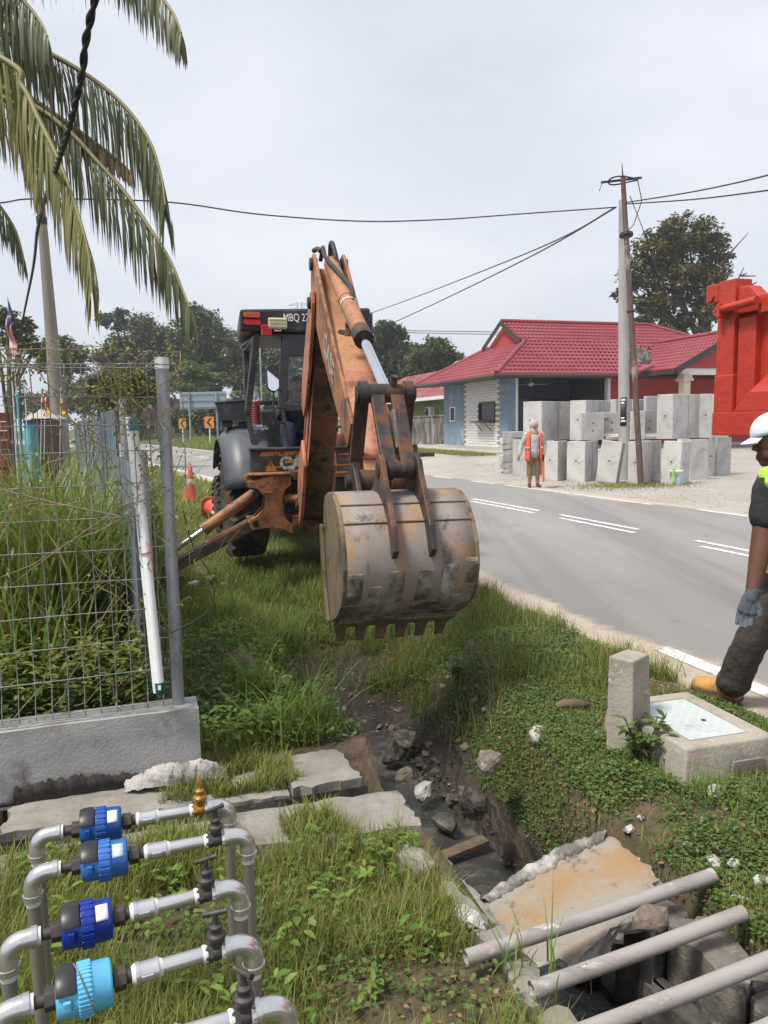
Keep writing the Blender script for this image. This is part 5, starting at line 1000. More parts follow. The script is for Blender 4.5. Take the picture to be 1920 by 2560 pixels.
# concrete chunks by the ditch
for i, (px, py, r_, m_, lb_) in enumerate(((1045, 2175, (.10, .075, .085), 'concrete_old', 'pale square concrete chunk half buried in grass beside the water'), (1172, 2310, (.07, .055, .05), 'concrete_new', 'smooth grey concrete chunk beside the orange slab'), (1225, 1885, (.085, .07, .06), 'rubble_brown', 'brown earthy boulder on the ditch bank below the bucket'), (1050, 2010, (.08, .07, .06), 'rubble_wet', 'dark wet stone at the edge of the water'), (1110, 2060, (.10, .075, .06), 'rubble_wet', 'large muddy lump of rubble beside the water'), (1025, 1945, (.10, .08, .07), 'rubble_brown', 'brown flat rock slab standing in the ditch bank'), (985, 1880, (.12, .08, .08), 'rubble_wet', 'wet black rock at the head of the ditch water'), (1010, 1850, (.11, .08, .08), 'rubble_brown', 'brown rock leaning on the muddy bank by the ditch head'), (1185, 2020, (.09, .08, .10), 'rubble_wet', 'upright block of dark earth on the right ditch edge'), (1060, 1985, (.09, .06, .07), 'rubble_white', 'white edged rock lying in the ditch mud'), (600, 1690, (.16, .13, .16), 'rubble_brown', 'brown weathered boulder in the grass beside the fence post'), (615, 1640, (.12, .10, .10), 'rubble_brown', 'small brown boulder below the long grass near the fence'), (1625, 2300, (.07, .05, .05), 'rubble_brown', 'brown brick fragment at the end of the middle pipe'), (1460, 2430, (.10, .08, .05), 'rubble_wet', 'flat dark stone at the bottom of the open ditch'), (1560, 2450, (.12, .10, .07), 'rubble_wet', 'dark slab fragment leaning inside the open ditch'), (1350, 1835, (.10, .06, .035), 'rubble_white', 'flat pale stone lying in the creeping weeds above the ditch'))):
    p = gz(px, py, -.05); n_, s_ = ns(p); z_ = float(terrain(n_, s_)); p = gz(px, py, z_); n_, s_ = ns(p); z_ = float(terrain(n_, s_)); p = gz(px, py, z_); p.z = z_ + r_[2] * .15
    if i in (13, 14): p = gz(px, py, -.58)
    if i == 2: p.z -= .045
    tag(rock(p, r_, 100 + i, m_, 'stone' if 'concrete' not in lb_ else 'concrete_chunk'), lb_, 'stone' if 'concrete' not in lb_ else 'concrete', 'stones and chunks along the ditch')
WS = ['largest white stone on the verge, in front of the valve box', 'white stone just above the far end of the farthest loose pipe', 'white stone touching the right corner of the orange slab', 'tiny white stone between the orange slab and the farthest pipe end', 'white stone right of the far end of the farthest loose pipe', 'white stone above the end of the middle loose pipe', 'white stone just above the top corner of the orange slab', 'white stone beyond the end of the middle loose pipe', 'small white stone highest of those near the right picture edge', 'small white stone midway between the valve box and the farthest pipe', 'small white stone left of the middle of the right verge', 'small white stone just below the largest white stone', 'white stone nearest the right picture edge', 'white stone between the ends of the farthest and middle pipes', 'white stone between the middle and nearest loose pipes', 'white stone left of the valve box, behind the leafy weed', 'white stone in the weeds left of the kerb stone foot', 'tiny white stone at the right edge level with the farthest pipe', 'small white stone behind the orange slab, toward the valve box', 'white stone on the dug bank at the right of the water']
g = np.random.default_rng(5)
for i, (px, py, r_) in enumerate(((1785, 1998, .055), (1780, 2155, .04), (1672, 2187, .042), (1712, 2195, .02), (1835, 2165, .03), (1850, 2240, .03), (1570, 2060, .03), (1880, 2290, .028), (1865, 2140, .02), (1720, 2110, .022), (1755, 2065, .02), (1810, 2035, .02), (1905, 2210, .03), (1745, 2240, .03), (1850, 2345, .024), (1640, 1870, .03), (1500, 1845, .035), (1885, 2140, .018), (1600, 2035, .02), (1150, 2040, .025))):
    p = gz(px, py, .0); n_, s_ = ns(p); p.z = float(terrain(n_, s_)) + r_ * .35
    tag(rock(p, (r_ * 1.15, r_ * .9, r_ * .6), 300 + i, 'rubble_white'), WS[i], 'stone', 'white stones scattered on the verge')
for i, (px, py, r_) in enumerate(((470, 1400, .10), (500, 1425, .12), (530, 1440, .10), (485, 1450, .09), (455, 1380, .1), (545, 1410, .09), (510, 1385, .09), (430, 1450, .1), (560, 1450, .07))):
    p = gz(px, py, -.1); p.z = float(terrain(*ns(p))) + r_ * .4
    tag(rock(p, (r_, r_ * .8, r_ * .7), 400 + i, 'rubble_brown' if i % 3 else 'rubble_white'), 'dug up rubble stone in the heap under the stabiliser leg', 'stone', 'rubble heap under the stabiliser leg')
# wooden scraps
mat('wood_wet', (.16, .11, .07), (.09, .062, .04), 12, .8, bump=.4, bscale=60, stretch=(1, 6, 1))
p = gz(1150, 2135, -.57); q = MB(); q.bar(p + V((-.16, -.07, .0)), p + V((.14, .08, .03)), .07, .025); tag(rebase(q.build('plank', 'wood_wet', bevel=.003), p), 'short wooden plank floating in the ditch water', 'plank')
p = gz(1430, 1785, .0); p.z = float(terrain(*ns(p))) + .03; q = MB(); q.tube([p + V((-.09, .0, .0)), p + V((-.03, .01, .012)), p + V((.05, .0, .01)), p + V((.1, .02, .0))], [.018, .028, .026, .014], 9); tag(rebase(q.build('wood_scrap', 'wood_wet'), p), 'dark piece of rotten wood lying on the verge weeds', 'wood')
# ================================================================== loose pipes across the ditch
mat('pipe_grey', (.34, .315, .30), (.25, .23, .215), 5, .55, stain=(.22, .20, .18), sscale=5, samt=.62, swid=.14, stain2=(.5, .47, .44), s2scale=22, s2amt=.66, bump=.08, bscale=50, stretch=(.35, 1, 1))
for (a, b, z0, z1, lb_) in (((1165, 2395), (1782, 2188), -.015, .03, 'grey plastic pipe lying across the orange slab, farthest of the loose pipes'), ((1330, 2475), (1858, 2282), -.02, .035, 'grey plastic pipe across the ditch, between the other two long loose pipes'), ((1430, 2590), (2010, 2365), -.02, .05, 'grey plastic pipe across the bottom right corner, cut off by the picture edge'), ((1760, 2640), (2050, 2510), -.02, .03, 'grey plastic pipe of which only the end shows in the bottom right corner')):
    A_, B_ = gz(*a, z0), gz(*b, z1); d = (B_ - A_).normalized(); q = MB(); q.tube([A_, A_.lerp(B_, .5) + V((0, 0, -.004)), B_], .024, 20, cap=False); q.tube([B_, B_.lerp(A_, .5) + V((0, 0, -.004)), A_], .020, 20, cap=False)
    k = 20; q.lathe([(.020, 0), (.024, 0)], A_, d, k) if 0 else None
    o = q.build('x', 'pipe_grey'); o.name = 'pipe'; tag(rebase(o, A_.lerp(B_, .5) - V((0, 0, .025))), lb_, 'pipe', 'loose pipes across the ditch')
# ================================================================== valve box and upright kerb stone
mat('precast_buff', (.38, .345, .285), (.29, .262, .215), 4, .9, bump=.5, bscale=50, stain=(.24, .215, .18), sscale=4, samt=.64, swid=.14, stain2=(.56, .52, .45), s2scale=30, s2amt=.66)
mat('lid_mint', (.56, .62, .60), (.50, .56, .54), 5, .5, metal=.2, stain=(.40, .40, .37), sscale=6, samt=.66, swid=.1)
BXY, BZ = 2.62, .17
c4 = [gz(1716, 1872, BZ), gz(1938, 1838, BZ), gz(1713, 1714, BZ), gz(1604, 1742, BZ)]   # near-left, near-right, far-right, far-left of the top
e1 = (c4[1] - c4[0]); e1.z = 0; L1, L2 = .62, .60; e1 = e1.normalized(); e2 = (c4[3] - c4[0]); e2.z = 0; e2 = (e2 - e1 * e2.dot(e1)).normalized()
vb = thing('valve_box', 'concrete valve box with pale checker plate lid on the verge beside the boot', 'valve box', V((c4[0].x, c4[0].y, 0)))
L1 = (c4[1] - c4[0]).length * 1.0; L2 = (c4[3] - c4[0]).dot(e2)
print('valve box', L1, L2)
def vbp(a, b, z): return V((c4[0].x, c4[0].y, 0)) + e1 * a + e2 * b + V((0, 0, z))
q = MB(); w_ = .075
def ring(a0, a1, b0, b1, z0, z1, t=0.): q.hexa([vbp(a0 - t, b0 - t, z0), vbp(a1 + t, b0 - t, z0), vbp(a1 + t, b1 + t, z0), vbp(a0 - t, b1 + t, z0), vbp(a0, b0, z1), vbp(a1, b0, z1), vbp(a1, b1, z1), vbp(a0, b1, z1)])
# body flares downwards, hollow rim
O = [(0, 0), (L1, 0), (L1, L2), (0, L2)]; I = [(w_, w_), (L1 - w_, w_), (L1 - w_, L2 - w_), (w_, L2 - w_)]
def rg(pts, z, t=0): return [vbp(a + (t if a > L1 / 2 else -t), b + (t if b > L2 / 2 else -t), z) for a, b in pts]
R_ = [rg(O, -.08, .03), rg(O, .12, .01), rg(O, BZ, 0), rg(I, BZ, 0), rg(I, BZ - .03, 0)]
q.add([p for r_ in R_ for p in r_], [(i * 4 + j, i * 4 + (j + 1) % 4, (i + 1) * 4 + (j + 1) % 4, (i + 1) * 4 + j) for i in range(4) for j in range(4)] + [(16, 17, 18, 19)]); q.build('frame', 'precast_buff', vb, world=True, bevel=.012, seg=3)
q = MB(); hg = vbp(L1 * .62, -.026, .07); q.prism([(-.08, -.02), (.10, -.02), (.09, .025), (-.07, .025)], hg, e1, V((0, 0, 1)), -e2, .0, .012); q.build('hand_grip', 'concrete_old', vb, world=True, bevel=.004)
q = MB(); q.hexa([vbp(a, b, BZ - .022) for a, b in ((w_ + .008, w_ + .008), (L1 - w_ - .008, w_ + .008), (L1 - w_ - .008, L2 - w_ - .008), (w_ + .008, L2 - w_ - .008))] + [vbp(a, b, BZ - .004) for a, b in ((w_ + .008, w_ + .008), (L1 - w_ - .008, w_ + .008), (L1 - w_ - .008, L2 - w_ - .008), (w_ + .008, L2 - w_ - .008))]); lid = q.build('lid', 'lid_mint', vb, world=True, bevel=.002)
q = MB(); n1, n2 = int((L1 - 2 * w_) / .03), int((L2 - 2 * w_) / .03)
for i in range(n1):
    for j in range(n2):
        c_ = vbp(w_ + .02 + i * .03, w_ + .02 + j * .03, BZ - .004); d_ = (e1 + e2 if (i + j) % 2 else e1 - e2).normalized(); n_ = V((-d_.y, d_.x, 0))
        q.add([c_ - d_ * .010, c_ - n_ * .0035, c_ + d_ * .010, c_ + n_ * .0035, c_ + V((0, 0, .0022))], [(0, 1, 4), (1, 2, 4), (2, 3, 4), (3, 0, 4)])
q.build('checker_pattern', 'lid_mint', lid, world=True, kind='stuff')
q = MB(); q.cyl(vbp(L1 * .62, L2 * .42, BZ - .006), vbp(L1 * .62, L2 * .42, BZ - .002), .012); q.build('key_hole', 'rubber_black', lid, world=True)
# upright kerb stone
k0, k1, k2 = gz(1580, 1902, 0), gz(1513, 1890, 0), gz(1632, 1862, 0); k3 = k1 + k2 - k0; H_ = .485
dn_ = V((0, 0, -.08)); q = MB(); kc = (k1 + k2) / 2
def kt(p, h): return V((lerp(p.x, kc.x, .06), lerp(p.y, kc.y, .06), h))
q.hexa([k0 + dn_, k2 + dn_, k3 + dn_, k1 + dn_, kt(k0, H_ - .005), kt(k2, H_ - .02) - V((.02, 0, 0)), kt(k3, H_ - .01) - V((.01, 0, 0)), kt(k1, H_ + .008)])
tag(rebase(q.build('kerb_stone', 'precast_buff', bevel=.010, seg=3), kc), 'upright rectangular concrete kerb stone standing in the weeds by the valve box', 'kerb stone')
for o_ in (pl, dr, rw): o_['kind'] = 'thing'
# ================================================================== water meter loops
mat('pipe_steel', (.33, .305, .29), (.26, .24, .225), 7, .42, metal=.55, stain=(.19, .17, .155), sscale=9, samt=.62, bump=.06, bscale=60, stretch=(1, 1, .25))
mat('elbow_silver', (.66, .655, .65), (.56, .555, .55), 6, .24, metal=.8, bump=.04, bscale=90)
mat('tape_white', (.72, .71, .69), (.6, .59, .57), 30, .6, bump=.3, bscale=140)
mat('nut_brown', (.075, .06, .055), (.05, .042, .04), 14, .55, metal=.3)
mat('valve_dark', (.085, .08, .075), (.055, .052, .05), 14, .5, metal=.4, bump=.2, bscale=70)
mat('brass', (.48, .27, .07), (.38, .2, .05), 9, .35, metal=.75, bump=.1, bscale=80)
mat('meter_blue', (.012, .085, .33), (.01, .07, .28), 8, .32); mat('meter_blue_light', (.035, .15, .46), (.03, .13, .42), 8, .34)
mat('meter_blue_deep', (.008, .035, .28), (.006, .028, .24), 8, .25); mat('meter_cyan', (.12, .46, .70), (.10, .42, .66), 8, .38)
mat('meter_black', (.018, .018, .02), (.03, .03, .032), 12, .4)
loops = [(-.32, .22, 2.28, .45, 'meter_blue', True, 'blue', 'farthest from the viewer, with a brass tap'), (-.31, .25, 2.08, .45, 'meter_blue_light', False, 'faded blue', 'second from the back of the row'),
         (-.33, .20, 1.80, .45, 'meter_blue_deep', False, 'deep royal blue', 'glossy, in the middle of the row'), (-.32, .20, 1.575, .45, 'meter_cyan', False, 'light sky blue', 'near the bottom edge'), (-.30, .235, 1.375, .45, 'meter_blue', False, 'hidden', 'nearest, only tap and right bend in view at the bottom')]
XA = V((ND[0], ND[1], 0))
for li, (n0, n1, s_, z_, mm, br_, cn, wh) in enumerate(loops):
    rt = (0, .02, .09, .10, .08)[li]; ax = V((math.cos(ROADANG + rt), math.sin(ROADANG + rt), 0)); sdv = V((-ax.y, ax.x, 0)); c0 = P(n0, s_, z_); Lp = n1 - n0
    lab = f'steel pipe loop with {cn} water meter, {wh}' if cn != 'hidden' else 'steel pipe loop nearest the viewer, only its tap and right bend in view'
    r_ = thing('water_meter_loop', lab, 'water meter', V((c0.x, c0.y, -.05)), group='water meter loops in a row')
    def X(f, dz=0., ds=0.): return c0 + ax * (f * Lp) + V((0, 0, dz)) + sdv * ds
    def pt_(name, m, fn, bevel=0., par=None):
        q = MB(); fn(q); return q.build(name, m, par or r_, world=True, bevel=bevel)
    PR = .0168
    for e, sg in ((0., 1), (1., -1)):
        b0 = X(e); pt_('riser', 'pipe_steel', lambda q: q.tube([V((b0.x, b0.y, -.12)), b0 - V((0, 0, .055))], PR, 18))
        el = pt_('elbow', 'elbow_silver', lambda q: (q.tube([b0 + V((0, 0, -.062)), b0 + V((0, 0, -.036))] + [b0 + ax * (sg * .036 * (1 - math.cos(t))) + V((0, 0, -.036 + .036 * math.sin(t))) for t in np.linspace(.15, 1.57, 9)] + [b0 + ax * sg * .06], [.0235, .0225] + [.0215] * 9 + [.0225], 18), q.cyl(b0 + V((0, 0, -.068)), b0 + V((0, 0, -.054)), .0255, n=20), q.cyl(b0 + ax * sg * .052, b0 + ax * sg * .064, .0248, n=20)))
        pt_('thread_tape', 'tape_white', lambda q: q.cyl(b0 + V((0, 0, -.085)), b0 + V((0, 0, -.068)), .0182), par=el)
        pt_('thread_tape', 'tape_white', lambda q: q.cyl(b0 + ax * sg * .064, b0 + ax * sg * .072, .020), par=el)
    pt_('nipple', 'nut_brown', lambda q: q.cyl(X(.11), X(.20), .0125)); pt_('nipple', 'nut_brown', lambda q: q.cyl(X(.42), X(.52), .0135))
    for f in (.175, .432): pt_('union_nut', 'nut_brown', lambda q: q.tube([X(f), X(f + .045)], .0235, 6, smooth=False), .002)
    # meter
    if li < 4:
        f0, f1 = .215, .425; l_ = (f1 - f0) * Lp; RM = .050; Mc = X(f0) + V((0, 0, .0))
        mt = pt_('meter_body', mm, lambda q: q.lathe([(.018, 0), (RM * .78, .001), (RM * .90, l_ * .05), (RM * .92, l_ * .36), (RM * .98, l_ * .40), (RM * .98, l_ * .62), (RM * .95, l_ * .63), (RM * .93, l_ * .95), (RM * .85, l_), (.02, l_ * 1.005)], Mc, ax, 30))
        def ribs(q):
            for k in range(20 if li < 3 else 36):
                a = 2 * math.pi * k / (20 if li < 3 else 36); d = (sdv * math.cos(a) + V((0, 0, 1)) * math.sin(a)); w_ = .0055 if li < 3 else .0028
                q.bar(Mc + ax * l_ * .39 + d * RM * .985, Mc + ax * l_ * .64 + d * RM * .985, w_ * 2, .008, up=d)
        pt_('collar', mm, lambda q: (q.lathe([(RM * .99, l_ * .40), (RM * 1.03, l_ * .42), (RM * 1.03, l_ * .60), (RM * .99, l_ * .62)], Mc, ax, 30), ribs(q)), .0015, par=mt)
        pt_('register_lid', 'meter_black', lambda q: q.shell([[Mc + ax * (l_ * t) + (sdv * math.cos(a) + V((0, 0, 1)) * math.sin(a)) * (RM * .955 + .004 * math.sin(3.14 * t / .4)) for a in np.linspace(R(150), R(62), 9)] for t in (.02, .1, .2, .3, .36)], .004), .001, par=mt)
        pt_('lid_latch', mm, lambda q: q.box(Mc + ax * l_ * .2 - sdv * RM * .93 + V((0, 0, .006)), (.016, .012, .022), Matrix.Rotation(ROADANG, 3, 'Z')), .003, par=mt)
        if li in (0, 1, 2): pt_('sticker', 'sign_white' if li != 1 else 'label_blue', lambda q: q.shell([[Mc + ax * (l_ * t) + (sdv * math.cos(a) + V((0, 0, 1)) * math.sin(a)) * (RM * .945) for a in np.linspace(R(150), R(105), 7)] for t in (.68, .80, .92)], .0012), par=mt)
        if li == 3: pt_('seal_wire', 'wire_steel', lambda q: q.tube([Mc + ax * l_ * (.34 + .36 * t) + (sdv * math.cos(R(80 + 130 * t)) + V((0, 0, 1)) * math.sin(R(80 + 130 * t))) * (RM * 1.13) for t in np.linspace(0, 1, 14)], .0013, 6), par=mt)
    else: mt = None
    pt_('coupling', 'elbow_silver', lambda q: (q.cyl(X(.515), X(.605), .0215, n=18), q.cyl(X(.515), X(.53), .0235, n=18), q.cyl(X(.595), X(.605), .0235, n=18), q.bar(X(.535, .0, -.0205), X(.585, 0, -.0205), .012, .006, up=sdv)), .002)
    pt_('thread_tape', 'tape_white', lambda q: q.tube([X(.50), X(.508), X(.517)], [.016, .020, .022], 16)); pt_('thread_tape', 'tape_white', lambda q: q.tube([X(.605), X(.612), X(.622)], [.022, .019, .0172], 16))
    pt_('pipe', 'elbow_silver', lambda q: q.cyl(X(.60), X(.80), .0165, n=18)); pt_('thread_tape', 'tape_white', lambda q: q.tube([X(.785), X(.793), X(.805)], [.0172, .0195, .0185], 16))
    vm = 'brass' if br_ else 'valve_dark'
    vl = pt_('stop_tap', vm, lambda q: (q.tube([X(.795), X(.825)], .0205, 6, smooth=False), q.tube([X(.815), X(.845), X(.875)], [.016, .0205, .016], 14), q.tube([X(.87), X(.90)], .0205, 6, smooth=False), q.lathe([(.015, 0), (.0165, .018), (.021, .020), (.021, .032), (.013, .034), (.0125, .044), (.0155, .045), (.0155, .052), (.007, .054), (.006, .078)], X(.845, .01), (0, 0, 1), 14)), .0015)
    ha = R((-70, 35, 20, 8, -40)[li]); hd = V((math.cos(ha), math.sin(ha), .12)); ht = X(.845, .09)
    pt_('tap_handle', vm, lambda q: (q.tube([ht - hd * .026, ht - hd * .012, ht, ht + hd * .012, ht + hd * .026], [.0072, .0052, .0066, .0052, .0072], 10), q.cyl(ht - V((0, 0, .016)), ht, .007)), par=vl)
    pt_('nipple', 'tape_white', lambda q: q.cyl(X(.895), X(.955), .0175, n=16))
# wire dangling by the third tap
p_ = P(.17, 1.6, .5)
# ================================================================== precast drain units
ZS = 620 / 1659
def ux_(x): return 1240 + x * ZS
def uy_(y): return 950 + y * ZS
mat('hole_dark', (.03, .03, .03), (.02, .02, .02), 5, .9)
def unit(xl, xm, xr, M, th, h, label, holes=True, z0=0., tilt=0., wall=.09, joint=True):
    """U-shaped precast unit standing on end, nearest corner at M, showing a left and a right face"""
    u = V((-math.cos(th), math.sin(th), 0)); v = V((math.sin(th), math.cos(th), 0))
    def ln(d, px):
        k = (px - 960) / F - 0.0005; return max(.12, (k * M.y - M.x) / (d.x - k * d.y))
    a, b = ln(u, ux_(xl)), ln(v, ux_(xr)); a, b = min(a, 2.0), min(b, 2.0)
    T = Matrix.Rotation(tilt, 4, 'Y') if tilt else None
    root = thing('drain_unit', label, 'drain unit', V((M.x, M.y, z0)), group='precast concrete drain units stacked across the road', tilt=T)
    O_ = [V((0, 0, 0)), u * a, u * a + v * b, v * b]
    t = wall; poly = [V((0, 0, 0)), v * b, v * b + u * t, u * t + v * t, u * (a - t) + v * t, u * (a - t) + v * b, u * a + v * b, u * a]
    q = MB(); k = len(poly); q.add(poly + [p + V((0, 0, h)) for p in poly], [tuple(range(k))[::-1], tuple(range(k, 2 * k))] + [(i, (i + 1) % k, k + (i + 1) % k, k + i) for i in range(k)]); q.build('shell', 'concrete_new', root, bevel=.012)
    if holes:
        for f in ((.36, .64) if a > .55 else (.5,)):
            q = MB(); c = u * a * f + V((0, 0, h * .52)) ; q.cyl(c + v * .01, c - v * .004, .022, n=12); q.build('lifting_hole', 'hole_dark', root)
    if joint and b > .6:
        q = MB(); q.bar(v * b * .55 - u * .002 + V((0, 0, .02)), v * b * .55 - u * .002 + V((0, 0, h - .02)), .012, .006, up=u); q.build('mould_line', 'concrete_old', root)
    return root
ords = ['leftmost', 'second', 'third', 'fourth', 'fifth', 'sixth', 'seventh', 'eighth', 'ninth', 'tenth', 'eleventh']
bot = [(118, 205, 318, 640, 40, 0, 'partly hidden by the woman'), (316, 412, 482, 668, 40, 0, 'just right of the woman'), (482, 594, 690, 674, 38, 0, 'with two lifting holes'), (672, 800, 830, 686, 30, R(9), 'leaning against its neighbour'),
       (890, 975, 1112, 694, 42, 0, 'behind the rusty strut'), (1112, 1225, 1300, 694, 48, R(3), 'behind the white pail'), (1284, 1300, 1425, 662, 75, 0, 'right of the white pail'), (1424, 1450, 1472, 632, 45, 0, 'a narrow sliver'), (1450, 1475, 1580, 628, 70, 0, 'rightmost below the red truck')]
for i, (xl, xm, xr, yb, th, tl, ex) in enumerate(bot):
    M = gz(ux_(xm), uy_(yb), .0); unit(xl, xm, xr, M, R(th), 1.08, f'upright concrete drain unit in the bottom row, {ex}', tilt=tl, z0=float(terrain(*ns(M))) - .01)
top = [(188, 306, 497, 390, 21.9, 40, 1.08, 'top row, leftmost, above the woman'), (497, 600, 768, 388, 21.6, 45, 1.08, 'top row, second from the left'), (765, 800, 912, 384, 22.8, 60, 1.12, 'top row, behind the utility pole'), (905, 930, 996, 380, 23.2, 55, 1.12, 'top row, narrow, right of the utility pole'), (992, 1000, 1078, 380, 23.0, 70, 1.2, 'top row, behind the L shaped piece'), (1076, 1180, 1366, 375, 21.4, 52, 1.2, 'top row, broad, above the white pail'), (1362, 1440, 1446, 366, 21.8, 12, 1.2, 'top row, slender, left of the red truck'), (1440, 1460, 1560, 362, 22.3, 60, 1.2, 'top row, half hidden by the red truck')]
for i, (xl, xm, xr, yb, Y_, th, h, ex) in enumerate(top):
    M = at(ux_(xm), uy_(yb), Y_ - .7); unit(xl, xm, xr, M, R(th), h, f'upright concrete drain unit in the {ex}', z0=1.045)
def lunit(x0, x1, y0, y1, Y_, label, flip=False, depth=.55, txt=None):
    a, b = at(ux_(x0), uy_(y1), Y_), at(ux_(x1), uy_(y1), Y_); w_ = (b - a).length; h = (y1 - y0) * ZS / F * Y_
    root = thing('drain_unit', label, 'drain unit', V((a.x, a.y, 1.045)), R(6), 'precast concrete drain units stacked across the road')
    q = MB(); q.prism([(0, 0), (w_, 0), (w_, h), (0, h)], (0, 0, 0), (1, 0, 0), (0, 0, 1), (0, 1, 0), .0 + (depth - .1 if flip else 0), .1 + (depth - .1 if flip else 0)); q.build('upright_leg', 'concrete_new', root, bevel=.012)
    q = MB(); q.hexa([V(p) for p in ((.002, 0 if flip else .1, .002), (w_ - .002, 0 if flip else .1, .002), (w_ - .002, depth - .101 if flip else depth, .002), (.002, depth - .101 if flip else depth, .002), (.002, 0 if flip else .1, .09), (w_ - .002, 0 if flip else .1, .09), (w_ - .002, depth - .101 if flip else depth, .16 if flip else .1), (.002, depth - .101 if flip else depth, .16 if flip else .1))]); q.build('base_leg', 'concrete_new', root, bevel=.01)
    if flip:
        q = MB(); q.prism([(depth - .1, .16), (depth, h), (depth - .1, h), (0, .09), (0, .0)], (w_ - .075, 0, 0), (0, 1, 0), (0, 0, 1), (1, 0, 0), 0, .07) if 0 else q.box((w_ - .03, depth / 2 - .05, .13), (.055, depth - .12, .12)); q.build('edge_rib', 'concrete_new', root, bevel=.008)
    for f in (.35, .62):
        q = MB(); yy = depth - .1 if flip else 0.; q.cyl((w_ * .5, yy + .01, h * f), (w_ * .5, yy - .004, h * f), .022, n=12); q.build('lifting_hole', 'hole_dark', root)
    if txt: text('lettering', txt, .13, frame((.06, (depth - .1 if flip else 0) - .003, h * .68), (1, 0, 0), (0, 0, 1)), 'hole_dark', root, .001)
    return root
lunit(572, 728, 205, 388, 20.9, 'square concrete drain piece with two holes stacked on the bottom row'); lunit(735, 905, 200, 384, 21.0, 'L shaped concrete drain piece with dark stencilled letters behind the pole', True, txt='SVC'); lunit(900, 1000, 210, 398, 20.7, 'square concrete drain piece directly behind the rusty strut'); lunit(1003, 1152, 195, 386, 21.1, 'L shaped concrete drain piece standing open right of the rusty strut', True)
# stack of flat slabs beside the woman
for i, (x0, x1, y0, y1, lb_) in enumerate(((68, 125, 583, 618, 'sixth from top, at the bottom'), (42, 150, 543, 585, 'fifth from top'), (52, 140, 498, 542, 'fourth from top'), (68, 150, 460, 498, 'third from top'), (54, 140, 420, 458, 'third from top'), (52, 150, 382, 422, 'second from top'), (65, 180, 340, 382, 'topmost of the stack'))):
    Y_ = 23.6; a, b = at(ux_(x0), uy_(y1), Y_), at(ux_(x1), uy_(y1), Y_); h = (y1 - y0) * ZS / F * Y_ - .004; w_ = (b - a).length
    z_ = (618 - y1) * ZS / F * Y_ + .005
    q = MB(); q.box((0, 0, h / 2), (w_ + .1, .55, h)); o = q.build('concrete_cover', 'concrete_new', bevel=.012); o.location = (a.x + w_ / 2, Y_ + .25, z_); o.rotation_euler.z = R(-8 + 5 * (i % 3))
    tag(o, ['small concrete slab at the very bottom of the stack left of the woman', 'long concrete slab jutting out left near the bottom of the stack beside the woman', 'concrete slab third from the bottom of the stack beside the woman', 'short concrete slab in the middle of the stack beside the woman', 'concrete slab third from the top of the stack beside the woman', 'concrete slab second from the top of the stack beside the woman', 'topmost long concrete slab of the stack beside the woman'][i], 'concrete slab', 'flat slabs stacked beside the woman')
# pail with green bag
mat('pail_white', (.72, .74, .70), (.62, .64, .6), 9, .4, stain=(.5, .48, .42), sscale=8, samt=.64); mat('bag_green', (.38, .62, .22), (.28, .5, .15), 12, .5, bump=.4, bscale=25)
pp = gz(ux_(1205), uy_(697), .0); pp.z = float(terrain(*ns(pp))); pa = thing('pail', 'white plastic pail with green bag strap beside the concrete drain units', 'pail', pp)
q = MB(); q.lathe([(.13, 0), (.135, .01), (.155, .33), (.165, .335), (.165, .37), (.155, .375), (.152, .34), (.13, .1)], pp, (0, 0, 1), 24); q.build('bucket', 'pail_white', pa, world=True)
q = MB(); q.lathe([(.143, .06), (.1505, .20)], pp + V((.0, -.001, 0)), (0, 0, 1), 24); q.build('printed_band', 'label_blue', pa, world=True)
q = MB(); q.tube([pp + V((.155 * math.cos(t), 0, .36 + .17 * math.sin(t))) for t in np.linspace(0, 3.14, 12)], .006, 6); q.build('handle', 'pail_white', pa, world=True)
bg_ = thing('plastic_bag', 'green plastic strap bag draped over the white pail', 'bag', pp)
q = MB(); q.shell([[pp + V((-.12 + .05 * x - .03 * t, -.165 - .01 * math.sin(x * 3), .05 + .42 * t + .03 * math.sin(x * 4 + t * 5))) for x in (-.6, -.2, .2, .8)] for t in np.linspace(0, 1, 9)], .006); q.build('fabric', 'bag_green', bg_, world=True)
# ================================================================== utility pole with strut
mat('pole_concrete', (.40, .39, .37), (.33, .32, .30), 4, .85, bump=.2, bscale=40, stretch=(1, 1, .3)); mat('strut_rust', (.10, .06, .048), (.07, .042, .035), 7, .8, stain=(.26, .22, .19), sscale=3, samt=.64, swid=.08, stretch=(1, 1, .35), bump=.2, bscale=50)
mat('cable_black', (.014, .014, .018), (.022, .022, .026), 8, .55)
mat('poster_black', (.015, .018, .022), (.03, .035, .04), 9, .5)
ub = gz(1561, 1196, 0.); YP = ub.y; ut = at(1557, 500, YP)
up = thing('utility_pole', 'round concrete utility pole with black poster in front of the drain units', 'utility pole', V((ub.x, ub.y, 0)))
q = MB(); q.tube([ub - V((0, 0, .1)), ub.lerp(ut, .5), ut], [.16, .135, .105], 24); q.build('shaft', 'pole_concrete', up, world=True)
c_ = at(1552, 1040, YP - .2); q = MB(); q.shell([[V((lerp(ub.x, ut.x, .25) + .158 * math.sin(a), YP - .158 * math.cos(a), z_)) for a in np.linspace(-.95, .12, 7)] for z_ in (1.42, 2.18)], .003); q.build('poster', 'poster_black', up, world=True)
for k_, (wd_, z_) in enumerate(((.14, 2.08), (.10, 2.0), (.16, 1.52), (.12, 1.6))):
    q = MB(); q.shell([[V((lerp(ub.x, ut.x, .25) + .162 * math.sin(a), YP - .162 * math.cos(a), z_ + dz)) for a in np.linspace(-.8, -.8 + wd_ * 5, 5)] for dz in (0, .045)], .001); q.build('print_mark', 'sign_white', up, world=True)
sb_, st_ = gz(1603, 1211, 0.), at(1557, 441, YP - .35)
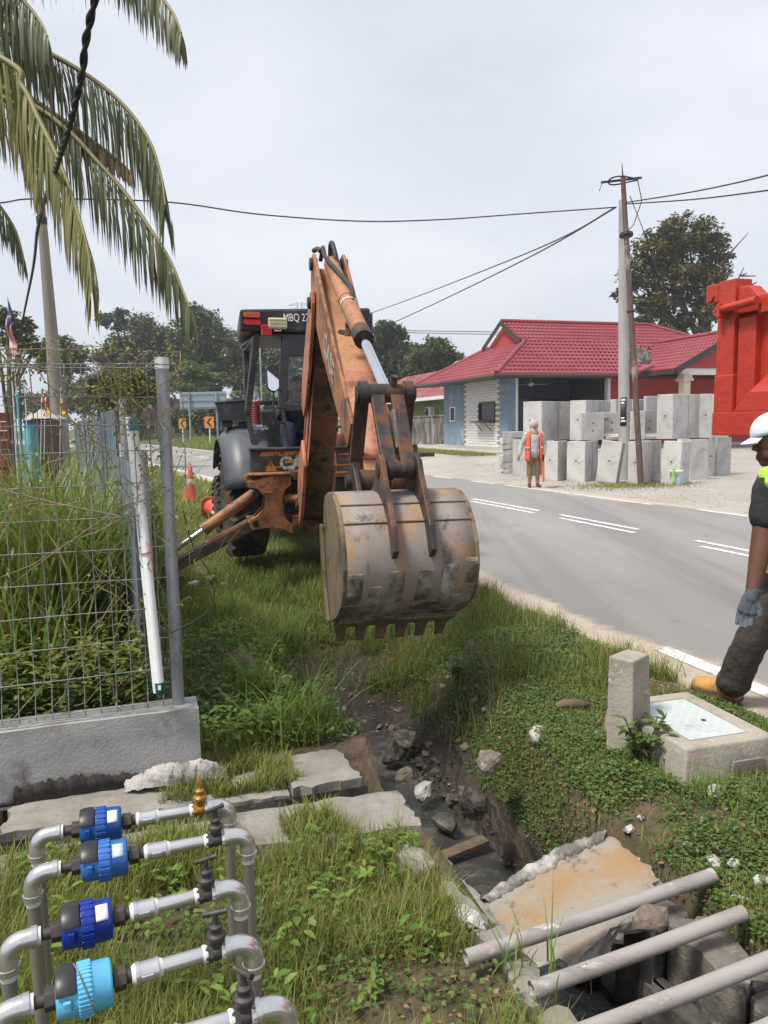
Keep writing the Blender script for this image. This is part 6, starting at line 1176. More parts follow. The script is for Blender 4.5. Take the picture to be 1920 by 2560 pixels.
sr = thing('steel_strut', 'rusty steel pole leaning against the concrete utility pole', 'pole', V((sb_.x, sb_.y, 0)))
q = MB(); q.tube([sb_ - V((0, 0, .1)), sb_.lerp(st_, .5), st_], [.075, .068, .06], 14); q.build('shaft', 'strut_rust', sr, world=True)
q = MB(); q.cyl(sb_.lerp(st_, .55), sb_.lerp(st_, .555), .10); q.build('band', 'strut_rust', sr, world=True); q = MB(); q.cyl(sb_.lerp(st_, .80), sb_.lerp(st_, .808), .17); q.build('clamp', 'cable_black', sr, world=True)
q = MB(); c_ = st_ - V((0, 0, .1)); q.tube([c_ + V((.36 * math.cos(a), .3 * math.sin(a), .03 * math.sin(2 * a))) for a in np.linspace(0, 6.28, 22)], .02, 6, cap=False); q.bar(c_ + V((-.55, 0, -.04)), c_ + V((.48, 0, .06)), .05, .05); q.build('cross_arm', 'cable_black', sr, world=True)
q = MB(); q.cyl(st_, st_ + V((-.03, 0, .32)), .02, .008); q.tube([c_ + V((.38, 0, 0)), c_ + V((.5, 0, -.5)), c_ + V((.3, 0, -1.1)), c_ + V((.1, 0, -1.3))], .012, 6); q.tube([c_ + V((-.5, 0, 0)), c_ + V((-.6, 0, -.25))], .01, 6); q.build('earth_wire', 'cable_black', sr, world=True)
# left pole behind the palm
mat('pole_brown', (.27, .235, .20), (.21, .18, .155), 4, .85, bump=.2, bscale=30, stretch=(1, 1, .3))
YL = 17.; lt_, lb2 = at(101, 500, YL), at(150, 1085, YL); lb2 = lt_ + (lb2 - lt_) * ((lt_.z + .1) / (lt_.z - lb2.z))
lp = thing('lamp_pole', 'slender brown concrete pole rising behind the mesh fence into the palm fronds', 'utility pole', V((lb2.x, lb2.y, 0)))
q = MB(); q.tube([lb2, lb2.lerp(lt_, .5), lt_], [.185, .14, .085], 20); q.build('shaft', 'pole_brown', lp, world=True)
q = MB(); q.cyl(lt_ - V((0, 0, .5)), lt_ - V((0, 0, .35)), .11); q.build('band', 'cable_black', lp, world=True)
# cables
def cable(label, pts, r_, twist=0, sag=0., name='overhead_cable'):
    pts = [V(p) for p in pts]; out = []
    for i in range(len(pts) - 1):
        p0, p1, p2, p3 = pts[max(i - 1, 0)], pts[i], pts[i + 1], pts[min(i + 2, len(pts) - 1)]
        for t in np.linspace(0, 1, 15)[:-1]: out.append(.5 * ((2 * p1) + (p2 - p0) * t + (2 * p0 - 5 * p1 + 4 * p2 - p3) * t * t + (3 * p1 - p0 - 3 * p2 + p3) * t ** 3))
    out.append(pts[-1]); q = MB()
    if not twist: q.tube(out, r_, 6)
    else:
        L_ = 0; k_ = []; fine = []
        for a, b in zip(out[:-1], out[1:]):
            m = max(2, int((b - a).length / (twist / 12)))
            for t in range(m): fine.append(a.lerp(b, t / m))
        acc = 0.; prev = fine[0]
        strands = [[], []]
        for p in fine:
            acc += (p - prev).length; prev = p; d = (out[-1] - out[0]).normalized(); u = d.cross(V((1, 0, 0))).normalized(); w_ = d.cross(u)
            for j in (0, 1): a = 2 * math.pi * acc / twist + math.pi * j; strands[j].append(p + (u * math.cos(a) + w_ * math.sin(a)) * r_ * .8)
        for st in strands: q.tube(st, r_, 7)
    o = q.build(name, 'cable_black'); tag(rebase(o, pts[0]), label, 'cable'); return o
pj = at(1540, 518, YP)
cable('long overhead wire sagging from the utility pole to the pole behind the palm', [pj, at(1300, 535, 21), at(1100, 549, 20.6), at(900, 553, 20), at(650, 536, 19), at(415, 505, 18), at(100, 497, YL), at(0, 507, 16), at(-200, 520, 14)], .016)
cable('upper of two overhead wires running from the utility pole down left behind the arm', [pj, at(1300, 640, 30), at(920, 785, 55), at(700, 850, 75)], .022)
cable('lower of two overhead wires running from the utility pole down left behind the arm', [pj, at(1300, 655, 28), at(985, 806, 45), at(700, 930, 62)], .022)
cable('upper overhead wire running right from the utility pole to the picture edge', [at(1567, 506, YP), at(1740, 478, 18), at(1920, 438, 15), at(2200, 360, 12)], .016)
cable('lower overhead wire running right from the utility pole to the picture edge', [at(1567, 510, YP), at(1740, 498, 18), at(1920, 476, 15), at(2200, 440, 12)], .016)
cable('thin stay wire slanting down behind the utility pole', [at(1575, 490, YP), at(1610, 580, 24), at(1640, 660, 27), at(1700, 800, 33)], .012)
cable('thick twisted black cable hanging down past the palm fronds', [at(262, -120, 2.6), at(236, 0, 2.75), at(213, 108, 2.95), at(204, 187, 3.1), at(174, 312, 3.5), at(140, 420, 4.2), at(112, 500, 5.4), at(93, 577, 6.5), at(82, 672, 8), at(56, 803, 10.5), at(40, 900, 13)], .0085, twist=.22)
q = None
# ================================================================== traffic cones
mat('cone_orange', (.62, .085, .05), (.54, .07, .045), 8, .5, stain=(.40, .12, .09), sscale=6, samt=.63); mat('reflective', (.62, .60, .58), (.5, .48, .46), 18, .5, stain=(.5, .12, .08), sscale=9, samt=.6)
def cone(loc, M, label, band=(.46, .62)):
    r_ = thing('traffic_cone', label, 'traffic cone', loc, 0, tilt=M, group='traffic cones by the digger')
    def rr(f): return lerp(.155, .03, f)
    q = MB(); q.prism([(-.19, -.13), (-.13, -.19), (.13, -.19), (.19, -.13), (.19, .13), (.13, .19), (-.13, .19), (-.19, .13)], (0, 0, 0), (1, 0, 0), (0, 1, 0), (0, 0, 1), 0, .03); q.build('base', 'cone_orange', r_, bevel=.006)
    q = MB(); q.lathe([(rr(0), .03), (rr(.1), .09), (rr(.5), .40), (rr(.97), .74), (.022, .76), (.02, .74)], (0, 0, 0), (0, 0, 1), 24); q.build('body', 'cone_orange', r_)
    q = MB(); h0, h1 = .03 + .71 * band[0], .03 + .71 * band[1]; q.lathe([(rr(band[0]) + .004, h0), (rr(band[1]) + .004, h1)], (0, 0, 0), (0, 0, 1), 24); q.build('reflective_band', 'reflective', r_); return r_
p_ = gz(475, 1250, 0.); p_.z = float(terrain(*ns(p_))) + .0; cone(p_, Matrix.Rotation(R(3), 4, 'Y'), 'orange traffic cone standing upright on the grass left of the digger')
p_ = at(528, 1232, 13.5); p_.z = float(terrain(*ns(p_))) + .19; cone(p_, Matrix.Rotation(R(25), 4, 'Z') @ Matrix.Rotation(R(100), 4, 'X'), 'orange traffic cone lying on its side behind the digger wheel', (.5, .66))
# ================================================================== road signs
mat('sign_orange', (.72, .30, .03), (.66, .27, .025), 5, .5); mat('sign_black', (.02, .02, .02), (.03, .03, .03), 5, .5); mat('sign_back', (.30, .36, .41), (.26, .31, .36), 3, .5, metal=.3)
for (px, py, w_, h_, Y_, lb_) in ((456, 1059, 18, 25, 66, 'orange chevron sign, the farther of the two beside the road'), (523, 1056, 23, 28, 60, 'orange chevron sign on a white post, nearest the digger'), (604, 1062, 22, 26, 62, 'orange chevron sign mostly hidden behind the digger tool box')):
    c_ = at(px, py, Y_); W_, H_ = w_ / F * Y_, h_ / F * Y_; r_ = thing('chevron_sign', lb_, 'road sign', V((c_.x, c_.y, 0)), group='chevron signs along the bend')
    q = MB(); q.box(c_, (W_, .03, H_)); q.build('board', 'sign_orange', r_, world=True); 
    q = MB(); a = .32; q.prism([(-.30 * W_, 0), (.08 * W_, .40 * H_), (.34 * W_, .40 * H_), (-.04 * W_, 0), (.34 * W_, -.40 * H_), (.08 * W_, -.40 * H_)], c_ - V((0, .0155, 0)), (1, 0, 0), (0, 0, 1), (0, -1, 0), 0, .004); q.build('chevron', 'sign_black', r_, world=True)
    q = MB(); q.cyl(V((c_.x, c_.y + .05, -.1)), V((c_.x, c_.y + .05, c_.z + H_ / 2)), .05, n=10); q.build('post', 'sign_white', r_, world=True)
c_ = at(508, 1001, 64); W_, H_ = 116 / F * 64, 42 / F * 64; r_ = thing('road_sign', 'back of a large grey direction sign on two posts beyond the bend', 'road sign', V((c_.x, c_.y, 0)))
q = MB(); q.box(c_, (W_, .05, H_)); q.build('panel', 'sign_back', r_, world=True)
for f in (-.38, 0, .38): q = MB(); q.box(c_ + V((0, -.06, f * H_)), (W_ * .98, .06, .07)); q.build('stiffener', 'sign_back', r_, world=True)
for f in (-.29, .29): q = MB(); q.cyl(V((c_.x + f * W_, c_.y - .15, -.1)), V((c_.x + f * W_, c_.y - .15, c_.z + H_ / 2)), .08, n=10); q.build('post', 'sign_back', r_, world=True)
# grey lamp post and sign backs seen through the cab
c_ = at(656, 1045, 50); r_ = thing('street_pole', 'thin pale pole with small sign plates seen through the open cab', 'pole', V((c_.x, c_.y, 0)))
q = MB(); q.cyl(V((c_.x, c_.y, -.1)), V((c_.x, c_.y, at(656, 850, 50).z)), .06, n=10); q.build('post', 'pole_concrete', r_, world=True)
for py, k_ in ((1010, .5), (1037, .34)): p_ = at(650, py, 49.9); q = MB(); q.box(p_, (k_, .03, k_), Matrix.Rotation(R(45 if k_ > .4 else 0), 3, 'Y')); q.build('sign_plate', 'sign_back', r_, world=True)
# ================================================================== red tipper truck (tail corner in view)
mat('truck_red', (.47, .042, .020), (.42, .036, .018), 5, .35, bump=.25, bscale=14, stain=(.41, .036, .018), sscale=5, samt=.6, swid=.3, stain2=(.30, .03, .02), s2scale=30, s2amt=.72)
TN = 4.9
def tz(py, px=1800): return on_n(px, py, TN)
n_, s_t = ns(on_n(1790, 900, TN)); print('truck tail s', s_t)
ZT, ZB = on_n(1792, 706, TN).z, on_n(1792, 1088, TN).z; print('truck z', ZT, ZB)
tk = thing('dump_truck', 'bright red tipper truck body reaching in from the right edge above the road', 'truck', P(TN, s_t, 0), ROADANG)
def tl(n, s, z): return V((n - TN, s - s_t, z))
def tpart(name, m, fn, bevel=0., par=None): q = MB(); fn(q); return q.build(name, m, par or tk, bevel=bevel)
def tb(q, n0, n1, s0, s1, z0, z1): q.hexa([tl(TN + n0, s_t + s0, z0), tl(TN + n1, s_t + s0, z0), tl(TN + n1, s_t + s1, z0), tl(TN + n0, s_t + s1, z0), tl(TN + n0, s_t + s0, z1), tl(TN + n1, s_t + s0, z1), tl(TN + n1, s_t + s1, z1), tl(TN + n0, s_t + s1, z1)])
ZR = ZT - .20
sidep = tpart('side_panel', 'truck_red', lambda q: tb(q, .09, .13, -6, -.05, ZB + .2, ZR - .05), .004)
tpart('corner_post', 'truck_red', lambda q: tb(q, -.0, .18, -.20, 0, ZB + .198, ZT), .009)
tpart('post_head', 'truck_red', lambda q: q.prism([(-.20, ZT - .3), (-.20, ZT - .07), (-.33, ZT - .08), (-.46, ZR - .0), (-.46, ZT - .3)], tl(TN, s_t, 0), (0, 1, 0), (0, 0, 1), (1, 0, 0), .03, .15), .012)
tpart('hinge_bracket', 'truck_red', lambda q: (tb(q, .0, .14, .005, .15, ZT - .17, ZT - .01), tb(q, .03, .12, .004, .09, ZT - .28, ZT - .171)), .008); tpart('hinge_pin', 'truck_red', lambda q: q.cyl(tl(TN - .02, s_t + .08, ZT - .12), tl(TN + .16, s_t + .08, ZT - .12), .035))
tpart('top_rail', 'truck_red', lambda q: tb(q, .0, .16, -6, -.46, ZR - .13, ZR + .02), .009)
tpart('latch_bar', 'truck_red', lambda q: (q.cyl(tl(TN - .05, s_t - .06, ZR - .05), tl(TN - .05, s_t - .50, ZR - .03), .035), q.box(tl(TN - .04, s_t - .1, ZR - .06), (.1, .04, .12))), .005)
tpart('inner_post', 'truck_red', lambda q: tb(q, .025, .09, -.42, -.225, ZB + .195, ZR - .14), .006)
tpart('lower_block', 'truck_red', lambda q: tb(q, -.012, .17, -.215, .004, ZB + .197, ZB + .52), .010)
tpart('bottom_beam', 'truck_red', lambda q: tb(q, -.018, .2, -6, .008, ZB, ZB + .20), .008)
tpart('gusset', 'truck_red', lambda q: q.hexa([tl(TN - .01, s_t - .23, ZB + .201), tl(TN - .01, s_t - 6, ZB + .201), tl(TN + .088, s_t - 6, ZB + .201), tl(TN + .088, s_t - .23, ZB + .201), tl(TN - .005, s_t - .40, ZB + .36), tl(TN - .005, s_t - 6, ZB + .36), tl(TN + .088, s_t - 6, ZB + .50), tl(TN + .088, s_t - .49, ZB + .50)]), .006)
for s_ in (-1.5, -2.7, -3.9, -5.1): tpart('side_rib', 'truck_red', lambda q: tb(q, .0, .085, s_ - .08, s_ + .08, ZB + .21, ZR - .14), .01)
tpart('tailgate', 'truck_red', lambda q: tb(q, .185, 2.3, -.1, -.03, ZB + .05, ZT - .15), .01); tpart('side_panel', 'truck_red', lambda q: tb(q, 2.32, 2.42, -6, 0, ZB, ZT - .1), .01); tpart('floor', 'truck_red', lambda q: tb(q, .21, 2.3, -6, -.11, ZB + .02, ZB + .1))
tpart('chassis_rail', 'panel_dark', lambda q: (tb(q, .75, .85, -8, -.8, ZB - .45, ZB - .05), tb(q, 1.6, 1.7, -8, -.8, ZB - .45, ZB - .05)))
for s_ in (-1.75, -3.05, -7.2):
    for n_ in (.25, 2.15):
        w_ = tpart('wheel', 'tyre_rubber', lambda q: q.lathe([(.28, -.2), (.46, -.24), (.5, -.2), (.515, 0), (.5, .2), (.46, .24), (.28, .2)], tl(TN + n_, s_t + s_, .515), (1, 0, 0), 28)); tpart('rim', 'truck_red', lambda q: q.lathe([(.28, -.18), (.1, -.1), (.1, .1), (.28, .18)], tl(TN + n_, s_t + s_, .515), (1, 0, 0), 20), par=w_)
tpart('cab', 'truck_red', lambda q: tb(q, .1, 2.3, -8.6, -6.2, .8, 2.9), .1)
# ================================================================== people
mat('cap_white', (.70, .74, .82), (.64, .68, .76), 6, .8, bump=.1, bscale=60); mat('tee_black', (.016, .017, .018), (.024, .025, .026), 14, .9, bump=.5, bscale=14)
mat('vest_green', (.40, .72, .05), (.34, .64, .045), 8, .6, bump=.2, bscale=30); mat('trouser_dark', (.048, .040, .032), (.034, .028, .023), 8, .9, bump=.7, bscale=16)
mat('boot_tan', (.52, .28, .065), (.42, .215, .05), 10, .6, bump=.3, bscale=45, stain=(.26, .17, .08), sscale=14, samt=.63, swid=.16); mat('boot_sole', (.10, .075, .05), (.07, .055, .04), 12, .8); mat('glove_grey', (.105, .125, .15), (.05, .06, .075), 90, .95, bump=.6, bscale=160)
mat('skin_dark', (.135, .062, .038), (.105, .048, .03), 10, .5, bump=.08, bscale=110); mat('eye_white', (.6, .58, .55), None, 5, .3)
YW = 4.05
def wp(px, py, dy=0.): return at(px, py, YW + dy)
wk = thing('person', 'worker walking at the right edge in white cap, black shirt, green vest and tan boots', 'person', V((2.12, 4.2, 0)))
hd_ = wp(1934, 1092, 0); fwd = V((-.86, .42, -.28)).normalized(); lf = V((-.42, -.86, 0)).normalized(); upv = lf.cross(fwd); upv = upv if upv.z > 0 else -upv
HM = Matrix((( fwd.x, lf.x, upv.x), (fwd.y, lf.y, upv.y), (fwd.z, lf.z, upv.z)))
def hp(f, l, u): return hd_ + fwd * f + lf * l + upv * u
sh, eb, wr = wp(1925, 1222, -.16), wp(1902, 1372, -.20), wp(1880, 1486, -.24)
sh2, eb2, wr2 = wp(2040, 1215, .22), wp(2075, 1370, .3), wp(2060, 1480, .15)
nk = wp(1962, 1185, .02)
blobs('body', [(hd_, (.098, .078, .112), HM), (hp(.025, 0, -.075), (.072, .06, .062), HM), (hp(.088, 0, -.005), hp(.104, 0, -.036), .010, .015), (hp(.085, 0, -.082), hp(.09, .0, -.088), .024, .022), (hp(.078, 0, -.118), hp(.07, 0, -.115), .026, .028), (hp(.085, .03, .012), hp(.085, -.03, .012), .016, .016),
    (hp(-.01, .08, -.018), (.026, .010, .036), HM), (hp(-.01, -.08, -.018), (.026, .010, .036), HM), (hp(-.03, 0, -.08), nk, .056, .060), (nk, wp(1965, 1240, .02), .065, .1), (sh, eb, .062, .052), (eb, wr, .053, .033), (sh2, eb2, .06, .05), (eb2, wr2, .05, .034), (wp(1970, 1300, .03), wp(1965, 1480, .06), .13, .12)], 'skin_dark', wk, .0075, 4, world=True)
for s_ in (-1, 1):
    q = MB(); q.ell(hp(.088, s_ * .032, .002), (.012, .014, .009), 10, HM); q.build('eye', 'eye_white', wk, world=True)
blobs('hair', [(hp(-.025, 0, .01), (.088, .080, .085), HM), (hp(-.06, 0, -.035), (.055, .070, .055), HM)], 'hair_black', wk, .009, 2, world=True)
blobs('shirt', [(wp(1968, 1265, .03), (.125, .20, .10), None), (wp(1972, 1262, .03), wp(1964, 1480, .06), .155, .145), (sh, lerp(sh, eb, .50), .084, .080), (sh + V((.03, .03, .03)), sh2, .085, .075), (sh2, lerp(sh2, eb2, .55), .075, .072), (sh, sh2, .072, .072), (wp(1962, 1480, .06), wp(1960, 1500, .06), .145, .15)], 'tee_black', wk, .012, 6, world=True, folds=(.09, .020))
vs_ = blobs('vest', [(wp(1975, 1255, .03), wp(1966, 1395, .06), .172, .172), (wp(1974, 1270, .03), (.13, .205, .115)), (sh + V((.045, .045, .035)), sh2 + V((-.03, 0, .035)), .066, .066), (wp(1960, 1200, .0), wp(1975, 1240, .05), .085, .12), (wp(1921, 1190, -.16), wp(1960, 1195, -.06), .050, .06), (wp(1925, 1205, -.22), wp(1950, 1300, -.16), .03, .05)], 'vest_green', wk, .012, 5, world=True, folds=(.1, .012))
hpj, kn, an_ = wp(1946, 1520, -.02), wp(1876, 1606, .02), wp(1836, 1698, .10)
hpj2, kn2, an2 = wp(1992, 1520, .16), wp(2090, 1640, .2), wp(2180, 1760, .25)
blobs('trousers', [(wp(1965, 1500, .06), (.155, .14, .12)), (hpj, kn, .105, .088), (kn, an_, .088, .086), (an_, an_ + (an_ - kn).normalized() * .02, .092, .092), (hpj2, kn2, .098, .08), (kn2, an2, .078, .068)], 'trouser_dark', wk, .010, 4, world=True, folds=(.06, .016))
# boot: shaped sections from heel to toe
def boot(heel, toe, ank, name='boot'):
    d = (toe - heel); d.z = 0; L_ = d.length; d.normalize(); s_ = V((-d.y, d.x, 0)); secs = [(-.02, .040, .115), (.04, .046, .125), (.25, .048, .115), (.45, .050, .088), (.62, .052, .076), (.80, .052, .068), (.93, .042, .055), (1.0, .022, .035)]
    G = []
    for f, w_, h_ in secs:
        G.append([heel + d * (L_ * f) + s_ * (w_ * math.cos(a)) + V((0, 0, .018 + (h_ * (max(0, math.sin(a))) ** .8 if math.sin(a) > 0 else 0) + lerp(heel.z, toe.z, f) - heel.z)) for a in np.linspace(-.0, math.pi, 11)])
    q = MB(); q.shell(G, .004); q.add([p for p in G[0]], [tuple(range(len(G[0])))]); q.tube([heel + V((0, 0, .09)) + d * .045, heel + V((0, 0, .16)) + d * .05, ank + V((0, 0, .02))], [.052, .054, .054], 14) ; b_ = q.build(name, 'boot_tan', wk, world=True)
    q = MB(); pts = [heel + d * (L_ * f) + V((0, 0, lerp(heel.z, toe.z, f) - heel.z)) for f, w_, h_ in secs]; ol = [p + s_ * (w_ + .006) for p, (f, w_, h_) in zip(pts, secs)] + [p - s_ * (w_ + .006) for p, (f, w_, h_) in list(zip(pts, secs))[::-1]]
    k = len(ol); q.add(ol + [p + V((0, 0, .022)) for p in ol], [tuple(range(k))[::-1], tuple(range(k, 2 * k))] + [(i, (i + 1) % k, k + (i + 1) % k, k + i) for i in range(k)]); q.build('sole', 'boot_sole', b_, world=True); 
    q = MB(); q.tube([heel + d * (L_ * .34) + s_ * .052 + V((0, 0, .03)), heel + d * (L_ * .42) + s_ * .045 + V((0, 0, .085)), heel + d * (L_ * .45) + V((0, 0, .112))], .004, 6); q.build('seam', 'boot_sole', b_, world=True)
boot(V((wp(1846, 1752, .12).x, 4.16, .015)), V((wp(1752, 1700, .2).x, 4.36, .03)), an_)
boot(V((an2.x + .05, an2.y, .01)), V((an2.x - .22, an2.y + .05, .01)), an2)
# gloves: palm and five fingers
def glove(h0, h1, hs, flip=1):
    hdv = (h1 - h0).normalized(); hs = V(hs); hs = (hs - hdv * hs.dot(hdv)).normalized(); hn = hdv.cross(hs) * flip
    gl = [(h0 - hdv * .02, h0 + hdv * .02, .036, .036), (h0 + hdv * .02 + hs * .018, h0 + hdv * .088 + hs * .028, .023, .020), (h0 + hdv * .02 - hs * .016, h0 + hdv * .088 - hs * .026, .023, .020), (h0 + hdv * .03, h0 + hdv * .09, .028, .021)]
    for f, (o_, L_) in enumerate(((.034, .070), (.012, .080), (-.010, .076), (-.031, .060))):
        b0 = h0 + hdv * .092 + hs * o_; b1 = b0 + hdv * L_ * .42 + hn * .004; b2 = b1 + hdv * L_ * .34 - hn * .012 - hs * .003; b3 = b2 + hdv * L_ * .25 - hn * .016
        gl += [(b0 - hdv * .015, b1, .0105, .0102), (b1, b2, .0100, .0096), (b2, b3, .0095, .0085)]
    t0_ = h0 + hdv * .028 - hs * .030; gl += [(t0_, t0_ + hdv * .032 - hs * .026 - hn * .006, .015, .013), (t0_ + hdv * .032 - hs * .026 - hn * .006, t0_ + hdv * .068 - hs * .032 - hn * .012, .012, .010)]
    blobs('glove', gl, 'glove_grey', wk, .0042, 2, world=True)
glove(wr, wp(1862, 1545, -.25), (-.93, .36, 0)); glove(wr2, wr2 + (wr2 - eb2).normalized() * .09 + V((-.02, 0, -.03)), (-.93, .36, 0), -1)
# cap: crown and bill
G = []
for i in range(9):
    th = R(lerp(4, 96, i / 8)); G.append([hd_ + HM @ V((.108 * math.sin(th) * math.cos(a) - .004, .090 * math.sin(th) * math.sin(a), .030 + .098 * math.cos(th))) for a in np.linspace(0, 2 * math.pi, 25)])
q = MB(); q.shell(G, .003); cp = q.build('cap', 'cap_white', wk, world=True)
G = []
for i in range(8):
    t = i / 7; G.append([hd_ + HM @ V(((.095 + .085 * t) * math.cos(a) * (1 - .10 * t) + .0, (.078 + .006 * t) * math.sin(a) * (1.05 if t < .9 else .9), .026 - .022 * t - .018 * math.sin(a) ** 2)) for a in np.linspace(-1.05, 1.05, 13)])
q = MB(); q.shell(G, .004); q.build('bill', 'cap_white', cp, world=True)
# ---- flag woman
mat('hoodie_grey', (.44, .43, .425), (.36, .35, .345), 12, .95, bump=.3, bscale=14); mat('vest_orange', (.86, .13, .05), (.78, .11, .045), 10, .6); mat('legging_brown', (.25, .15, .065), (.20, .118, .05), 40, .9); mat('shoe_dark', (.05, .04, .045), (.10, .03, .04), 12, .7); mat('baton_orange', (.85, .12, .06), (.78, .10, .05), 8, .35)
mat('skin_tan', (.34, .19, .125), (.3, .165, .105), 10, .5)
wb = gz(1334, 1218, 0.); wb.z = .0
wo_ = thing('person', 'woman in grey hoodie, orange safety vest and brown leggings standing on the road edge', 'person', wb)
blobs('body', [((0, -.035, 1.47), (.058, .085, .085)), ((0, -.118, 1.46), (.012, .014, .02)), ((-.36, -.06, .80), (-.385, -.08, .70), .032, .035), ((.22, -.06, .80), (.215, -.08, .71), .032, .036), ((-.385, -.08, .70), (-.375, -.10, .64), .028, .016), ((.215, -.08, .71), (.2, -.1, .67), .028, .018), ((-.08, 0, .4), (-.10, -.01, .10), .05, .04), ((.09, 0, .4), (.095, -.01, .10), .05, .04), ((0, 0, .9), (0, 0, 1.3), .12, .12)], 'skin_tan', wo_, .012, 3)
for s_ in (-1, 1): q = MB(); q.ell((s_ * .026, -.112, 1.485), (.014, .006, .007), 8); q.build('eye', 'hair_black', wo_)
q = MB(); q.ell((0, -.112, 1.43), (.024, .006, .007), 8); q.build('mouth', 'hose_red', wo_)
blobs('hood', [((0, .025, 1.495), (.118, .110, .135)), ((0, .03, 1.40), (0, .02, 1.33), .085, .10)], 'hoodie_grey', wo_, .012, 2)
blobs('hoodie', [((0, 0, 1.20), (.19, .12, .14)), ((0, 0, 1.18), (0, .0, .90), .155, .165), ((.0, 0, .90), (0, 0, .84), .17, .165), ((-.17, 0, 1.27), (-.29, .01, 1.03), .078, .066), ((-.29, .01, 1.03), (-.36, -.06, .80), .066, .052), ((.17, 0, 1.27), (.25, .02, 1.03), .078, .066), ((.25, .02, 1.03), (.22, -.06, .80), .066, .052), ((0, .02, 1.30), (0, .0, 1.40), .11, .085)], 'hoodie_grey', wo_, .014, 5, folds=(.09, .02))
for s_ in (-1, 1):
    G = [[V((s_ * x, y_, z_)) for x, y_ in ((.115 + .02 * (1.3 - z_), -.118 - .045 * math.sin((1.32 - z_) * 3.2)), (.165, -.105 - .035 * math.sin((1.32 - z_) * 3.2)), (.205 - .03 * (z_ > 1.25), -.04), (.20 - .03 * (z_ > 1.25), .06))] for z_ in np.linspace(1.33, .64, 12)]
    q = MB(); q.shell(G if s_ < 0 else [r_[::-1] for r_ in G], .008); vv = q.build('vest_panel', 'vest_orange', wo_)
    q = MB(); q.shell([[V((s_ * x, y_ - .012, z_)) for x, y_ in ((.135, -.168), (.165, -.145), (.214, -.045))][::(1 if s_ < 0 else -1)] for z_ in (.93, .98)], .003); q.build('reflective_stripe', 'reflective', vv)
q = MB(); q.shell([[V((x, .15 - .1 * abs(x) / .2, z_)) for x in (-.19, -.1, 0, .1, .19)][::-1] for z_ in np.linspace(1.3, .66, 6)], .008); q.build('vest_back', 'vest_orange', wo_)
blobs('leggings', [((0, 0, .82), (.17, .14, .12)), ((-.085, 0, .80), (-.085, -.015, .46), .095, .066), ((-.085, -.015, .46), (-.10, .0, .10), .064, .043), ((.085, 0, .80), (.09, -.015, .46), .095, .066), ((.09, -.015, .46), (.095, .0, .10), .064, .043)], 'legging_brown', wo_, .012, 4)
for s_ in (-1, 1): blobs('shoe', [((s_ * .10, .02, .045), (s_ * .125, -.13, .035), .045, .038), ((s_ * .10, .02, .06), (s_ * .10, .01, .09), .045, .04)], 'shoe_dark', wo_, .01, 2)
bt = thing('traffic_baton', 'orange traffic baton hanging from the hand of the woman', 'baton', wb + V((.21, -.1, .12)))
q = MB(); q.cyl(wb + V((.212, -.10, .62)), wb + V((.215, -.10, .13)), .026, n=14); q.build('wand', 'baton_orange', bt, world=True); q = MB(); q.cyl(wb + V((.21, -.10, .78)), wb + V((.212, -.10, .62)), .02, n=12); q.build('grip', 'meter_black', bt, world=True)
# ================================================================== vegetation
leafmat('grass_green', (.10, .16, .028), (.27, .285, .068)); leafmat('grass_lush', (.085, .18, .028), (.20, .30, .06), trans=.42); leafmat('creeper_green', (.048, .108, .026), (.115, .185, .045))
leafmat('weed_yellow', (.12, .18, .035), (.25, .28, .07)); leafmat('tree_dark', (.032, .052, .022), (.075, .10, .036), .5, .25); leafmat('tree_mid', (.042, .07, .025), (.10, .135, .045), .5, .25); leafmat('tree_bright', (.065, .115, .020), (.14, .19, .04), .45, .3)
leafmat('tree_olive', (.055, .065, .02), (.12, .115, .035), .45, .22); leafmat('palm_green', (.05, .078, .036), (.115, .14, .062), .4, .3); leafmat('palm_yellow', (.14, .155, .05), (.25, .24, .09), .45, .35); leafmat('palm_dry', (.19, .12, .075), (.28, .19, .12), .7, .2)
mat('bark', (.10, .08, .065), (.06, .05, .042), 6, .95, bump=.6, bscale=12)
def tints(n, dry=.05, lo=0., hi=1.):
    t = np.zeros((n, 3)); t[:, 0] = rng.uniform(lo, hi, n); t[:, 1] = rng.uniform(.25, .75, n); t[:, 2] = np.where(rng.random(n) < dry, rng.uniform(.4, .9, n), rng.uniform(0, .12, n)); return t
def W3(n, s): return np.stack([n * ND[0] + s * DD[0], n * ND[1] + s * DD[1], terrain(n, s) - .005], 1)
def blocked(n, s):
    u = n + bend(s); d = ditch_f(n, s); b = (u > 3.12 + .12 * fbm(n, s, 3, 41) * 2)
    b |= (s < 3.7) & (d > .06) & (n < 1.5); b |= (d > .38); b |= (np.abs(n - 1.45) < .38 + .5 * fbm(n, s, 3, 43)) & (s > 3.7) & (s < 6.6) & (np.random.default_rng(5).random(np.shape(n)) < .8)
    b |= (s > 2.86) & (s < 3.9) & (n < .30) & ((s > 3.14) | (n < -2.3)); b |= (s > 3.12) & (s < 3.76) & (n < 1.1); b |= (n > .34) & (n < 1.08) & (s > 2.80) & (s < 3.2); b |= (n > -.6) & (n < .4) & (s > 3.05) & (s < 3.2)
    x, y = n * ND[0] + s * DD[0], n * ND[1] + s * DD[1]; a_ = (x - c4[0].x) * e1.x + (y - c4[0].y) * e1.y; b_ = (x - c4[0].x) * e2.x + (y - c4[0].y) * e2.y
    b |= (a_ > -.05) & (a_ < L1 + .05) & (b_ > -.05) & (b_ < L2 + .05); b |= (n > 1.0) & (n < 1.75) & (s < 2.75); b |= (n > .97) & (n < 1.1) & (s < 2.85)
    return b
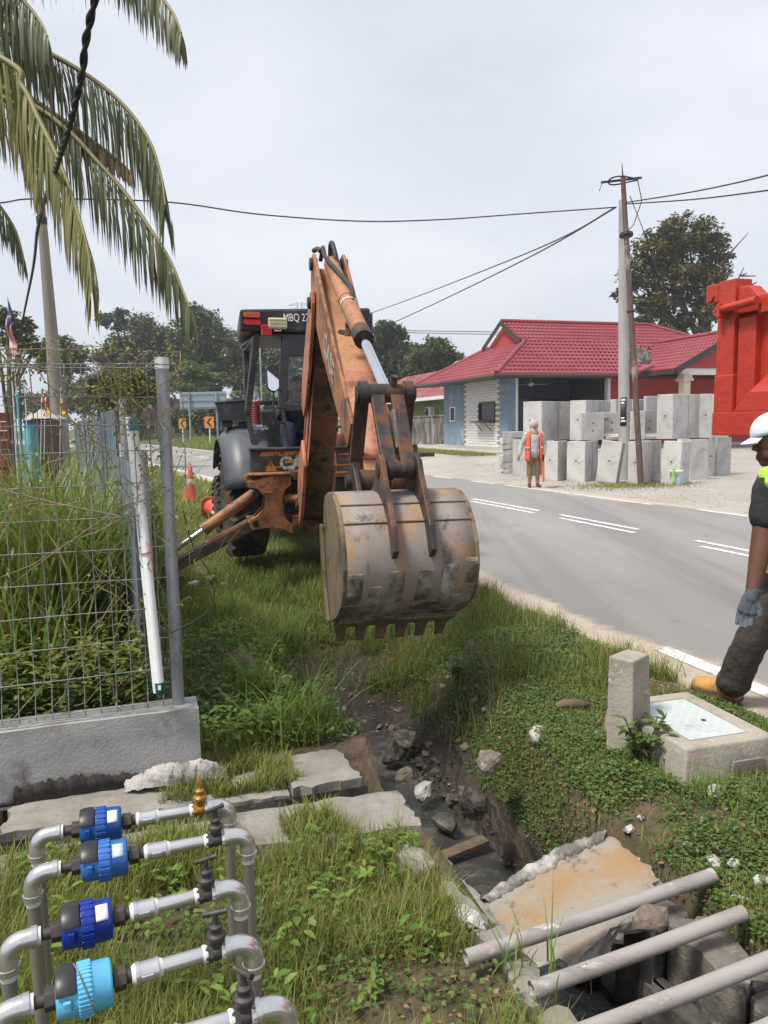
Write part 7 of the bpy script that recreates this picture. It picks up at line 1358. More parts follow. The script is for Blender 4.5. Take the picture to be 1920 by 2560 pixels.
def scatter(k, n0, n1, s0, s1, dens=None):
    n, s = rng.uniform(n0, n1, k), rng.uniform(s0, s1, k); m = ~blocked(n, s)
    if dens is not None: m &= rng.random(k) < dens(n, s)
    return n[m], s[m]
def grass(name, label, m, regions, cat='grass'):
    parts = []
    for (k, n0, n1, s0, s1, h0, h1, w0, w1, lean, dry, dens, lo, hi) in regions:
        n, s = scatter(k, n0, n1, s0, s1, dens); c = len(n); cl = .55 + .9 * np.clip(fbm(n, s, 3.2, 51) + .5, 0, 1)
        h = rng.uniform(h0, h1, c) * cl; parts.append(blade_arrays(W3(n, s), h, rng.uniform(w0, w1, c), rng.uniform(.1, lean, c), rng.uniform(0, 6.283, c), 3, tints(c, dry, lo, hi)))
    A_, q4, q3, T = join_arrays(parts); o = npmesh(name, A_, q4, q3, m, T); tag(o, label, cat, kind='stuff'); return o
pat = lambda sc_, seed, a, b: (lambda n, s: np.clip((fbm(n, s, sc_, seed) + .5 - a) / (b - a), 0, 1))
grass('grass', 'wild green and yellowish grass covering the verge and banks', 'grass_green', [
    (78000, -1.5, 1.0, .9, 3.0, .05, .17, .002, .0045, .95, .14, pat(2.0, 61, .26, .5), .25, 1),
    (46000, 1.72, 3.2, .9, 4.2, .03, .08, .002, .0045, .95, .20, pat(2.4, 62, .32, .58), .2, 1),
    (34000, .25, 3.2, 3.8, 6.5, .06, .20, .003, .007, .9, .10, pat(1.8, 63, .34, .56), .0, .8),
    (30000, .1, 3.2, 6.2, 9.5, .08, .22, .004, .009, .9, .06, pat(1.4, 64, .25, .5), .0, .8),
    (26000, -1., 3.2, 9.5, 16, .05, .13, .006, .012, .8, .06, None, .2, .9), (22000, -3, 3.2, 16, 30, .05, .12, .010, .02, .8, .08, None, .3, 1.),
    (15000, -12, 2, 12, 40, .1, .25, .02, .04, .8, .1, None, .3, 1.), (9000, -6, .1, 4, 12, .1, .3, .005, .012, .9, .1, None, .1, .9)])
# sparser strips of grass by the far road edge and round the pole
def grass_free(name, label, m, n, s, h0, h1, w0, w1, dry):
    c = len(n); A_, q4, q3, T = blade_arrays(W3(n, s), rng.uniform(h0, h1, c), rng.uniform(w0, w1, c), rng.uniform(.1, .9, c), rng.uniform(0, 6.283, c), 3, tints(c, dry)); o = npmesh(name, A_, q4, q3, m, T); return tag(o, label, 'grass', kind='stuff')
pn, ps = ns(gz(1560, 1210, 0)); k = 2600; n = pn + rng.normal(0, .75, k); s = ps - .3 + rng.normal(0, .45, k)
grass_free('grass_patch', 'low dry grass patch round the foot of the utility pole', 'grass_green', n, s, .03, .10, .008, .016, .35)
k = 9000; n = rng.uniform(11.6, 12.9, k); s = rng.uniform(26, 42, k); grass_free('grass_strip', 'thin strip of grass along the concrete pad of the house', 'grass_green', n, s, .05, .15, .012, .025, .15)
k = 16000; s = rng.uniform(40, 75, k); n = 9.9 - bend(s) + rng.uniform(0, 5, k); grass_free('roadside_grass', 'tall roadside grass beyond the bend below the chevron signs', 'weed_yellow', n, s, .15, .5, .03, .06, .1)
# creeping ground cover
def creeper(name, label, m, regs):
    parts = []
    for (k, n0, n1, s0, s1, l0, l1, z1, dens, dry) in regs:
        n, s = scatter(k, n0, n1, s0, s1, dens); c = len(n); p = W3(n, s); p[:, 2] += rng.uniform(.002, z1, c) * (.4 + 1.2 * np.clip(fbm(n, s, 4, 71) + .5, 0, 1))
        az = rng.uniform(0, 6.283, c); el = rng.uniform(-.3, .6, c); d = np.stack([np.cos(az) * np.cos(el), np.sin(az) * np.cos(el), np.sin(el)], 1); u = np.array([0, 0, 1.]) + rng.normal(0, .3, (c, 3)); u -= d * (u * d).sum(1)[:, None]; u /= np.linalg.norm(u, axis=1)[:, None]
        ln = rng.uniform(l0, l1, c); parts.append(leaf_arrays(p, d, u, ln, ln * rng.uniform(.5, .8, c), tints(c, dry)))
    A_, q4, q3, T = join_arrays(parts); return tag(npmesh(name, A_, q4, q3, m, T), label, 'ground cover', kind='stuff')
creeper('creeping_weeds', 'dense small leaved creeping weeds covering the verge beside the ditch', 'creeper_green', [
    (150000, 1.70, 3.15, .9, 4.6, .010, .024, .05, pat(1.6, 81, .24, .42), .07), (45000, 1.45, 3.15, 4.2, 7.5, .014, .03, .07, pat(1.5, 82, .30, .55), .05),
    (22000, -1.5, 1.0, 1.0, 3.0, .012, .028, .09, pat(2.2, 83, .38, .6), .05), (26000, .25, 1.5, 3.8, 7.0, .016, .035, .10, pat(2., 84, .35, .6), .06), (16000, .2, 3., 7, 10, .02, .04, .08, None, .05)])
creeper('hanging_weeds', 'small leaved weeds hanging over the dug right bank of the ditch', 'creeper_green', [(1, 1.7, 1.8, 2., 2.1, .01, .02, .05, None, 0)]) if 0 else None
def on_slab(name, label, m, k, n0, n1, s0, s1, z, h0, h1):
    n, s = rng.uniform(n0, n1, k), rng.uniform(s0, s1, k); keep = fbm(n, s, 5, 44) > -.04; n, s = n[keep], s[keep]; c = len(n); Pt = np.stack([n * ND[0] + s * DD[0], n * ND[1] + s * DD[1], np.full(c, z)], 1); A_, q4, q3, T = blade_arrays(Pt, rng.uniform(h0, h1, c), rng.uniform(.003, .007, c), rng.uniform(.2, .95, c), rng.uniform(0, 6.283, c), 3, tints(c, .15)); return tag(npmesh(name, A_, q4, q3, m, T), label, 'grass', kind='stuff')
on_slab('slab_grass', 'grass creeping over the broken slabs of the side drain', 'grass_green', 5200, .02, .70, 3.46, 3.84, -.115, .03, .11); on_slab('slab_grass', 'grass overhanging the front slab of the side drain', 'grass_green', 9000, -.8, .78, 2.84, 3.10, -.055, .03, .12)
creeper('leaf_litter', 'dry brown leaf litter scattered over the verge and lawn', 'palm_dry', [(2600, 1.7, 3.2, 1., 6.5, .012, .03, .03, None, .8), (1500, -1.4, 1., 1., 3., .012, .03, .04, None, .8)])
# broad leaved weeds: rosettes of larger leaves
def weeds(name, label, m, spots, l0, l1, cat='weeds', kind='stuff', rep=(6, 12), h=.18, parent=None):
    P_, D_, U_, Ln = [], [], [], []
    for (n, s) in spots:
        z = float(terrain(n, s)); c = rng.integers(*rep); x, y = n * ND[0] + s * DD[0], n * ND[1] + s * DD[1]; hh = rng.uniform(.4, 1) * h
        for i in range(c):
            az = rng.uniform(0, 6.283); el = rng.uniform(-.2, .6); d = np.array([math.cos(az) * math.cos(el), math.sin(az) * math.cos(el), math.sin(el)]); u = np.array([0, 0, 1.]); u = u - d * u.dot(d); u /= np.linalg.norm(u)
            P_.append((x + rng.normal(0, .02), y + rng.normal(0, .02), z + hh * rng.uniform(.15, 1))); D_.append(d); U_.append(u); Ln.append(rng.uniform(l0, l1))
    c = len(P_); Ln = np.array(Ln); A_, q4, q3, T = leaf6_arrays(np.array(P_), np.array(D_), np.array(U_), Ln, Ln * rng.uniform(.4, .6, c), tints(c, .03)); o = npmesh(name, A_, q4, q3, m, T, parent)
    if kind: tag(o, label, cat, kind=kind)
    return o
sp = list(zip(*scatter(420, -1.4, 1.0, 1.1, 3.0, pat(1.8, 91, .4, .6)))); weeds('broadleaf_weeds', 'leafy weeds growing round the water meter pipes', 'grass_lush', sp, .025, .055, rep=(8, 14), h=.15)
sp = list(zip(*scatter(700, .25, 1.2, 3.85, 6.5, pat(2, 92, .35, .6)))); weeds('broadleaf_weeds', 'leafy weeds on the bank right of the fence post', 'grass_lush', sp, .03, .07, h=.22)
sp = [(rng.uniform(-2.2, .05), rng.uniform(3.95, 5.6)) for _ in range(1900)]; weeds('broadleaf_weeds', 'mixed leafy weeds filling the plot behind the mesh fence', 'weed_yellow', sp, .03, .07, h=.50, rep=(10, 18))
sp = [(rng.uniform(-2.2, .05), rng.uniform(3.92, 4.8)) for _ in range(600)]; weeds('broadleaf_weeds', 'dark leafy undergrowth along the foot of the mesh fence', 'creeper_green', sp, .035, .075, h=.34, rep=(12, 18))
# long bladed clumps, each a plant of its own
def clump(n, s, k, h0, h1, wd, label, m='grass_lush', lean=.95, spread=.07, dry=.05, droop=2.0, azc=None, name='grass_clump'):
    z = float(terrain(n, s)); b = P(n, s, z); r_ = thing(name, label, 'plant', b, group='long bladed grass clumps')
    pt = np.stack([rng.normal(0, spread, k), rng.normal(0, spread, k), np.full(k, -.02)], 1); az = rng.uniform(0, 6.283, k) if azc is None else rng.normal(azc, .9, k)
    A_, q4, q3, T = blade_arrays(pt, rng.uniform(h0, h1, k), rng.uniform(wd * .6, wd, k), rng.uniform(.25, lean, k), az, 6, tints(k, dry), droop); npmesh('blades', A_, q4, q3, m, T, r_); return r_
def gn(px, py): 
    p = gz(px, py, -.1); n, s = ns(p); p = gz(px, py, float(terrain(n, s))); return ns(p)
for (px, py, k, h0, h1, wd, lb_, azc) in ((760, 1830, 70, .30, .52, .017, 'bright long bladed grass clump hanging over the edge of the ditch', -.3), (690, 1850, 60, .22, .42, .015, 'leafy grass clump at the back of the concrete slab', None), (640, 1760, 60, .25, .45, .015, 'grass clump between the fence post and the ditch', None), (700, 1650, 50, .30, .5, .016, 'tall grass clump in the middle of the left bank', 0.), (590, 1720, 40, .2, .38, .013, 'grass clump just right of the fence post foot', None), (560, 1560, 60, .28, .48, .016, 'dark grass clump beside the steel fence post', 0.), (640, 1500, 60, .25, .45, .014, 'long grass clump below the stabiliser leg', 0.), (720, 1450, 60, .25, .45, .013, 'grass clump growing in front of the shaded digger wheel', None), (780, 1490, 60, .22, .42, .013, 'grass clump left of the bucket', None), (660, 1580, 40, .2, .35, .012, 'low grass clump left of the bucket teeth', None), (860, 1660, 40, .15, .28, .01, 'thin grass clump right under the bucket teeth', None), (1010, 1640, 40, .15, .28, .01, 'grass clump under the middle of the bucket', None), (730, 1930, 40, .1, .2, .008, 'yellow grass tuft on the corner of the concrete slab', None), (1770, 2020, 50, .12, .24, .006, 'wispy grass tuft in front of the valve box', None), (1300, 2455, 24, .15, .4, .007, 'thin grass stems beside the middle loose pipe', None), (1640, 1700, 60, .08, .18, .008, 'fresh grass tuft behind the valve box lid', None), (1560, 1660, 60, .08, .18, .008, 'grass tuft behind the kerb stone', None), (960, 1420, 50, .2, .35, .010, 'grass clump behind the bucket', None), (420, 1560, 50, .2, .4, .012, 'grass clump half hidden by the white tube', None)):
    n, s = gn(px, py); clump(n, s, k, h0, h1, wd, lb_, 'weed_yellow' if 'yellow' in lb_ else 'grass_lush', azc=azc)
for i, (px, py, Y_, k, h0, h1, lb_) in enumerate(((205, 1420, 4.65, 330, 1.1, 1.65, 'large clump of broad arching reeds in the middle of the fenced plot'), (75, 1500, 4.3, 230, .8, 1.4, 'clump of yellowish reeds at the left edge behind the fence'), (20, 1350, 4.7, 300, 1.1, 1.65, 'tall reeds at the far left behind the mesh fence'), (130, 1380, 5.0, 320, 1.1, 1.7, 'reeds behind the large clump in the fenced plot'), (262, 1420, 4.75, 190, .9, 1.4, 'reeds against the grey sheet fence'), (140, 1560, 4.15, 70, .5, .85, 'low reeds close behind the fence wires'))):
    p = at(px, py, Y_); n, s = ns(p); clump(n, s, k, h0, h1, .032, lb_, 'weed_yellow' if i in (0, 1, 2) else 'grass_lush', lean=.75, spread=.16, droop=2.2, name='reed_clump')
# two leafy plants that stand out
def leafy(px, py, label, k, l0, l1, h, m):
    n, s = gn(px, py); z = float(terrain(n, s)); b = P(n, s, z); r_ = thing('leafy_plant', label, 'plant', b); q = MB(); tips = []
    for i in range(k):
        az = rng.uniform(0, 6.283); t = V((math.cos(az) * h * .5, math.sin(az) * h * .4, h * rng.uniform(.5, 1))); q.tube([V((0, 0, -.02)), t * .5 + V((0, 0, h * .1)), t], [.005, .004, .002], 6); tips.append(t)
    q.build('stem', 'creeper_green' if 0 else 'bark', r_); P_, D_, U_ = [], [], []
    for t in tips:
        for j in range(7):
            f = rng.uniform(.35, 1); az = rng.uniform(0, 6.283); el = rng.uniform(-.25, .55); d = np.array([math.cos(az) * math.cos(el), math.sin(az) * math.cos(el), math.sin(el)]); u = np.array([0, 0, 1.]) - d * d[2]; P_.append(np.array(t) * f); D_.append(d); U_.append(u / np.linalg.norm(u))
    c = len(P_); Ln = rng.uniform(l0, l1, c); A_, q4, q3, T = leaf6_arrays(np.array(P_), np.array(D_), np.array(U_), Ln, Ln * .36, tints(c, .02)); npmesh('leaves', A_, q4, q3, m, T, r_)
leafy(1600, 1905, 'dark leafy weed growing at the foot of the kerb stone', 12, .05, .10, .24, 'creeper_green'); leafy(1150, 1920, 'broad leaved green plant on the muddy ditch bank', 6, .07, .12, .12, 'grass_lush'); leafy(560, 1610, 'bright leafy plant beside the steel fence post', 8, .05, .09, .22, 'grass_lush'); leafy(1680, 1915, 'small leafy weed in front of the valve box corner', 7, .04, .07, .14, 'creeper_green')
# vines on the fence
q = MB(); vp, vd = [], []
for i in range(95):
    top = rng.random() < .62; n0 = rng.uniform(-1.0, .22); z0 = rng.uniform(1.70, 1.92) if top else rng.uniform(.4, 1.8)
    if not top: n0 = rng.uniform(-.28, .15)
    pts = []; n_, z_ = n0, z0; dn2 = rng.normal(0, .05); dz = rng.normal(-.02 if not top else 0, .05)
    for j in range(rng.integers(5, 10)):
        pts.append(P(n_, FS + rng.uniform(-.04, .04), z_)); vp.append(pts[-1]); n_ += dn2 + rng.normal(0, .025); z_ = min(1.95, z_ + dz + rng.normal(0, .025)); n_ = min(.23, n_)
    q.tube(pts, .0022, 5)
tag(rebase(q.build('dry_vines', 'twig', kind='stuff'), P(0, FS, 1.5)), 'tangle of dry brown vines on the top of the mesh fence', 'vines', kind='stuff')
vp = np.array([tuple(p) for p in vp]); idx = rng.integers(0, len(vp), 2600); Pt = vp[idx] + rng.normal(0, .03, (2600, 3)); d = runit(2600); u = runit(2600); u -= d * (u * d).sum(1)[:, None]; u /= np.linalg.norm(u, axis=1)[:, None]; Ln = rng.uniform(.012, .034, 2600)
Ln *= .75; A_, q4, q3, T = leaf_arrays(Pt, d, u, Ln, Ln * .7, tints(2600, .35)); tag(npmesh('vine_leaves', A_, q4, q3, 'weed_yellow', T), 'small leaves of the climbing vines on the mesh fence', 'vines', kind='stuff')
# loose climbing stem by the post
cable('thin dry stem looping round the steel fence post', [P(.12, FS - .04, .62), P(.30, FS - .06, .72), P(.33, FS - .03, .86), P(.25, FS, 1.02), P(.21, FS, 1.2)], .0028, name='dry_stem')
q = MB(); a, b_ = at(-10, 1222, 3.6), at(295, 1290, 3.75); q.tube([a, a.lerp(b_, .5) + V((0, 0, -.006)), b_], .0045, 6); tag(rebase(q.build('stick', 'twig'), a), 'long pale stick caught across the fence wires', 'stick')
# ================================================================== trees
def tree(label, Y_, lobes, leaves, m, size, trunk, seed, gap=.0, limbs=8, name='tree', lean=0., tone=(0., 1.)):
    g = np.random.default_rng(seed); bx, by = trunk; base = at(bx, 1040, Y_); base.z = float(terrain(*ns(base))); r_ = thing(name, label, 'tree', base)
    LB = []; 
    for (px, py, rx, ry) in lobes: c = at(px, py, Y_); LB.append((c - base, rx / F * Y_, ry / F * Y_))
    vol = np.array([a * a * b for _, a, b in LB]) ** .75; vol /= vol.sum(); P_ = []; N_ = []
    for (c, a, b), f in zip(LB, vol):
        leaves_ = leaves * 1.9; k = max(9, int(f * leaves_ / 60)); ctr = g.normal(size=(k, 3)); ctr /= np.linalg.norm(ctr, axis=1)[:, None]; rad = g.uniform(.25, .95, k) ** .6; cs = np.array(c) + ctr * rad[:, None] * np.array([a, a, b]); kk = int(f * leaves_ / k)
        for q_ in range(k):
            sg = min(a, b) * g.uniform(.24, .42); o_ = g.normal(0, 1, (kk, 3)); o_ *= (g.uniform(.3, 1, (kk, 1)) * sg) / (np.linalg.norm(o_, axis=1)[:, None] * .8); o_[:, 2] *= .75; P_.append(cs[q_] + o_); N_.append(np.repeat(g.uniform(0, 1, (1, 1)), kk, 0) * .5 + g.uniform(0, .5, (kk, 1)))
    P_ = np.concatenate(P_); tn = np.concatenate(N_)[:, 0]; c = len(P_); d = runit(c); d[:, 2] = d[:, 2] * .5 - .1; d /= np.linalg.norm(d, axis=1)[:, None]; u = runit(c) * .8 + np.array([0, 0, .9]); u -= d * (u * d).sum(1)[:, None]; u /= np.linalg.norm(u, axis=1)[:, None]
    Ln = g.uniform(.6, 1.2, c) * size * (1.25 if Y_ > 70 else 1.); T_ = tints(c, .03); T_[:, 0] = np.clip(tone[0] + (tone[1] - tone[0]) * tn, 0, 1); A_, q4, q3, T = leaf_arrays(P_, d, u, Ln, Ln * .62, T_); npmesh('crown', A_, q4, q3, m, T, r_)
    tr_ = max(.18, .028 * max(p[0].z for p in LB)); q = MB(); tops = sorted(LB, key=lambda p: -p[1] * p[2]); ct = V((lean, 0, by)) ; q.tube([V((0, 0, -.2)), V((lean * .3, 0, by * .35)), ct], [tr_ * 1.25, tr_, tr_ * .7], 10)
    for c_, a, b in tops[:limbs]:
        mid = ct.lerp(c_, .5) + V((0, 0, -.1 * b)); q.tube([ct - V((0, 0, .2)), mid, c_ + V((0, 0, -.1 * b))], [tr_ * .55, tr_ * .35, tr_ * .14], 7)
        for j in range(3): e_ = c_ + V(tuple(g.normal(0, .5, 3))) * a; q.tube([mid, mid.lerp(e_, .6) + V((0, 0, .1 * a)), e_], [tr_ * .26, tr_ * .15, tr_ * .05], 6)
    q.build('trunk', 'bark', r_); return r_
tree('tall spreading tree with olive crown behind the right end of the red roofed house', 58, [(1640, 620, 55, 50), (1720, 590, 70, 55), (1790, 640, 45, 60), (1590, 690, 45, 40), (1680, 690, 60, 50), (1760, 720, 60, 55), (1565, 740, 30, 25), (1640, 760, 55, 40), (1740, 800, 50, 35), (1620, 820, 60, 35), (1690, 850, 60, 30)], 15000, 'tree_olive', .30, (1810, 6.), 1, lean=-1.5, limbs=9)
tree('dark rounded tree behind the green house, left of the red roof', 74, [(968, 840, 45, 40), (1000, 900, 50, 50), (940, 900, 30, 60)], 6000, 'tree_dark', .34, (975, 4.), 2)
tree('broad dark tree between the digger arm and the red roof', 70, [(1085, 885, 55, 38), (1130, 910, 35, 25), (1050, 920, 45, 35), (1100, 940, 60, 20)], 7000, 'tree_mid', .34, (1090, 3.5), 3)
tree('huge dark spreading tree beyond the bend, with a smaller upper crown on its left', 88, [(345, 850, 60, 60), (285, 795, 40, 28), (400, 870, 55, 55), (300, 890, 55, 45), (370, 910, 90, 40), (250, 900, 25, 22), (420, 920, 50, 45), (340, 930, 80, 35)], 15000, 'tree_dark', .33, (350, 3.), 4)
tree('rounded green tree standing left of the digger cab', 82, [(495, 800, 52, 40), (520, 850, 62, 50), (460, 850, 40, 50), (560, 890, 45, 55), (500, 900, 60, 45), (470, 930, 30, 40)], 12000, 'tree_mid', .30, (515, 4.), 5)
tree('loose leafy tree showing through the cab windows', 80, [(600, 880, 45, 55), (650, 920, 50, 60), (700, 930, 50, 65), (620, 960, 50, 50), (760, 940, 50, 60)], 9000, 'tree_mid', .30, (640, 2.5), 6)
tree('bright yellow green tree between the fence post and the digger', 78, [(490, 930, 52, 32), (455, 950, 35, 32), (530, 955, 38, 30), (490, 970, 65, 26)], 7000, 'tree_bright', .26, (495, 1.5), 7)
tree('small round tree right of the brown pole', 78, [(150, 870, 42, 30), (120, 895, 28, 28), (185, 890, 30, 30), (150, 915, 60, 22)], 6000, 'tree_dark', .32, (155, 3.), 8)
tree('thin dark tree behind the flag at the left edge', 44, [(20, 800, 28, 28), (60, 815, 28, 20), (30, 850, 35, 22), (70, 860, 26, 22), (85, 880, 20, 12)], 4200, 'tree_dark', .2, (25, 3.5), 9)
tree('dark bushy tree low behind the brown pole', 84, [(250, 950, 50, 40), (180, 985, 60, 45), (320, 985, 60, 45), (110, 1010, 50, 40), (390, 985, 45, 40), (60, 1000, 40, 45), (250, 1010, 90, 45)], 9000, 'tree_mid', .28, (240, 1.), 10)
tree('dark bush behind the chevron signs', 74, [(450, 1050, 40, 28), (520, 1050, 40, 32), (590, 1045, 45, 45), (550, 1075, 60, 22)], 6000, 'tree_dark', .34, (520, .8), 11, name='bush')
tree('green bush beyond the bend seen under the cab roof', 68, [(590, 1020, 35, 45), (650, 1010, 40, 55), (700, 1035, 40, 50), (620, 1065, 50, 35)], 6500, 'tree_bright', .24, (640, .8), 12, name='bush')
tree('dark tree behind the sheet fence below the brown pole', 30, [(260, 960, 45, 30), (330, 940, 40, 25), (370, 975, 35, 35), (300, 990, 60, 30)], 5200, 'tree_olive', .16, (310, 1.), 13, name='bush')
tree('hazy distant trees right of the big tree, low over the red roof', 95, [(1180, 935, 40, 18), (1230, 945, 40, 15), (880, 930, 40, 40), (820, 930, 40, 50)], 5000, 'tree_mid', .4, (1180, 2.), 14)
# bare twigs beside the tall tree
b_ = at(1840, 705, 58); q = MB()
for (x0, y0, x1, y1) in ((1835, 720, 1850, 690), (1850, 690, 1868, 683), (1850, 700, 1880, 712), (1880, 712, 1893, 705), (1838, 712, 1860, 668), (1855, 690, 1890, 690)): q.tube([at(x0, y0, 58), at(x1, y1, 58)], [.07, .03], 5)
tag(rebase(q.build('bare_branch', 'bark'), at(1835, 720, 58)), 'bare grey branches sticking out beside the tall tree', 'branch')
# ================================================================== coconut palm
mat('rachis', (.22, .20, .075), (.17, .15, .06), 8, .6); mat('rachis_dry', (.24, .15, .09), (.18, .11, .07), 8, .7); mat('palm_bark', (.21, .18, .15), (.14, .12, .10), 5, .9, bump=.6, bscale=10)
pb_ = V((-4.3, 5.3, .1)); pcn = V((-3.9, 5.2, 4.6))
pm = thing('coconut_palm', 'tall coconut palm whose fronds hang in from the upper left', 'palm tree', pb_)
q = MB(); q.tube([pb_ - V((0, 0, .2)), pb_.lerp(pcn, .4) + V((.1, 0, 0)), pcn], [.2, .15, .13], 14); q.build('trunk', 'palm_bark', pm, world=True)
def frond(pts, L0, L1, m, rm, k, side=1., droop=1.3, dry=.05, wd=.0125, name='frond', both=1.):
    pts = [V(p) for p in pts]; out = []
    for i in range(len(pts) - 1):
        p0, p1, p2, p3 = pts[max(i - 1, 0)], pts[i], pts[i + 1], pts[min(i + 2, len(pts) - 1)]
        for t in np.linspace(0, 1, 13)[:-1]: out.append(.5 * ((2 * p1) + (p2 - p0) * t + (2 * p0 - 5 * p1 + 4 * p2 - p3) * t * t + (3 * p1 - p0 - 3 * p2 + p3) * t ** 3))
    out.append(pts[-1]); q = MB(); kk = len(out); q.tube(out, [lerp(.020, .004, i / kk) for i in range(kk)], 7); fo = q.build(name, rm, pm, world=True)
    acc = [0.]; 
    for a, b in zip(out[:-1], out[1:]): acc.append(acc[-1] + (b - a).length)
    tot = acc[-1]; k = int(k * 2.5); A_, T_ = [], []; F4, F3 = [], []; off = 0; seg = 5; inv = WM[pm.name].inverted()
    for i in range(k):
        f = (i + .5) / k; d = f * tot; j = max(0, min(kk - 2, int(np.searchsorted(acc, d)) - 1)); p = out[j].lerp(out[j + 1], (d - acc[j]) / max(1e-6, acc[j + 1] - acc[j])); tg = (out[j + 1] - out[j]).normalized()
        sv = tg.cross(V((0, 0, 1))); sv = sv.normalized() if sv.length > .05 else V((1, 0, 0)); ln = (L0 + (L1 - L0) * f) * (math.sin(min(1, .25 + f * 1.2) * 1.57)) * rng.uniform(.85, 1.1) * (1 - .45 * max(0, f - .8) / .2)
        for sd_ in ((1, -1) if rng.random() < both else (1,)):
            dirv = (tg * rng.uniform(.25, .6) + sv * sd_ * side * rng.uniform(.15, .5) * (1 - .3 * f) + V((0, 0, -.9))).normalized(); q_ = p.copy(); st = []; tw = rng.uniform(-.5, .5)
            for r_ in range(seg + 1):
                t = r_ / seg; wv = dirv.cross(V((0, 0, 1))); wv = (wv.normalized() if wv.length > .05 else sv.copy()); wv = (wv * math.cos(tw) + dirv.cross(wv) * math.sin(tw)); w_ = wd * .5 * (math.sin(3.14 * min(.98, .12 + t * .9)) ** .7 if t < 1 else .08)
                st += [q_ - wv * w_, q_ + wv * w_]; q_ = q_ + dirv * (ln / seg); dirv = (dirv + V((0, 0, -droop * (.35 + .4 * t)))).normalized()
            A_ += [tuple(inv @ s_) for s_ in st]; F4 += [(off + 2 * r_, off + 2 * r_ + 1, off + 2 * r_ + 3, off + 2 * r_ + 2) for r_ in range(seg)]; off += 2 * (seg + 1); T_ += [tints(1, dry)[0]] * (2 * (seg + 1))
    npmesh('leaflets', np.array(A_), np.array(F4), None, m, np.array(T_), fo); return fo
zs = .4339
def fp_(lst, d0, d1): 
    k = len(lst); return [at(x * zs, y * zs, lerp(d0, d1, i / (k - 1))) for i, (x, y) in enumerate(lst)]
frond([pcn] + fp_([(-60, 150), (250, 290), (450, 400), (620, 520), (760, 660), (870, 830), (930, 1020), (952, 1180)], 5.0, 4.4), .62, .50, 'palm_green', 'rachis', 80)
frond([pcn] + fp_([(-60, 420), (150, 545), (420, 730), (600, 860), (705, 945), (760, 1000)], 5.0, 4.6), .42, .16, 'palm_dry', 'rachis_dry', 60, wd=.024)
frond([pcn] + fp_([(40, 520), (380, 745), (560, 930), (720, 1110), (860, 1310), (980, 1500), (1060, 1690), (1095, 1770)], 4.9, 4.2), .62, .42, 'palm_green', 'rachis', 84, dry=.10)
frond([pcn] + fp_([(-60, 300), (130, 500), (220, 680), (310, 860), (390, 1050), (450, 1230), (505, 1430), (530, 1680)], 4.6, 4.0), .62, .40, 'palm_yellow', 'rachis', 84, dry=.12)
frond([pcn] + fp_([(-80, 500), (60, 620), (150, 800), (200, 980), (220, 1060)], 4.8, 4.4), .50, .34, 'palm_yellow', 'rachis', 50, dry=.35)
frond([pcn] + fp_([(-150, -160), (60, -60), (150, 20), (230, 120), (275, 210)], 4.9, 4.4), .60, .34, 'palm_green', 'rachis', 56)
frond([pcn] + fp_([(100, -420), (500, -430), (760, -260), (900, -60), (1000, 80), (1045, 190)], 4.6, 4.0), .56, .34, 'palm_green', 'rachis', 76)
frond([pcn] + fp_([(-300, 900), (-120, 1060), (0, 1190), (90, 1330), (140, 1500)], 5.4, 5.2), .50, .30, 'palm_green', 'rachis', 54)
frond([pcn] + fp_([(-120, 20), (60, 120), (200, 260), (330, 420)], 5.6, 5.2), .6, .4, 'palm_green', 'rachis', 46)
frond([pcn, pcn + V((-.8, .5, .6)), pcn + V((-1.8, .9, .2)), pcn + V((-2.5, 1.2, -.9))], .6, .4, 'palm_green', 'rachis', 50); frond([pcn, pcn + V((-.3, 1.2, .7)), pcn + V((-.5, 2.2, .2)), pcn + V((-.6, 2.9, -.8))], .6, .4, 'palm_green', 'rachis', 50)
# ================================================================== things in the plot far left
mat('flag_red', (.62, .03, .05), (.55, .025, .045), 8, .8); mat('flag_white', (.74, .73, .74), (.66, .65, .66), 8, .8); mat('flag_blue', (.02, .03, .20), (.015, .025, .16), 8, .8); mat('flag_yellow', (.80, .56, .03), (.72, .5, .03), 8, .8)
mat('post_wood', (.105, .085, .07), (.07, .056, .046), 7, .9, bump=.4, bscale=20, stretch=(1, 1, .2)); mat('pillar_cyan', (.10, .45, .55), (.08, .40, .5), 6, .7); mat('brick_red', (.36, .115, .055), (.27, .085, .045), 9, .9, bump=.4, bscale=40, obrand=.2); mat('roof_pale', (.42, .39, .34), (.34, .31, .27), 6, .9); mat('door_brown', (.13, .05, .035), (.1, .04, .03), 6, .7); mat('pylon_grey', (.38, .40, .44), (.36, .38, .42), 3, .7)
YF = 12.5
def px_post(label, x0, y0, x1, y1, w_, m, name='wooden_post', Y_=YF):
    a, b = at(x0, y0, Y_), at(x1, y1, Y_); b = a + (b - a) * ((a.z - .05) / max(.05, a.z - b.z)); q = MB(); r_ = w_ / 2 / F * Y_; q.tube([b, b.lerp(a, .5), a], [r_ * 1.1, r_, r_ * .9], 9); return tag(rebase(q.build(name, m), b), label, 'post')
px_post('thick dark wooden post carrying the striped flag', 17, 812, 30, 1030, 9, 'post_wood'); px_post('leaning grey post at the left picture edge', -6, 850, 18, 1040, 9, 'post_wood'); px_post('slim dark post right of the striped flag', 47, 880, 51, 1015, 5, 'post_wood'); px_post('thin pale stick right of the flag post', 57, 890, 62, 980, 2.5, 'flag_white'); px_post('teal painted gate post behind the reeds', 43, 985, 49, 1060, 7, 'pillar_cyan')
px_post('thin pale stick behind the flag', 34, 895, 44, 1010, 2.5, 'flag_white')
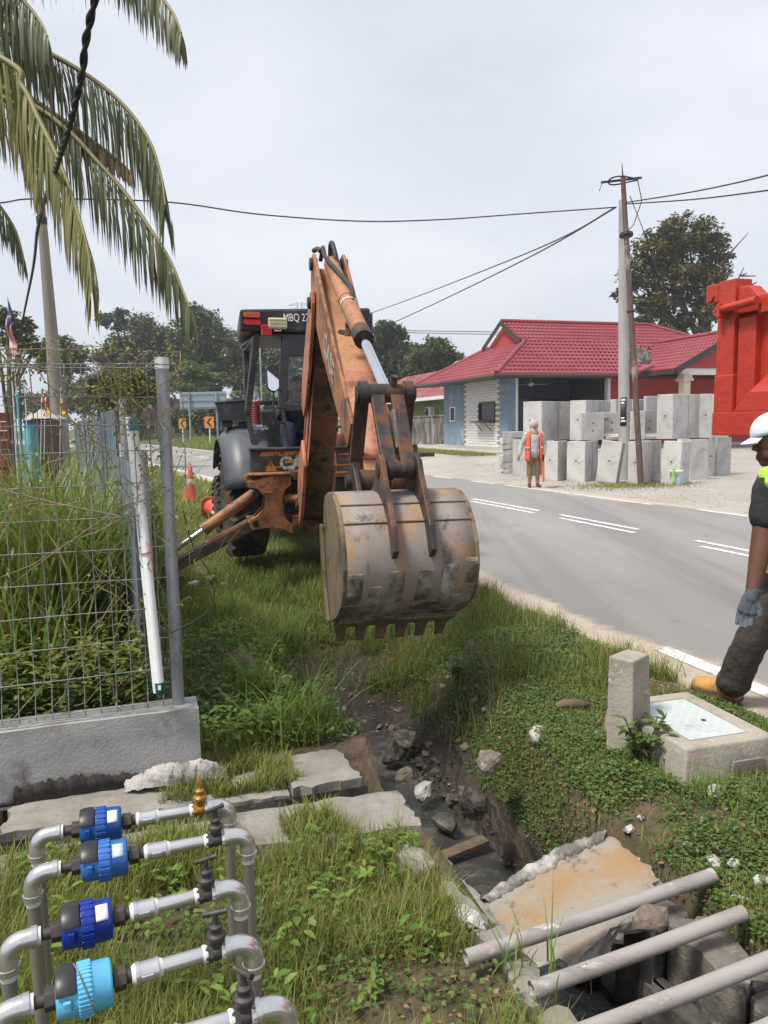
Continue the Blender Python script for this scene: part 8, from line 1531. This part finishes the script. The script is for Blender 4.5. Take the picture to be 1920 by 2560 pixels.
# striped national flag, limp
def flag(name, label, h0, h1, f0, f1, Y_, stripes, canton, wob=.05):
    H0, H1, F0, F1 = [at(*p, Y_) for p in (h0, h1, f0, f1)]; r_ = thing(name, label, 'flag', H1)
    def fpnt(h, f): p = H0.lerp(H1, h).lerp(F0.lerp(F1, h), f); return p + V((.03 * math.sin(f * 7 + h * 3) * f, wob * math.sin(f * 9 + h * 4), 0))
    k = len(stripes)
    for i, m_ in enumerate(stripes):
        q = MB(); q.shell([[fpnt(h, f) for f in np.linspace(canton if canton and i < k * .55 else 0, 1, 12)] for h in ((i) / k, (i + 1) / k)], .004); q.build('stripe', m_, r_, world=True)
    if canton:
        q = MB(); q.shell([[fpnt(h, f) for f in np.linspace(0, canton - .002, 6)] for h in np.linspace(0, .55, 5)], .006); c_ = q.build('canton', 'flag_blue', r_, world=True)
        q = MB(); o_ = fpnt(.27, canton * .5) - V((0, .012, 0)); q.prism([(.035 * (1 if j % 2 == 0 else .45) * math.cos(j * math.pi / 7), .035 * (1 if j % 2 == 0 else .45) * math.sin(j * math.pi / 7)) for j in range(14)], o_, (1, 0, 0), (0, 0, 1), (0, -1, 0), 0, .003); q.build('star', 'flag_yellow', c_, world=True)
    return r_
fl = flag('flag', 'limp red and white striped flag with blue corner on the wooden post', (19, 746), (16, 812), (47, 884), (27, 897), YF - .15, ['flag_red', 'flag_white'] * 7, .45)
px_post('slim white flagpole of the striped flag', 19, 742, 33, 1000, 3, 'flag_white', 'flagpole', YF - .1)
for i, (x, lb_, cs) in enumerate(((113, 'small yellow and red flag on a thin pole behind the sheet fence', ['flag_red', 'flag_white', 'flag_yellow', 'flag_yellow']), (104, 'small striped flag left of the yellow flag', ['flag_blue', 'flag_red', 'flag_white', 'flag_red', 'flag_white']), (152, 'small yellow pennant right of the brown pole', ['flag_yellow', 'flag_yellow']))):
    flag('pennant', lb_, (x, 975 + 8 * i), (x, 1000 + 8 * i), (x + 11, 1030), (x + 3, 1044), 13.5, cs, 0, .02); px_post(f'thin white pole of the {["yellow and red", "small striped", "yellow"][i]} pennant', x, 968, x - 1, 1050, 1.8, 'flag_white', 'flagpole', 13.52)
def bx_px(q, x0, x1, y0, y1, Y_, d=.5, z0=None):
    a, b = at(x0, y0, Y_), at(x1, y1, Y_); zb = b.z if z0 is None else z0; q.box(((a.x + b.x) / 2, Y_ + d / 2, (a.z + zb) / 2), (b.x - a.x, d, a.z - zb))
r_ = thing('gate_pillar', 'cyan painted pillar with dark blue cap behind the reeds', 'pillar', V((at(67, 1090, 13).x, 13.1, .1))); q = MB(); bx_px(q, 59, 76, 1057, 1098, 13, .3, .1); q.build('shaft', 'pillar_cyan', r_, world=True); q = MB(); bx_px(q, 57, 79, 1050, 1057, 12.97, .36); q.build('cap', 'flag_blue', r_, world=True)
r_ = thing('shed', 'low brown shed with pale peaked roof tops behind the cyan pillar', 'shed', V((at(90, 1090, 14.5).x, 14.6, .1))); q = MB(); bx_px(q, 77, 98, 1052, 1098, 14.3, 1., .1); q.build('wall', 'door_brown', r_, world=True)
for (xa, xb, ya, yb) in ((62, 90, 1032, 1051), (78, 118, 1023, 1046)):
    a, b = at(xa, yb, 14.6), at(xb, yb, 14.6); t = at((xa + xb) / 2 + 2, ya, 15.1); q = MB(); q.add([a + V((-.05, 0, 0)), b, b + V((0, 1.0, 0)), a + V((-.05, 1., 0)), t], [(0, 1, 4), (1, 2, 4), (2, 3, 4), (3, 0, 4), (3, 2, 1, 0)]); q.build('roof_peak', 'roof_pale', r_, world=True)
# stack of red bricks
Ys = 9.0; bm_ = None; r_ = thing('brick_stack', 'stack of rough red bricks at the left edge behind the reeds', 'bricks', V((at(5, 1110, Ys).x, Ys, .2)))
for row in range(15):
    for c_ in range(2):
        x = at(-16 + 18 * c_ + (6 if row % 2 else 0), 1100, Ys).x; z_ = .25 + row * .107
        q = MB() if bm_ is None else None
        if bm_ is None: q.box((0, 0, 0), (.085, .2, .098)); o = q.build('brick', 'brick_red', r_, bevel=.006); bm_ = o
        else: o = bm_.copy(); COL.objects.link(o)
        o.location = V((x, Ys + rng.uniform(-.02, .02), z_)) - WM[r_.name].translation; o.rotation_euler = (0, 0, rng.normal(0, .08))
# ================================================================== transmission tower far away
YT = 330; c_ = at(749, 775, YT); r_ = thing('transmission_tower', 'distant pale lattice transmission tower above the digger cab', 'pylon', V((c_.x, YT, 0)))
q = MB(); s_ = F / YT; tz_ = c_.z
def tw(x, z): return V((c_.x + x, YT, tz_ + z))
for sg in (-1, 1):
    q.bar(tw(sg * 5, -tz_), tw(sg * 1.3, -6), .5, .5); q.bar(tw(sg * 1.3, -6), tw(sg * .7, 3), .4, .4); q.bar(tw(sg * .7, 1), tw(sg * 5.5, -.6), .3, .3); q.bar(tw(sg * 1, -2), tw(sg * 5.5, -.6), .3, .3); q.bar(tw(sg * .7, 3), tw(sg * 4.6, 1.9), .25, .25); q.bar(tw(sg * .8, 2), tw(sg * 4.6, 1.9), .25, .25)
for i in range(10):
    za, zb = -tz_ + i * tz_ / 10, -tz_ + (i + 1) * tz_ / 10; wa, wb2 = lerp(5, 1.2, i / 10), lerp(5, 1.2, (i + 1) / 10); q.bar(tw(-wa, za), tw(wb2, zb), .25, .25); q.bar(tw(wa, za), tw(-wb2, zb), .25, .25)
q.build('lattice', 'pylon_grey', r_, world=True)
cable('faint upper power line on the horizon right of the digger', [at(880, 818, 300), at(1000, 826, 300), at(1240, 830, 300), at(1500, 838, 300)], .16); cable('faint lower power line on the horizon right of the digger', [at(880, 822, 301), at(1000, 831, 301), at(1240, 836, 301), at(1500, 842, 301)], .16)
cable('faint power line left of the big dark tree', [at(-20, 862, 200), at(200, 866, 200), at(420, 862, 200)], .12)
# thermal flask in the cab, rubble in the ditch
mat('flask_brown', (.16, .06, .04), (.12, .045, .03), 8, .4)
b2 = WM[bh.name] @ V((.30, -.86, 1.35)); r_ = thing('drink_flask', 'small brown drinks flask with green cap standing on the rear panel', 'flask', b2); q = MB(); q.lathe([(.05, 0), (.055, .02), (.055, .1), (.045, .15), (.02, .17)], b2, (0, 0, 1), 16); q.build('body', 'flask_brown', r_, world=True); q = MB(); q.cyl(b2 + V((0, 0, .165)), b2 + V((0, 0, .2)), .022); q.build('cap', 'bag_green', r_, world=True)
def rubble(name, label, k, n0, n1, s0, s1, r0, r1, m, dens=None):
    vs_, fs_ = [], []; import bmesh
    base = []
    for v_ in range(6):
        g = np.random.default_rng(900 + v_); bm = bmesh.new(); q_ = g.normal(size=(11, 3)); q_ /= np.linalg.norm(q_, axis=1)[:, None]
        for p in q_ * g.uniform(.7, 1.1, (11, 1)): bm.verts.new(p)
        bmesh.ops.convex_hull(bm, input=bm.verts); bm.verts.ensure_lookup_table(); bm.verts.index_update(); base.append(([tuple(v.co) for v in bm.verts], [tuple(x.index for x in f.verts) for f in bm.faces])); bm.free()
    for i in range(k):
        n, s = rng.uniform(n0, n1), rng.uniform(s0, s1); z = float(terrain(n, s)); r_ = r0 + (r1 - r0) * rng.random() ** 2.5; bv, bf = base[i % 6]; M_ = Matrix.Rotation(rng.uniform(0, 6.28), 3, 'Z') @ Matrix.Rotation(rng.normal(0, .4), 3, 'X'); c = P(n, s, z + r_ * .2); o = len(vs_)
        vs_ += [tuple(c + M_ @ V((v[0] * r_, v[1] * r_ * .8, v[2] * r_ * .6))) for v in bv]; fs_ += [tuple(j + o for j in f) for f in bf]
    q = MB(); q.add(vs_, fs_); tag(q.build(name, m), label, 'rubble', kind='stuff')
rubble('rubble', 'muddy rubble and clods on the right bank of the ditch', 760, 1.36, 1.68, 2.7, 5.2, .010, .06, 'rubble_wet'); rubble('rubble', 'brown clods and stones on the upper bank below the bucket', 260, 1.3, 2.3, 4.0, 6.2, .01, .05, 'rubble_brown'); rubble('rubble', 'dark rubble lying in the bottom of the open ditch', 160, 1.1, 1.72, 1.1, 2.4, .015, .06, 'rubble_wet'); rubble('gravel', 'loose pale gravel along the far road shoulder and yard', 2600, 9.75, 13, 8, 24, .012, .035, 'rubble_white'); rubble('grit', 'small stones and grit on the near road shoulder', 900, 2.9, 3.5, 2, 9, .004, .014, 'rubble_brown')
# ================================================================== hazy tropical air
hz = MB(); hz.box((-130, 390, 29), (1700, 1500, 62)); hm = bpy.data.materials.new('haze_air'); hm.use_nodes = True; MATS['haze_air'] = hm
def _hz():
    t = hm.node_tree; n = t.nodes; n.remove(n['Principled BSDF']); v = n.new('ShaderNodeVolumePrincipled'); v.inputs['Color'].default_value = (.86, .90, .97, 1); v.inputs['Density'].default_value = .0010; v.inputs['Anisotropy'].default_value = .2
    t.links.new(v.outputs[0], n['Material Output'].inputs['Volume'])
_hz()
tag(hz.build('haze', 'haze_air'), 'thin pale haze in the air over the whole place', None, kind='stuff')
